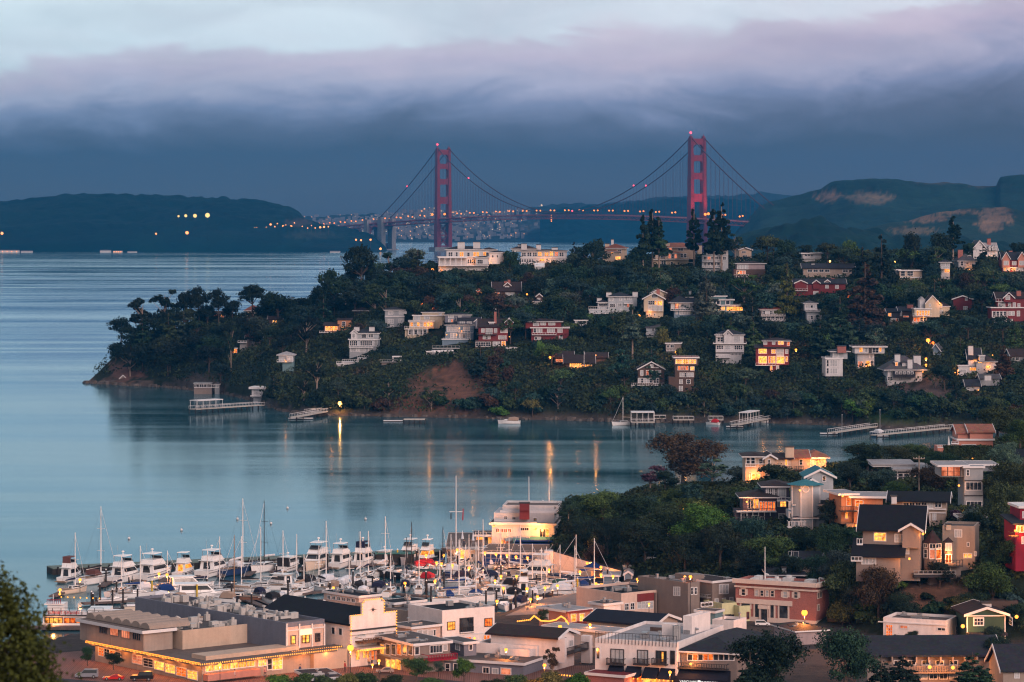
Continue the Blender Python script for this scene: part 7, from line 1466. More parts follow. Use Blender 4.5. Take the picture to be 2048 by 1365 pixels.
for k,(x0,x1,yt,yb,nm)in enumerate(((845,975,790,850,'flat blue boat shed beside the yard lamps'),(1015,1085,780,848,'gabled blue boat shed with white corner boards'))):
 h=NB(V15,nm,(x0+x1)/2,yb,nm[:22],Y=618,name='boat_shed',cat='shed');h.box(x0,x1,yt,yb+12,'bluegrey',d=6,yaw=-4);h.roof(*(('flat',2,.2,'pale')if k==0 else('gable',24,.2,'pale',1)))
 h.slab(x0+2,x0+8,yt,yb+10,0,.1,TRIM,name='corner_board').slab(x1-8,x1-2,yt,yb+10,0,.1,TRIM,name='corner_board')
e=place('sunshade','blue pyramid sunshade beside the yard wall','sunshade',None,1188,1146,0,Y=632);MB().tube((0,0,-2.5),(0,0,1.2),.08).build('pole',METAL,e);sn=MB();c=[(-3,-2,.6),(3,-2,.6),(3,2,.6),(-3,2,.6)]
for i in range(4):sn.face([c[i],c[(i+1)%4],(0,0,2.3)])
sn.build('canopy',CANV['blue'],e)
e=place('flag_mast','tall white yardarm flag mast with two hanging flags on the club deck','flag mast',None,912,1097,0,Y=668)
k=668/F;MB().tube((0,0,-3),(0,0,145*k),.17,.08,8).build('pole',TRIM,e);MB().tube((-13*k,0,73*k),(13*k,0,73*k),.07,n=6).build('yardarm',TRIM,e)
MB().hexa([(12*k,0,56*k),(14.5*k,0,56*k),(14.5*k,.1,56*k),(12*k,.1,56*k),(13.4*k,0,79*k),(15.5*k,0,79*k),(15.5*k,.1,79*k),(13.4*k,.1,79*k)]).build('flag',pm('flag_red',(.30,.04,.06),.8,.2),e);MB().box(-11*k,-9*k,0,.1,58*k,70*k).build('flag',pm('flag_dark',(.02,.02,.03),.8),e)
for x,y0,y1 in((1023,555,700),(1120,565,720)):
 e=place('closed_umbrella','closed white umbrella on the club deck, %s of the pair'%('left' if x<1100 else 'right'),'umbrella',None,700+x/4.55,940+y1/4.55,0,Y=672);H=(y1-y0)/4.55*672/F
 MB().tube((0,0,-.5),(0,0,H*.55),.05).build('pole',METAL,e);MB().tube((0,0,H*.5),(0,0,H),.34,.04,8).build('canopy',CANV['white'],e)
def pier(label,view,x0,x1,y,w=3,rail=True,z=1.6,cat='pier',name='pier',piles=8,roof=None,mat=None,y1=None,float_=None):
 f=lambda a,b:(view[0]+a/view[2],view[1]+b/view[2]);A,B=f(x0,y),f(x1,y if y1 is None else y1)
 Y=CH*F/(A[1]+(z*F/1150)-YH);P,Q=onz(*A,z),onz(*B,z);e=empty(name,tuple(P));tag(e,label,cat);t=(Q-P);L=t.length;t.normalize();n=V((-t.y,t.x,0))*w/2
 if L>60:Q=P+t*60;L=60
 MB().prism([tuple(q)[:2]for q in(P-n,Q-n,Q+n,P+n)],z-.25,z).build('deck',mat or pm('pier_planks',(.40,.36,.32),.9,.2,.5),e);s=MB()
 for i in range(piles+1):
  c=P.lerp(Q,i/piles)
  for sg in(-1,1):s.tube(tuple((c+n*sg*.9)+V((0,0,-z-1))),tuple(c+n*sg*.9),.16,n=5)
 s.build('piles',PB,e)
 if rail:
  r=MB();m=int(L/1.6)
  for sg in(-1,1):
   r.tube(tuple(P+n*sg+V((0,0,1.05))),tuple(Q+n*sg+V((0,0,1.05))),.07,n=4)
   for i in range(m+1):c=P.lerp(Q,i/m)+n*sg;r.tube(tuple(c),tuple(c+V((0,0,1.05))),.05,n=3)
  r.build('railing',TRIM,e)
 if roof:
  a,b,hgt=roof;R_=MB();c0,c1=P.lerp(Q,a),P.lerp(Q,b);R_.prism([tuple(q)[:2]for q in(c0-n*1.2,c1-n*1.2,c1+n*1.2,c0+n*1.2)],z+hgt,z+hgt+.3);R_.build('roof',TRIM,e);pp=MB()
  for i in range(5):
   for sg in(-1,1):c=c0.lerp(c1,i/4)+n*sg;pp.tube(tuple(c),tuple(c+V((0,0,hgt))),.09,n=4)
  pp.build('roof_posts',TRIM,e)
 return e
pier('long railed pier with three small roofs running out from the white boathouse',V5,962,1525,1140,4,y1=1105,piles=12,roof=(.02,.38,3.0))
pier('orange-lit gangway and float left of the shore lamp',V5,1790,2040,1205,3,y1=1160,piles=5);pier('timber landing ending at the bright shore lamp',V6,60,300,1085,3,y1=1065,piles=5)
pier('roofed boat landing behind the moored white ketch',V7,745,935,1245,6,roof=(.0,1.0,3.4),piles=5);pier('low walkway right of the roofed boat landing',V7,930,1030,1215,2,piles=4);pier('small landing with a raised white ladder frame',V7,1090,1260,1225,4,piles=4)
pier('shaded boathouse landing under the tree with a blue lantern',V7,1380,1500,1225,5,piles=4);pier('long white ramp pier with a tall rectangular gantry',V7,1590,1960,1270,3,y1=1195,piles=8,roof=(.2,.45,3.5));pier('left pier of the right cove with a tall bare pole',V8,460,800,1225,3,y1=1175,piles=8)
pier('longest white truss pier on the right side of the cove',V8,800,1400,1245,3,y1=1185,piles=12);pier('little rocky-shore landing with a white sack-like tarp',V6,850,1025,1140,5,piles=4,rail=False)
def flo(label,view,x,y,w=6,d=2):
 X,Yy=view[0]+x/view[2],view[1]+y/view[2];p=onz(X,Yy,.4);e=empty('swim_float',tuple(p));tag(e,label,'float');MB().box(p.x-w/2,p.x+w/2,p.y-d/2,p.y+d/2,.25,.5).build('deck',TRIM,e);MB().box(p.x-w/2+.2,p.x+w/2-.2,p.y-d/2+.2,p.y+d/2-.2,-.2,.24).build('float',PB,e)
flo('white raft alone on the water below the bare red cliff',V6,762,1153,7);flo('white float at the foot of the orange-lit gangway',V5,1850,1215,9);flo('white float at the far left of the right cove',V8,440,1232,6);flo('small white float at the long truss pier',V8,870,1253,4);flo('low float at the left foot of the white ramp pier',V7,1595,1283,6)
S('white ketch alone at anchor before the far shore',1249,851,10,794,200,cover='tan');Ru('pale launch with a tan canopy moored below the cliff',1018,848,9,175,canvas='tan',engine=False);Ru('red and white sailing dinghy hauled to the shaded landing',1425,850,6,150,canvas='red',engine=False);Ru('white runabout hung beside the white ramp pier',1520,846,7,165,canvas=None);Ru('blue and white workboat at the head of the truss pier',
1752,872,8,120,hm=HBLUE,canvas='white')
for lab,x,y,yt in(('bare grey pole standing on the left pier of the right cove',1684,862,830),('second bare pole nearer the truss pier',1760,862,820)):
 e=place('pier_pole',lab,'pole',None,x,y,0,z=0);MB().tube((0,0,-1),(0,0,(y-yt)*1060/F),.14,.1).build('pole',METAL,e);MB().ball((0,0,(y-yt)*1060/F+.1),.16,6).build('cap',TRIM,e)
SEEN={};TREES=[]
def landmark_label(px,py,Y,look,word,near):
 lm=sorted([b for b in LAND if b.ref and b.near==near],key=lambda b:((b.rect[0]+b.rect[2])/2-px)**2+(1.5*((b.rect[1]+b.rect[3])/2-py))**2)[:5]
 def relw(b):
  cx,cy=(b.rect[0]+b.rect[2])/2,(b.rect[1]+b.rect[3])/2;dx,dy=px-cx,py-cy;w,h=(b.rect[2]-b.rect[0])/2+10,(b.rect[3]-b.rect[1])/2+6
  if abs(dx)<w and abs(dy)<h+8:return 'right behind' if Y>b.Y else 'right before'
  if abs(dx)/w>abs(dy)/h*.9:return 'right of' if dx>0 else 'left of'
  return 'above' if dy<0 else 'below'
 c=['%s %s %s the %s'%(look,word,relw(b),b.ref)for b in lm]
 for s in c[:2]:
  if s not in SEEN:return s
 for pre in('just','farther','well'):
  for b,s in zip(lm[:3],c[:3]):
   s2='%s %s, %s %s the %s'%(look,word,pre,relw(b),b.ref)
   if s2 not in SEEN:return s2
 for i in range(5):
  for j in range(5):
   if i!=j:
    s='%s %s %s the %s, %s the %s'%(look,word,relw(lm[i]),lm[i].ref,'near',lm[j].ref)
    if len(s.split())<=16 and s not in SEEN:return s
 k=2
 while '%s, number %d'%(c[0],k)in SEEN:k+=1
 return '%s, number %d'%(c[0],k)
# ================= streets, vehicles, lamps, people, poles
def sheet(name,pts,z,mat):
 m=MB();m.face([tuple(onz(x,y,z))for x,y in pts]);o=m.build(name,mat);tag(o,kind='structure');return o
ASPH=pm('asphalt',(.035,.033,.036),.9,.25,.3);PAVE=pm('brick_paving',(.14,.062,.048),.85,.25,.5,pattern='brick')
sheet('pavement',[(60,1365),(60,1312),(180,1300),(400,1368),(660,1328),(770,1338),(1250,1330),(1500,1330),(1500,1420),(60,1420)],TZ+.02,PAVE)
sheet('road',[(60,1420),(60,1352),(300,1372),(620,1362),(760,1345),(1000,1372),(1400,1400),(1400,1460),(60,1460)],TZ+.04,ASPH)
sheet('road',[(1650,1252),(1780,1262),(1780,1275),(1640,1262)],TZ+.04,ASPH);sheet('car_park',[(1500,1290),(1700,1262),(1850,1290),(1850,1330),(1500,1330)],TZ+.03,ASPH);sheet('quay_paving',[(1010,1232),(1090,1196),(1240,1172),(1480,1172),(1420,1212),(1200,1222)],TZ+.02,CONC)
TYRE=pm('tyre',(.02,.02,.02),.9,.1);CGL=pm('car_glass',(.02,.025,.03),.1,.1,1,.7)
def car(label,px,py,w,col,kind='hatch',Y=None,flip=False,z=TZ+.05,near=True,cat='car',head=0,lights=False):
 p=onz(px,py,z)if Y is None else at(px,py,Y);e=empty({'pickup':'pickup_truck','van':'van'}.get(kind,'parked_car'),tuple(p),R(head+(180 if flip else 0)),world=False);tag(e,label,cat)
 L=w*p.y/F;k=L/4.5;W_=.9*k;m=pm('paint_'+col[0],col[1],.3,.08,.5,.5)
 prof={'hatch':[(-2.25,.35),(-2.2,.85),(-1.3,.95),(2.0,.72),(2.25,.55),(2.2,.3)],'sport':[(-2.2,.3),(-2.2,.72),(-1.2,.8),(1.9,.6),(2.2,.42),(2.15,.25)],'suv':[(-2.25,.4),(-2.25,1.05),(-1.3,1.1),(2.0,1.0),(2.25,.8),(2.2,.35)],'van':[(-2.25,.35),(-2.25,1.0),(-1.3,1.05),(1.7,.98),(2.25,.7),(2.2,.3)],'pickup':[(-2.25,.45),(-2.25,.98),(-1.3,.98),(1.9,.95),(2.25,.8),(2.2,.4)]}[kind]
 rg=[]
 for x,zt in prof:rg.append((x*k,zt*k))
 b=MB();n=len(rg)
 for s in(-1,1):b.v+=[(x,s*W_,z_)for x,z_ in rg]
 b.f+=[tuple(range(n))[::-1],tuple(range(n,2*n))]+[(i,(i+1)%n,n+(i+1)%n,n+i)for i in range(n)];bo=b.build('body',m,e)
 c0,c1,ct,f0,f1={'hatch':(-1.7,1.0,1.4,.35,.9),'sport':(-1.5,.7,1.15,.6,.9),'suv':(-2.15,.9,1.75,.1,.5),'van':(-2.2,1.4,1.75,.1,.9),'pickup':(-.5,1.1,1.65,.15,.6)}[kind];zb=.8*k
 MB().hexa([(c0*k,-W_*.95,zb),(c1*k,-W_*.95,zb),(c1*k,W_*.95,zb),(c0*k,W_*.95,zb),((c0+f0)*k,-W_*.8,ct*k),((c1-f1)*k,-W_*.8,ct*k),((c1-f1)*k,W_*.8,ct*k),((c0+f0)*k,W_*.8,ct*k)]).build('cabin',m,e)
 g=MB();zt=(ct-.12)*k;za=(.98 if kind in('suv','van','pickup')else .9)*k
 for s in(-1,1):g.hexa([((c0+.2)*k,s*W_*.93,za),((c1-.35)*k,s*W_*.93,za),((c1-.35)*k,s*W_*.96,za),((c0+.2)*k,s*W_*.96,za),((c0+f0+.1)*k,s*W_*.82,zt),((c1-f1)*k,s*W_*.82,zt),((c1-f1)*k,s*W_*.87,zt),((c0+f0+.1)*k,s*W_*.87,zt)])
 g.build('side_windows',CGL,e)
 for x in(-1.4,1.35):
  for s in(-1,1):w_=MB().tube((x*k,s*(W_-.12),.33*k),(x*k,s*(W_+.02),.33*k),.33*k,n=12).build('wheel',TYRE,e);MB().tube((x*k,s*(W_+.02),.33*k),(x*k,s*(W_+.035),.33*k),.18*k,n=10).build('rim',METAL,w_)
 for s in(-1,1):MB().box(2.12*k,2.24*k,s*W_*.7-.12,s*W_*.7+.12,.52*k,.66*k).build('headlight',em('headlight',(1,.9,.7),2)if lights else GEL,e);MB().box(-2.28*k,-2.24*k,s*W_*.75-.1,s*W_*.75+.1,.62*k,.8*k).build('tail_light',HRED,e)
 return e
WHT,BLK,GRY,REDP,BLU=('white',(.65,.65,.66)),('black',(.012,.012,.014)),('silver',(.20,.21,.24)),('red',(.50,.02,.02)),('blue',(.02,.04,.08))
car('grey minivan parked below the restaurant, left of the red sports car',174,1356,46,GRY,'van',flip=True,cat='van');car('low red sports car in the street before the restaurant',227,1360,42,REDP,'sport',flip=True);car('black off-road car right of the red sports car',284,1361,46,BLK,'suv',flip=True)
car('dark car parked by the grass strip right of the red brick bank',1742,1259,36,BLU,'hatch');car('silver car nose-in at the parking by the star-bright lamp',1731,1289,22,WHT,'hatch',head=60);car('white delivery van parked before the bank doors',1525,1252,30,WHT,'van',cat='van')
car('white pickup truck parked on the wooded point',1301,990,34,WHT,'pickup',Y=778,cat='pickup truck',z=0);car('silver car half hidden beside the white pickup truck',1322,990,22,GRY,'hatch',Y=781);car('dark green off-road car behind the white pickup truck',1342,987,30,BLU,'suv',Y=784)
for lab,x,c in(('dark car parked on the road above the blue-grey three-storey house',930,BLK),('blue-grey car beside the dark one on the upper road',946,BLU),('white sedan parked on the upper road',990,WHT)):car(lab,x,622,17,c,'hatch',Y=ray_hit(x,624,hB,1050,1450)or 1330)
for lab,x,y,w,c,k,f in(('silver car in the parking row behind the lime-cream shop',1535,1296,28,GRY,'hatch',0),('black car beside the silver one in the parking row',1572,1297,28,BLK,'suv',1),('red car at the kerb behind the pointed conifers',1668,1284,26,REDP,'hatch',0),('white car in the yard near the gabled blue boat shed',1240,1172,26,WHT,'hatch',0),('blue car in the yard beside the gabled blue boat shed',
1272,1166,24,BLU,'suv',1),('silver hatchback at the kerb below the bulb-outlined hall',770,1346,36,GRY,'hatch',1)):car(lab,x,y,w,c,k,flip=bool(f))
LMP=em('street_bulb',(1,.30,.04),2.5);LMB=em('street_bulb_red',(1,.15,.02),2.6);LMY=em('street_bulb_yellow',(1,.50,.10),5)
def street_lamp(x,y,h=5,w=220,col=(1,.28,.05),r=.28,mat=None,near=True,label=None,base=TZ,Y=None,what='orange street lamp'):
 if near:p=onz(x,y,base+h)if Y is None else at(x,y,Y)
 else:
  Yt=ray_hit(x,y+h*4.6,hB,1050,1450)or Y or 1300;p=at(x,y,Yt)
 if label is None:label=landmark_label(x,y,p.y,what.split(' ',1)[0],what.split(' ',1)[1],near)
 SEEN[label]=1;e=empty('street_lamp',(p.x,p.y,p.z-h),0);tag(e,label,'lamp');MB().tube((p.x,p.y,p.z-h),(p.x,p.y,p.z-r),.07,.05).build('pole',IRON,e)
 MB().ball(tuple(p),r*1.3,8).build('globe',mat or LMP,e);MB().tube((p.x,p.y,p.z+r*.9),(p.x,p.y,p.z+r*1.4),r*.8,r*.2,8).build('cap',IRON,e);l=point(e,(p.x,p.y-.1,p.z-r*1.3-.12),col,w*(6 if near else 2.2),.05);return e
# ================= vegetation
nr=np.random.default_rng(3)
def leaves(C,N,size,jitter=.8):
 """quads at centres C with outward normals N"""
 n=len(C);N=N+nr.normal(0,jitter,(n,3));N/=np.linalg.norm(N,axis=1)[:,None]+1e-9
 T=np.cross(N,nr.normal(0,1,(n,3)));T/=np.linalg.norm(T,axis=1)[:,None]+1e-9;Bv=np.cross(N,T)
 s=(size*nr.uniform(.6,1.4,n))[:,None]
 v=np.stack([C-T*s-Bv*s*.6,C+T*s-Bv*s*.6,C+T*s*.7+Bv*s*.7,C-T*s*.7+Bv*s*.7],1).reshape(-1,3)
 return v,np.arange(4*n).reshape(n,4)
def sph(n):
 d=nr.normal(0,1,(n,3));return d/np.linalg.norm(d,axis=1)[:,None]
def lobes_cloud(L,n,clump=26,flat=1.0,spread=.10):
 """L rows: cx cy cz rx ry rz; leaves gathered in small clumps on the lobe surfaces"""
 L=np.array(L);w=(L[:,3]*L[:,4])+.0;w/=w.sum();k=n//clump
 li=nr.choice(len(L),k,p=w);d=sph(k);d[:,2]=np.where(d[:,2]<-.35,-d[:,2]*.6,d[:,2]);r=nr.uniform(.72,1.05,k)[:,None]
 cc=L[li,:3]+d*L[li,3:6]*r
 ci=np.repeat(np.arange(k),clump);off=nr.normal(0,spread,(k*clump,3))*L[li][ci][:,3:6]*2.2
 C=cc[ci]+off;return C,d[ci]*.9+off/(np.linalg.norm(off,axis=1)[:,None]+1e-9)*.5
BARK=pm('bark',(.085,.062,.050),.95,.3,2);BARKP=pm('bark_pale',(.26,.20,.165),.95,.25,1.5)
def make_kind(kind,seed,n=3200,size=.022):
 r=random.Random(seed);L=[]
 tr=MB()
 if kind=='broadleaf tree':
  for i in range(r.randint(9,13)):
   a=r.uniform(0,2*pi);q=r.uniform(.05,.33);z=r.uniform(.24,.84);q*=1.25-abs(z-.55)*1.3;s=r.uniform(.13,.22);L.append((q*cos(a),q*sin(a),z,s,s,s*.78))
  L.append((0,0,.6,.27,.27,.28));tr.tube((0,0,-.06),(0,0,.36),.03,.02,7)
  for l in L[:5]:tr.tube((0,0,.3),(l[0]*.8,l[1]*.8,l[2]),.016,.006,5)
 elif kind=='umbrella pine':
  pads=[(0,0,.88,.28),(.05,0,.72,.26)]+[(r.uniform(.16,.36)*cos(a),r.uniform(.16,.36)*sin(a),r.uniform(.55,.86),r.uniform(.15,.24))for a in[2*pi*i/8+r.uniform(-.4,.4)for i in range(8)]]
  for x,y,z,s in pads:L.append((x,y,z,s,s,s*.52));tr.tube((0,0,.45),(x,y,z-.04),.014,.006,5)
  lean=r.uniform(-.05,.05);tr.tube((-lean,0,-.08),(0,0,.5),.026,.02,7);tr.tube((0,0,.5),(0,0,.86),.02,.008,6)
 elif kind=='conifer':
  m=15
  for i in range(m):
   t=i/(m-1);z=.14+.84*t;R_=.21*(1-t)**.75+.018
   for j in range(int(7-4*t)):
    a=r.uniform(0,2*pi);q=R_*r.uniform(.5,.78);L.append((q*cos(a),q*sin(a),z-.02*r.random(),R_*.42,R_*.42,.022+R_*.09))
  tr.tube((0,0,-.06),(0,0,.97),.020,.004,7)
 elif kind=='tall bare-trunked conifer':
  for i in range(12):
   t=i/11;z=.36+.62*t;R_=.17*(1-t*.75)*(1 if i%3 else .75)
   for j in range(5):
    a=r.uniform(0,2*pi);q=R_*r.uniform(.4,.9);L.append((q*cos(a),q*sin(a),z+r.uniform(-.02,.02),R_*.42,R_*.42,.024))
  tr.tube((0,0,-.05),(0,0,.97),.017,.006,7)
 elif kind=='eucalyptus':
  for i in range(13):
   a=r.uniform(0,2*pi);z=r.uniform(.38,.95);q=r.uniform(.05,.27)*(1.25-abs(z-.65));s=r.uniform(.07,.125);L.append((q*cos(a),q*sin(a),z,s,s,s*.9));tr.tube((0,0,max(.2,z-.28)),(q*cos(a),q*sin(a),z),.009,.004,4)
  tr.tube((0,0,-.06),(.02,0,.5),.022,.015,6);tr.tube((.02,0,.5),(0,0,.9),.014,.005,5)
 elif kind=='shrub':
  for i in range(8):a=r.uniform(0,2*pi);q=r.uniform(.0,.42);s=r.uniform(.2,.34);L.append((q*cos(a),q*sin(a),r.uniform(.2,.6),s,s,s*.85))
  tr.tube((0,0,-.1),(0,0,.4),.03,.02,5)
 elif kind=='columnar tree':
  for i in range(9):z=.15+.75*i/8;s=.17*(1-abs(z-.45)*.9);L.append((r.uniform(-.04,.04),r.uniform(-.04,.04),z,s,s,.13))
  tr.tube((0,0,-.05),(0,0,.5),.02,.012,6)
 C,N=lobes_cloud(L,n);v,f=leaves(C,N,size)
 return npmesh('crown',v,f,M_FOL),tr
PROTO={}
def proto(kind,var,dense=False):
 k=(kind,var,dense)
 if k not in PROTO:
  big={'conifer':5200,'tall bare-trunked conifer':4600,'eucalyptus':2400,'umbrella pine':3000,'shrub':1800}.get(kind,3400)
  me,tr=make_kind(kind,hash(kind)%97*0+len(kind)*7+var,big*(3 if dense else 1),(.022 if kind!='shrub' else .05)*(.58 if dense else 1))
  t=MB();t.v,t.f=tr.v,tr.f;o=t.build('trunk',BARKP if kind in('eucalyptus','tall bare-trunked conifer')else BARK);tm=o.data;bpy.data.objects.remove(o);PROTO[k]=(me,tm)
 return PROTO[k]
ASPECT={'broadleaf tree':1.0,'umbrella pine':1.0,'conifer':1.0,'tall bare-trunked conifer':1.0,'eucalyptus':1.0,'shrub':1.0,'columnar tree':1.0}
HW={'broadleaf tree':.5,'umbrella pine':.5,'conifer':.19,'tall bare-trunked conifer':.19,'eucalyptus':.33,'shrub':.66,'columnar tree':.18}
TONES={'dark green':(.0088,.0198,.0115),'deep olive':(.0165,.0264,.0115),'blue-green':(.0099,.0238,.0216),'moss green':(.0209,.0383,.0130),'rust-brown':(.0358,.0224,.0158),'grey-green':(.0275,.0436,.0360),'bright green':(.0303,.0627,.0130),'golden olive':(.0468,.0495,.0158),'black-green':(.0055,.0119,.0086),'plum':(.0275,.0145,.0252)}
def tree(kind,px,py,wpx,hpx,tone,Y=None,near=False,var=None,label=None,dense=False,word=None,dY=0,col=None,rot=None):
 """base pixel, crown width and full height in photo px"""
 if Y is None:
  Y=ray_hit(px,py,hC,430,870)if near else ray_hit(px,py,hB,1050,1450)
  if Y is None and near:Y=782
  if Y is None:return None
 Y+=dY;p=at(px,py,Y);s=Y/F;H=hpx*s;Wd=wpx*s/(2*HW[kind])
 var=var if var is not None else random.Random(int(px*7+py)).randint(0,2);me,tm=proto(kind,var,dense)
 name={'broadleaf tree':'tree','umbrella pine':'pine_tree','conifer':'conifer','tall bare-trunked conifer':'conifer','eucalyptus':'eucalyptus','shrub':'shrub','columnar tree':'street_tree'}[kind]
 e=empty(name,tuple(p),rot if rot is not None else(px*3.7%6.28),world=False)
 if label is None:
  sz=('big ' if hpx*s>13.5 else 'small ' if hpx*s<8.5 else '')if kind!='shrub' else ''
  label=landmark_label(px,py-hpx*.5,Y,sz+tone,word or kind,near)
 SEEN[label]=1;tag(e,label,'shrub' if kind=='shrub' else 'tree',None)
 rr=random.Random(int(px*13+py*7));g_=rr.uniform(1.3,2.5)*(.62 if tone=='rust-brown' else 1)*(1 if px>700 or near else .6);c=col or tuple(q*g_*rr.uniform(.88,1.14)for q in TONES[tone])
 for nm,m in(('crown',me),('trunk',tm)):
  o=bpy.data.objects.new(nm,m);link(o,e);o.scale=(Wd,Wd,H);o.color=(*c,1)
 TREES.append(((px-wpx/2,py-hpx,px+wpx/2,py),Y));return e
T=tree
UP,BL,CO,TB_,EU,SH_='umbrella pine','broadleaf tree','conifer','tall bare-trunked conifer','eucalyptus','shrub'
for a in((UP,243,694,58,56,'black-green','leaning umbrella pine overhanging the headland tip'),(EU,286,680,62,80,'black-green','airy eucalyptus second from the headland tip'),(EU,330,668,50,88,'dark green','tallest slender eucalyptus on the left headland skyline'),(UP,374,662,56,74,'black-green','dark round pine left of the twin umbrella pines'),(UP,398,660,46,84,'black-green','left one of the twin umbrella pines on the headland'),
(UP,437,654,42,74,'black-green','right one of the twin umbrella pines on the headland'),(UP,505,640,60,68,'black-green','lone spreading umbrella pine standing clear on the headland skyline'),(BL,572,640,56,50,'black-green','rounded dark tree right of the lone umbrella pine'),(UP,618,640,20,44,'dark green','tiny tufted pine before the tall ridge pine'),(UP,668,640,62,98,'dark green','open-branched pine left of the great dark pine'),
(UP,722,598,74,104,'black-green','great dark pine crowning the left end of the ridge'),(BL,700,600,60,64,'black-green','dark tree filling beneath the great dark pine'),(BL,765,580,60,46,'black-green','dark round tree right of the great dark pine'),(BL,800,576,56,44,'rust-brown',None),(BL,845,566,56,34,'rust-brown',None),(SH_,862,536,30,18,'black-green',None),(BL,1020,545,44,48,'dark green','dark tree between the colonnaded and the wide white mansion'),
(CO,1148,540,24,58,'black-green','narrow dark conifer right of the wide white mansion'),(BL,1185,540,70,64,'black-green','dark domed tree left of the red-roofed tan house'),(TB_,1286,548,44,118,'black-green','leftmost of the three tall conifers before the beige villa'),(TB_,1305,545,50,122,'black-green','middle one of the three tall conifers before the beige villa'),(TB_,1318,548,46,110,'dark green',
'rightmost of the three tall conifers before the beige villa'),(TB_,1388,540,42,118,'black-green','lone tall conifer in front of the right bridge tower'),(TB_,1428,552,44,134,'black-green','left one of the tallest conifer pair beside the right tower'),(TB_,1443,545,52,136,'black-green','right one of the tallest conifer pair beside the right tower'),(EU,1470,520,40,52,'dark green','open pine right of the tallest conifer pair'),
(UP,1535,530,66,56,'deep olive','flat-topped tree with pale limbs on the ridge'),(BL,1570,535,56,60,'dark green',None),(BL,1614,518,34,30,'black-green','low dark tree beyond the low white flat-roofed house'),(UP,1655,530,52,42,'deep olive',None),(BL,1697,530,40,54,'moss green',None),(CO,1763,610,60,146,'black-green','huge dark redwood rising above the pale modern box house'),(BL,1825,545,50,88,'black-green',
'rounded open-trunk tree right of the huge dark redwood'),(BL,1878,545,62,84,'black-green','dark massive tree against the golden hill'),(TB_,1906,530,52,94,'black-green','flat-crowned lookout pine on a bare trunk before the golden hill'),(BL,1940,520,40,36,'dark green',None),(CO,1965,545,30,54,'black-green',None),(BL,2035,520,50,38,'black-green',None),(CO,1574,640,40,120,'golden olive','pale olive young conifer standing alone left of the dark red house'),
(CO,1730,670,72,150,'rust-brown','broad brown-tinged redwood in the middle of the right slope'),(CO,1413,640,44,104,'grey-green','tall grey-green conifer between the hip-roofed and glowing teal-grey houses'),(CO,1505,710,50,118,'black-green','black conifer column right of the glowing teal-grey house'),(CO,1680,700,60,110,'dark green',None),(CO,1640,720,50,100,'black-green',None),(TB_,1265,720,46,110,
'grey-green','feathery grey-green tree left of the pediment cream house'),(EU,1358,770,36,70,'golden olive',None),(BL,1325,700,40,46,'golden olive','golden round tree beside the small pale tree-gap house'),(BL,1084,730,32,50,'bright green','bright yellow-green street-lit tree right of the white-windowed red house'),(EU,462,745,30,90,'dark green','pale-stemmed eucalyptus on the headland flank'),(BL,
1065,835,48,44,'golden olive','olive dome shrub tree at the waterline below the clubhouse'),(BL,1480,720,46,50,'rust-brown',None),(BL,1705,845,66,50,'bright green','glossy bright green tree at the waterline of the right cove'),(BL,1735,838,50,40,'bright green','smaller bright green tree beside the glossy waterline one'),(SH_,1000,835,40,26,'bright green','bright shrub at the foot of the bare red cliff'),
(BL,262,700,64,50,'black-green',None),(BL,308,676,60,52,'black-green',None),(BL,350,668,62,50,'black-green',None),(BL,415,656,60,48,'black-green',None),(BL,465,648,56,50,'black-green',None),(BL,535,642,60,46,'black-green',None),(BL,600,638,60,44,'black-green',None),(BL,645,630,60,58,'black-green',None),(BL,232,722,50,40,'black-green',None),(BL,285,740,64,60,'black-green',None),(BL,340,745,64,70,'black-green',
None),(BL,395,720,64,60,'black-green',None),(BL,500,700,60,60,'black-green',None)):
 T(a[0],a[1],a[2],a[3],a[4],a[5],label=a[6],Y=None if ray_hit(a[1],a[2],hB,1050,1450)else 1424)
rf=random.Random(21);cells=[]
def blocked(px,py,w,h,Y,near):
 r=(px-w*.42,py-h,px+w*.42,py-h*.12)
 for b in LAND:
  if b.near!=near:continue
  q=b.rect
  if Y<b.Y+3 and r[0]<q[2]-5 and r[2]>q[0]+5 and r[1]<q[3]-(q[3]-q[1])*.28 and r[3]>q[1]+2:return True
 return False
kinds=[(BL,60,52),(BL,52,46),(BL,70,58),(UP,56,52),(CO,38,70),(EU,50,60)]
nfill=0;nbl=0
for row,py in enumerate(range(548,846,17)):
 for px in range(196+(row%2)*17,2090,33):
  x,y=px+rf.uniform(-10,10),py+rf.uniform(-6,6);Y=ray_hit(x,y,hB,1050,1450,400)
  if Y is None or CH-(y-YH)*Y/F<(1.2 if x>560 else 2.2):continue
  if((x-905)/72)**2+((y-780)/36)**2<1 or((x-815)/44)**2+((y-818)/16)**2<1:continue
  k,w,h=kinds[rf.choices(range(6),(5,4,3,1.5,1.2,.9))[0]];f=rf.uniform(.8,1.15)*(.75 if y>795 else 1);w*=f;h*=f
  for shrink in(1,.7,.5):
   if not blocked(x,y,w*shrink,h*shrink,Y,False):break
  else:continue
  w*=shrink;h*=shrink
  if shrink<.6 and rf.random()<.4:continue
  if k!=SH_ and shrink<.75:k=BL
  if k==BL and(y>800 or w<34):k=SH_;h*=.8
  if k==BL:nbl+=1
  if k==BL and nbl>205:continue
  tone=rf.choices(['dark green','deep olive','blue-green','moss green','black-green','rust-brown','grey-green'],(5,3,4,2 if x>900 else .5,5 if x<760 else 2,1,.8))[0]
  if T(k,x,y,w,h,tone,Y=Y):nfill+=1
print('hill trees',nfill,nbl,len(TREES))
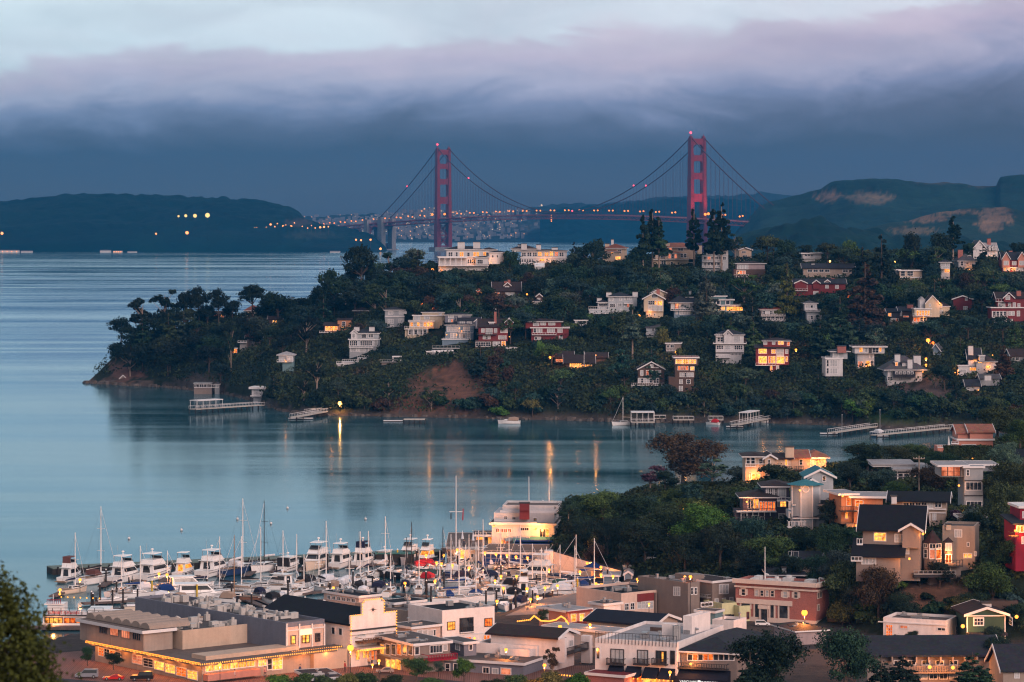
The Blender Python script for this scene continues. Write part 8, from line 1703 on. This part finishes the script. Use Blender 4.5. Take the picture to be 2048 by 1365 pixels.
def carpet(name,label,regionfn,hfun,n,Y0,Y1,size,hgt,mat,u0,u1,clump=14,blocknear=None):
 u=nr.uniform(u0,u1,n);Y=nr.uniform(Y0,Y1,n);z=hfun(u,Y);z=z[0]if isinstance(z,tuple)else z
 py=YH+(CH-z)*F/Y;ok=regionfn(u,py,Y,z)
 for b in LAND:
  if b.near==blocknear:q=b.rect;ok&=~((u>q[0]-1)&(u<q[2]+1)&(Y>b.Y-hgt*2)&(Y<b.Y+14))
 u,Y,z=u[ok],Y[ok],z[ok];k=len(u);X=(u-1024)*Y/F
 rad=nr.uniform(.6,1.5,k)*hgt;ci=np.repeat(np.arange(k),clump);d=sph(k*clump);d[:,2]=np.abs(d[:,2])
 C=np.stack([X,Y,z],1)[ci]+d*np.stack([rad*1.5,rad*1.5,rad],1)[ci];v,f=leaves(C,d,size,.7)
 me=npmesh(name,v,f,mat);o=bpy.data.objects.new(name,me);link(o);tag(o,label,kind='stuff');return o
def scrub_mat():
 m=bpy.data.materials.new('scrub_leaves');m.use_nodes=True;t=NT(m.node_tree);b=t.n['Principled BSDF'];tc=t.add('ShaderNodeTexCoord').outputs['Object']
 n1=t.noise(tc,.06,3,.6);n2=t.noise(tc,1.2,2)
 c=t.ramp(n1,[(.30,(.008,.020,.015)),(.45,(.018,.030,.016)),(.55,(.032,.046,.018)),(.70,(.040,.030,.020))]);c=t.mix(1,c,t.ramp(n2,[(.35,(.5,)*3),(.65,(1.7,)*3)]),'MULTIPLY')
 t.l.new(c,b.inputs['Base Color']);b.inputs['Roughness'].default_value=.8;b.inputs['Specular IOR Level'].default_value=.1;return m
SM=scrub_mat()
soil=lambda x,y:(nr.uniform(0,1,len(x))<.07)|(((x-905)/84)**2+((y-775)/46)**2+vnoise(x,y,14,8)*1.4>1)&(((x-1860)/60)**2+((y-800)/34)**2>1)
carpet('undergrowth','dense undergrowth and ivy covering the far hillside between its trees',lambda u,py,Y,z:(z>2.0+(u<560)*1.5)&soil(u,py),hB,26000,1080,1450,.42,1.9,SM,180,2400,blocknear=False)
N_=dict(near=True,dense=True)
def W(kind,x,y,w,h,tone,label=None,**k):return T(kind,x,y,w,h,tone,near=True,dense=(w>60),label=label,**k)
for a in((BL,1366,978,158,120,'rust-brown','big bronze-leaved tree at the end of the wooded point'),(EU,1300,982,60,48,'plum','low plum-tinted tree left of the big bronze-leaved tree'),(EU,1425,972,60,52,'grey-green','thin pale-twigged tree right of the big bronze-leaved tree'),(BL,1330,985,60,46,'black-green','small black-green tree under the big bronze-leaved tree'),(BL,1474,968,60,36,'grey-green',
'low olive tree left of the tan tiled villa'),(BL,1145,1070,90,84,'dark green',None),(BL,1205,1060,110,82,'moss green','rounded moss green tree just behind the clubhouse roof line'),(BL,1270,1075,110,90,'dark green',None),(BL,1150,1110,70,80,'black-green',None),(BL,1215,1120,90,90,'black-green',None),(BL,1290,1130,110,96,'black-green',None),(BL,1340,1100,110,96,'deep olive',None),(BL,1405,1105,120,
104,'bright green','glossy green domed tree below the long clipped hedges'),(BL,1370,1150,100,90,'black-green',None),(BL,1440,1140,110,100,'black-green',None),(BL,1500,1110,90,80,'blue-green',None),(BL,1545,1150,110,86,'moss green',None),(BL,1600,1120,80,72,'dark green',None),(BL,1655,1130,90,86,'dark green',None),(BL,1500,1165,80,70,'black-green',None),(BL,1580,1175,80,70,'black-green',None),(BL,1640,
1180,80,76,'blue-green',None),(BL,1255,1150,60,56,'black-green',None),(BL,1195,1140,60,56,'rust-brown',None),(SH_,1560,962,90,40,'deep olive','vine-like shrub bank under the tan tiled villa'),(SH_,1640,965,60,36,'moss green',None),(BL,1700,985,76,64,'black-green',None),(BL,1735,950,110,70,'dark green',None),(BL,1790,935,90,46,'deep olive',None),(BL,1830,925,90,40,'moss green',None),(BL,1885,950,90,
50,'dark green',None),(BL,1765,995,86,60,'blue-green',None),(BL,1795,1010,64,50,'moss green',None),(BL,1860,990,90,60,'rust-brown',None),(BL,1690,1050,80,60,'rust-brown',None),(BL,1660,1000,60,60,'black-green',None),(BL,1995,885,110,76,'deep olive','wide-spreading tree over the salmon pink house'),(BL,2040,905,90,70,'moss green',None),(BL,2010,950,70,70,'grey-green','silvery shrub tree right of the salmon pink house'),
(BL,2020,1010,110,90,'deep olive',None),(BL,2010,1080,100,120,'deep olive',None),(BL,1960,1000,80,50,'dark green',None),(BL,2030,1150,90,80,'moss green',None),(SH_,1918,1045,36,26,'plum','purple bougainvillea bush beside the glass-fronted grey pavilion'),(BL,1945,1070,80,50,'dark green',None),(BL,1700,1110,60,60,'dark green',None),(BL,1680,1170,84,74,'grey-green',None),(BL,1700,1240,110,124,'deep olive',
'broad olive tree under the black-roofed house'),(BL,1757,1240,96,112,'rust-brown','russet tree between the bank and the taupe turret house'),(BL,1700,1250,60,86,'grey-green','silvery tree right of the red brick bank'),(SH_,1685,1252,66,58,'golden olive','flower-dotted magnolia bush right of the red brick bank'),(BL,1985,1230,110,110,'moss green','clumpy moss green tree below the crimson house'),(BL,
1925,1245,64,56,'golden olive','lamp-lit golden tree left of the dark green gabled house'),(BL,1880,1180,60,60,'black-green',None),(SH_,1800,1180,50,24,'bright green','bright fern clump under the small lit terrace'),(SH_,1800,1236,60,22,'moss green',None),(BL,1660,1060,60,64,'black-green',None),(BL,1475,1020,50,50,'moss green',None),(SH_,1900,1210,40,18,'dark green',None),(SH_,1850,1200,40,18,'black-green',
None),(BL,1800,1242,84,60,'black-green',None),(BL,1735,1215,84,56,'dark green',None),(BL,1840,1175,60,40,'black-green',None),(BL,1955,1240,70,60,'dark green',None),(BL,1640,1110,60,50,'dark green',None),(BL,2025,1255,60,50,'black-green',None),(BL,1975,1160,40,50,'black-green',None),(BL,2000,1130,60,60,'dark green',None)):
 W(*a[:6],label=a[6],col=(.060,.040,.023)if a[1]==1366 else None)
rn=random.Random(77)
for row,py in enumerate(range(950,1240,24)):
 for px in range(1150,2060,40):
  x,y=px+rn.uniform(-14,14),py+rn.uniform(-8,8);Y=ray_hit(x,y,hC,430,870,300)
  if Y is None or CH-(y-YH)*Y/F<4 or((x-1870)/70)**2+((y-1195)/40)**2<1 or(x<1480 and y<1012)or rn.random()<.35:continue
  w=rn.uniform(44,66);k=BL if rn.random()<.3 else SH_
  if blocked(x,y,w,w*.8,Y,True):continue
  T(k,x,y,w,w*(.85 if k==BL else .6),rn.choice(['moss green','deep olive','dark green','blue-green','grey-green','golden olive']),Y=Y,near=True)
print('trees',sum(1 for o in bpy.data.objects if o.parent is None and o.name.split('.')[0]=='tree'))
def boxhedge(label,x0,x1,yt,yb,col,Y=None,d=2.0,jag=.25):
 xm=(x0+x1)/2;Y=Y or ray_hit(xm,yb,hC,430,870);p=at(xm,yb,Y);e=empty('hedge',tuple(p),0,world=False);tag(e,label,'hedge');s=Y/F
 w,h=(x1-x0)*s,(yb-yt)*s;n=int(500+w*h*60);C=nr.uniform(0,1,(n,3));face=nr.integers(0,3,n);C[:,1]=np.where(face==0,0,C[:,1]);C[:,2]=np.where(face==1,1,C[:,2])
 Nn=np.where((face==1)[:,None],[0,0,1],[0,-1,0]).astype(float);P=(C-[.5,0,0])*[w,d,h]+nr.normal(0,jag*.5,(n,3));v,f=leaves(P,Nn,.20,.5)
 o=bpy.data.objects.new('foliage',npmesh('foliage',v,f,M_FOL));link(o,e);o.color=(*col,1)
 c=MB().box(-w/2+.2,w/2-.2,.15,d-.1,-1,h-.2).build('core',pm('hedge_core',(.010,.016,.008),1,.2),e)
boxhedge('long clipped hedge at the top of the lawn behind the parked truck',1370,1480,966,982,(.020,.030,.012));boxhedge('upper clipped hedge of the terraced garden on the point',1325,1480,984,996,(.040,.062,.016));boxhedge('lower clipped hedge band of the terraced garden',1345,1490,1000,1014,(.034,.055,.015));boxhedge('third hedge band beside the terraced garden stair',1400,1480,1014,1024,(.030,.050,
.014))
boxhedge('tall dark hedge under the salmon pink house',1888,1984,894,922,(.018,.030,.010));boxhedge('rounded hedge right of the tall grey modern house',1985,2040,932,950,(.045,.068,.018));boxhedge('low clipped hedge above the brown street fence',1712,1800,1226,1236,(.030,.050,.014));boxhedge('white villa hedge behind the zigzag-roofed white house',1760,1850,915,930,(.045,.07,.02))
carpet('undergrowth','dark ivy and scrub covering the wooded hill above the town',lambda u,py,Y,z:(z>3.0)&(((u-1870)/70)**2+((py-1195)/40)**2>1),hC,12500,528,830,.26,1.0,SM,1110,2500,clump=22,blocknear=True)
for a in((BL,1545,1425,165,178,'black-green','big shaggy dark tree at the bottom edge before the motel',430),(CO,1500,1420,70,120,'black-green','pointed dark conifer touching the big shaggy dark tree',428),(BL,1690,1400,130,150,'dark green','broad dark tree left of the star-bright motel lamps',440),(CO,1762,1400,60,90,'black-green','pointed dark conifer before the motel left end',440),(CO,1805,1400,
70,92,'black-green','second pointed dark conifer before the motel',440),(CO,1945,1400,84,98,'dark green','dark conifer right of the star-bright motel lamps',440),(BL,1990,1350,70,80,'black-green','dark tree in front of the slate-roofed corner cottage',470),(BL,1985,1310,64,60,'dark green','dark tree at the foot of the dark green gabled house',505),(BL,1825,1292,34,32,'dark green','small tree before the white low gallery wall',
520),(SH_,1790,1288,20,20,'dark green','shrub before the white gallery corner window',521),(BL,1905,1296,32,24,'rust-brown','low bush before the orange-lit gallery end',518),(BL,833,1365,66,52,'moss green','round green street tree left of the small shopfront tree',480),(BL,877,1352,24,30,'grey-green','small shopfront tree between the two round ones',484),(BL,928,1372,44,60,'bright green','oval bright green tree before the blue-grey shopfront',
476),(EU,1105,1362,34,66,'rust-brown','thin street-lit tree before the brown-ridged white hall',478),(BL,175,1330,30,40,'dark green','clipped round tree at the restaurant corner',497),(BL,227,1338,42,34,'dark green','second clipped round tree along the restaurant front',490),(BL,1087,1248,22,32,'dark green','small tree amid rooftop string lights',538),(SH_,1245,1250,30,22,'dark green','planter tree before the white bay-windowed cafe',
535),(SH_,1150,1385,60,40,'bright green','spiky bright green bush at the bottom edge',460),(SH_,1110,1380,60,44,'golden olive','lamp-lit hedge bush left of the spiky green bush',462)):
 T(a[0],a[1],a[2],a[3],a[4],a[5],Y=a[7],near=True,dense=True,label=a[6])
i=0
for x,w,h,t in((560,60,30,'bright green'),(600,64,34,'moss green'),(645,64,30,'moss green'),(690,60,30,'golden olive'),(735,60,32,'moss green'),(780,60,30,'deep olive'),(860,56,22,'moss green'),(985,56,22,'deep olive'),(1030,60,26,'moss green'),(1070,56,24,'golden olive')):
 T(SH_,x,1376,w,h,t,Y=470,near=True,dense=True,label='%s park bush, %s in the row along the bottom edge'%(t,['first','second','third','fourth','fifth','sixth','seventh','eighth','ninth','last'][i]));i+=1
e=empty('tree',(-9.6,60,60),0,world=False);tag(e,'large blurred leafy tree close to the viewer at the lower left edge','tree')
L=[(-.5,0,7.95,.42,.5,.32),(-.15,.2,7.7,.36,.5,.34),(.12,0,7.45,.3,.4,.3),(-.5,0,7.3,.6,.6,.5),(.05,.2,7.0,.45,.5,.36),(.38,0,6.9,.28,.4,.26),(.2,.1,6.5,.45,.5,.36),(.55,0,6.45,.26,.4,.26),(-.3,0,6.4,.6,.5,.5),(.45,.1,6.05,.45,.4,.32),(.72,0,5.9,.26,.4,.24),(-.1,0,5.8,.6,.5,.5),(.4,0,5.4,.6,.5,.45),(-.9,.2,8.0,.5,.5,.4),(-.8,0,6.8,.5,.5,.5),(0,0,4.8,.9,.7,.6)]
L=[(x-.12,y,z-.3,a*.9,b,c*.85)for x,y,z,a,b,c in L];C,N=lobes_cloud(L,12000,16,spread=.24);v,f=leaves(C,N,.036,.9);o=bpy.data.objects.new('crown',npmesh('crown',v,f,M_FOL));link(o,e);o.color=(.034,.046,.010,1)
tr=MB().tube((-1.0,.2,-2.2),(-.6,.2,4),.28,.16,8).tube((-.6,.2,4),(-.5,.1,7.8),.16,.03,8)
for l in L[::2]:tr.tube((-.55,.15,max(3.5,l[2]-1.1)),l[:3],.05,.015,5)
tr.build('trunk',BARK,e)
for x,y,h,w,r in((1609,1226,5,420,.42),(701,1296,4.6,420,.42),(1713,1276,4,240,.3),(1769,1281,3,160,.24),(1837,1286,4,260,.3),(1120,1254,4,200,.26),(1054,1178,4,160,.24),(990,1032+130,4,120,.2),(1089,1331,4.5,140,.22),(440,1330,4,120,.22),(593,1216,4,160,.22),(667,1176,3.5,120,.2),(1381,1154,9,120,.24),(1298,1208,4,60,.15),(1180,1250,3.5,120,.2),(968,1226,3,100,.2),(758,1322,3.5,120,.2),(1340,1345,
3.4,120,.2),(1012,1300,3.6,130,.22),(745,1330,3,80,.16)):
 street_lamp(x,y,h,w,r=r)
for x,y in((1120,1112),(1147,1120),(1174,1127),(1202,1135),(1097,1123),(1160,1144),(1202,1150),(1226,1153),(1275,1159),(1247,1176),(1204,1170),(1192,1168),(1115,1172),(915,1100),(887,1111),(873,1126),(883,1128),(905,1131),(938,1136),(970,1106),(992,1109),(1014,1111),(1032,1114),(1055,1116),(852,1111),(1002,1153),(1033,1153),(870,1163),(810,1167),(1075,1194),(1061,1199),(994,1203),(1007,1177),(1098,
1140),(1090,1176),(1044,1148),(318,1148),(334,1150),(160,1160),(120,1180)):
 street_lamp(x,y,2.4,90,r=.23,base=1.2,what='warm dock lamp')
for x,y,w,r,m in((1700,596,900,.8,LMB),(1631,673,200,.4,LMB),(1856,681,500,.6,LMP),(1866,686,200,.4,LMB),(1852,718,200,.35,LMP),(1852,730,150,.3,LMP),(2005,715,150,.35,LMP),(1278,632,300,.45,LMP),(1353,705,260,.45,LMP),(1100,715,200,.35,LMP),(847,611,1300,.8,LMB),(862,614,300,.3,LMB),(865,540,260,.5,LMP),(1054,589,60,.3,LMP),(1660,523,120,.35,LMY),(1592,700,120,.35,LMP),(1790,524,60,.25,LMY)):
 street_lamp(x,y,5,w*1.6,r=r,mat=m,near=False,col=(1,.22,.05)if m is LMB else(1,.30,.06),Y=1415,what='orange hillside lamp')
street_lamp(680,807,4,520,col=(1,.42,.10),r=.6,mat=LMY,near=False,label='bright yellow lamp at the timber landing, mirrored in the cove',Y=1150)
for i in range(5):street_lamp(891+i*3.2,599+i*4,1,6,r=.3,near=False,label='%s in the slanting row of five small path lights'%('first','second','third','fourth','last')[i],Y=1400)
for i,(x,y)in enumerate(((1350,1017),(1358,1018),(1366,1019),(1376,1018),(1384,1019),(1436,1016),(1448,1035),(1375,982),(1403,982),(1560,945),(1580,950),(1620,948),(1945,918),(1976,912),(1980,920),(1918,1020))):
 street_lamp(x,y,.8,22,r=.16,Y=(ray_hit(x,y+6,hC,430,860)or 740)-1,what='low garden lamp')
def person(label,px,py,Y=None,z=TZ,shirt=(.05,.05,.07),trousers=(.03,.03,.04),turn=0,walk=.0):
 p=onz(px,py,z)if Y is None else at(px,py,Y);e=empty('person',tuple(p),R(turn),world=False);tag(e,label,'person')
 J=[((0,0,.95),.14),((0,0,1.15),.13),((0,0,1.38),.15),((0,0,1.5),.06),((0,0,1.58),.075),((0,0,1.68),.10),((0,.02,1.77),.07)]
 E=[(0,1),(1,2),(2,3),(3,4),(4,5),(5,6)]
 for s in(-1,1):
  b=len(J);J+=[((s*.2,0,1.4),.06),((s*.25,.02*s,1.12),.045),((s*.24,-.10,.88),.035),((s*.24,-.12,.79),.04)];E+=[(2,b),(b,b+1),(b+1,b+2),(b+2,b+3)]
  b=len(J);J+=[((s*.1,0,.88),.10),((s*.11,-walk*s-.02,.48),.065),((s*.11,walk*s,.08),.05),((s*.11,walk*s-.16,.04),.045)];E+=[(0,b),(b,b+1),(b+1,b+2),(b+2,b+3)]
 me=bpy.data.meshes.new('body');me.from_pydata([j[0]for j in J],E,[]);o=bpy.data.objects.new('body',me);link(o,e);o.modifiers.new('skin','SKIN');o.modifiers.new('sub','SUBSURF').render_levels=1
 for v,(_,r)in zip(me.skin_vertices[0].data,J):v.radius=(r,r)
 me.skin_vertices[0].data[0].use_root=True
 m=bpy.data.materials.new('clothes');m.use_nodes=True;t=NT(m.node_tree);sp=t.add('ShaderNodeSeparateXYZ',ins={0:t.add('ShaderNodeTexCoord').outputs['Object']});c=t.ramp(t.math('DIVIDE',sp.outputs[2],2.0),[(0,trousers),(.46,shirt),(.745,(.45,.26,.18))],'CONSTANT');t.l.new(c,t.n['Principled BSDF'].inputs['Base Color']);me.materials.append(m)
 MB().ball((0,.02,1.73),.105,10,1).build('hair',pm('hair_dark',(.03,.02,.015),.8),e)
person('person in dark coat standing alone at the left end of the club sea deck',904,1098,Y=668,turn=20);person('person in a dark jacket by the left closed umbrella',928,1096,Y=668,turn=-30);person('person in a black outfit right of the left closed umbrella',940,1095,Y=668,turn=160,shirt=(.02,.02,.02))
person('person in a pink top on the pavement before the lit restaurant window',530,1356,shirt=(.4,.18,.16),walk=.14,turn=40);person('person in a dark jacket walking below the bulb-outlined hall',744,1338,walk=.16,turn=-60);person('person in a tan coat near the hall doorway',738,1335,shirt=(.3,.2,.13),turn=10)
person('person in a white shirt by the planters at the restaurant corner',470,1362,shirt=(.5,.5,.5),turn=80);person('person in a navy top outside the sign-lit building porch',600,1352,shirt=(.03,.05,.12),walk=.12,turn=-40);person('person in a red jacket standing on the paving left of the bulb-outlined hall',690,1345,shirt=(.35,.03,.03),turn=120)
def upole(label,x,yt,yb,Y):
 a,b=at(x,yb,Y),at(x,yt,Y);e=empty('utility_pole',tuple(a));tag(e,label,'utility pole');MB().tube((a.x,a.y,a.z-2),tuple(b),.17,.12,7).build('pole',BARKP,e)
 MB().box(b.x-1.2,b.x+1.2,b.y-.08,b.y+.08,b.z-.7,b.z-.55).build('crossarm',BARKP,e)
 for k in(-1.1,-.5,.5,1.1):MB().tube((b.x+k,b.y,b.z-.55),(b.x+k,b.y,b.z-.35),.06).build('insulator',TRIM,e)
 return b
t1=upole('utility pole with a double crossarm behind the long-windowed grey bungalow',1838,912,990,650);t2=upole('utility pole beside the clubhouse trees',1137,1016,1128,672);t3=upole('low utility pole deep in the wooded slope',1461,1077,1120,640);upole('short pole behind the brick bank roof',1541,1130,1146,600)
e=empty('power_line',tuple(t2));tag(e,'pair of sagging wires crossing the dark trees from the clubhouse pole','power line')
for dz in(-.3,-1.2):
 m=MB();pr=None
 for i in range(25):f=i/24;q=t2.lerp(t3,f)+V((0,0,dz-5.5*4*f*(1-f)*.35));(m.tube(tuple(pr),tuple(q),.035,n=3)if pr is not None else None);pr=q
 m.build('wire',IRON,e)
def fence(label,x0,y0,x1,y1,hgt,z=TZ,mat=None,gap=2.4):
 a,b=onz(x0,y0,z),onz(x1,y1,z);e=empty('fence',tuple((a+b)/2));tag(e,label,'fence');m=mat or WM('brown');L=(b-a).length;t=(b-a)/L;n=V((-t.y,t.x,0))*.05
 MB().hexa([tuple(a-n),tuple(b-n),tuple(b+n),tuple(a+n),tuple(a-n+V((0,0,hgt))),tuple(b-n+V((0,0,hgt))),tuple(b+n+V((0,0,hgt))),tuple(a+n+V((0,0,hgt)))]).build('panel',pm('fence_boards',(.15,.10,.07),.9,.25,1,pattern='battens'),e)
 for i in range(int(L/gap)+1):c=a+t*min(L,i*gap);MB().box(c.x-.07,c.x+.07,c.y-.16,c.y-.06,z,z+hgt+.15).build('post',m,e)
fence('brown board fence along the street right of the red brick bank',1655,1251,1760,1254,2.0);fence('second brown fence stretch behind the white low gallery',1790,1240+9,1900,1244+9,1.6)
e=empty('roof_lights',tuple(onz(1085,1246,6)));tag(e,'zigzag string of amber lights over the patio left of the pink restaurant','string lights');pts=[(1035,1243),(1060,1240),(1068,1232),(1082,1242),(1098,1243),(1112,1240),(1122,1233),(1130,1238),(1138,1250)]
m=MB()
for a,b in zip(pts[:-1],pts[1:]):
 for k in range(7):q=onz(a[0]+(b[0]-a[0])*k/7,a[1]+(b[1]-a[1])*k/7,6);m.ball(tuple(q),.14,5)
m.build('bulb_string',TW,e);point(e,tuple(onz(1085,1246,5)),(1,.4,.1),260);point(e,tuple(onz(1125,1246,5)),(1,.4,.1),260)
for o in list(bpy.data.objects):
 if '_w' in o:del o['_w']
bpy.context.view_layer.update()
print('OBJECTS',len(bpy.data.objects))
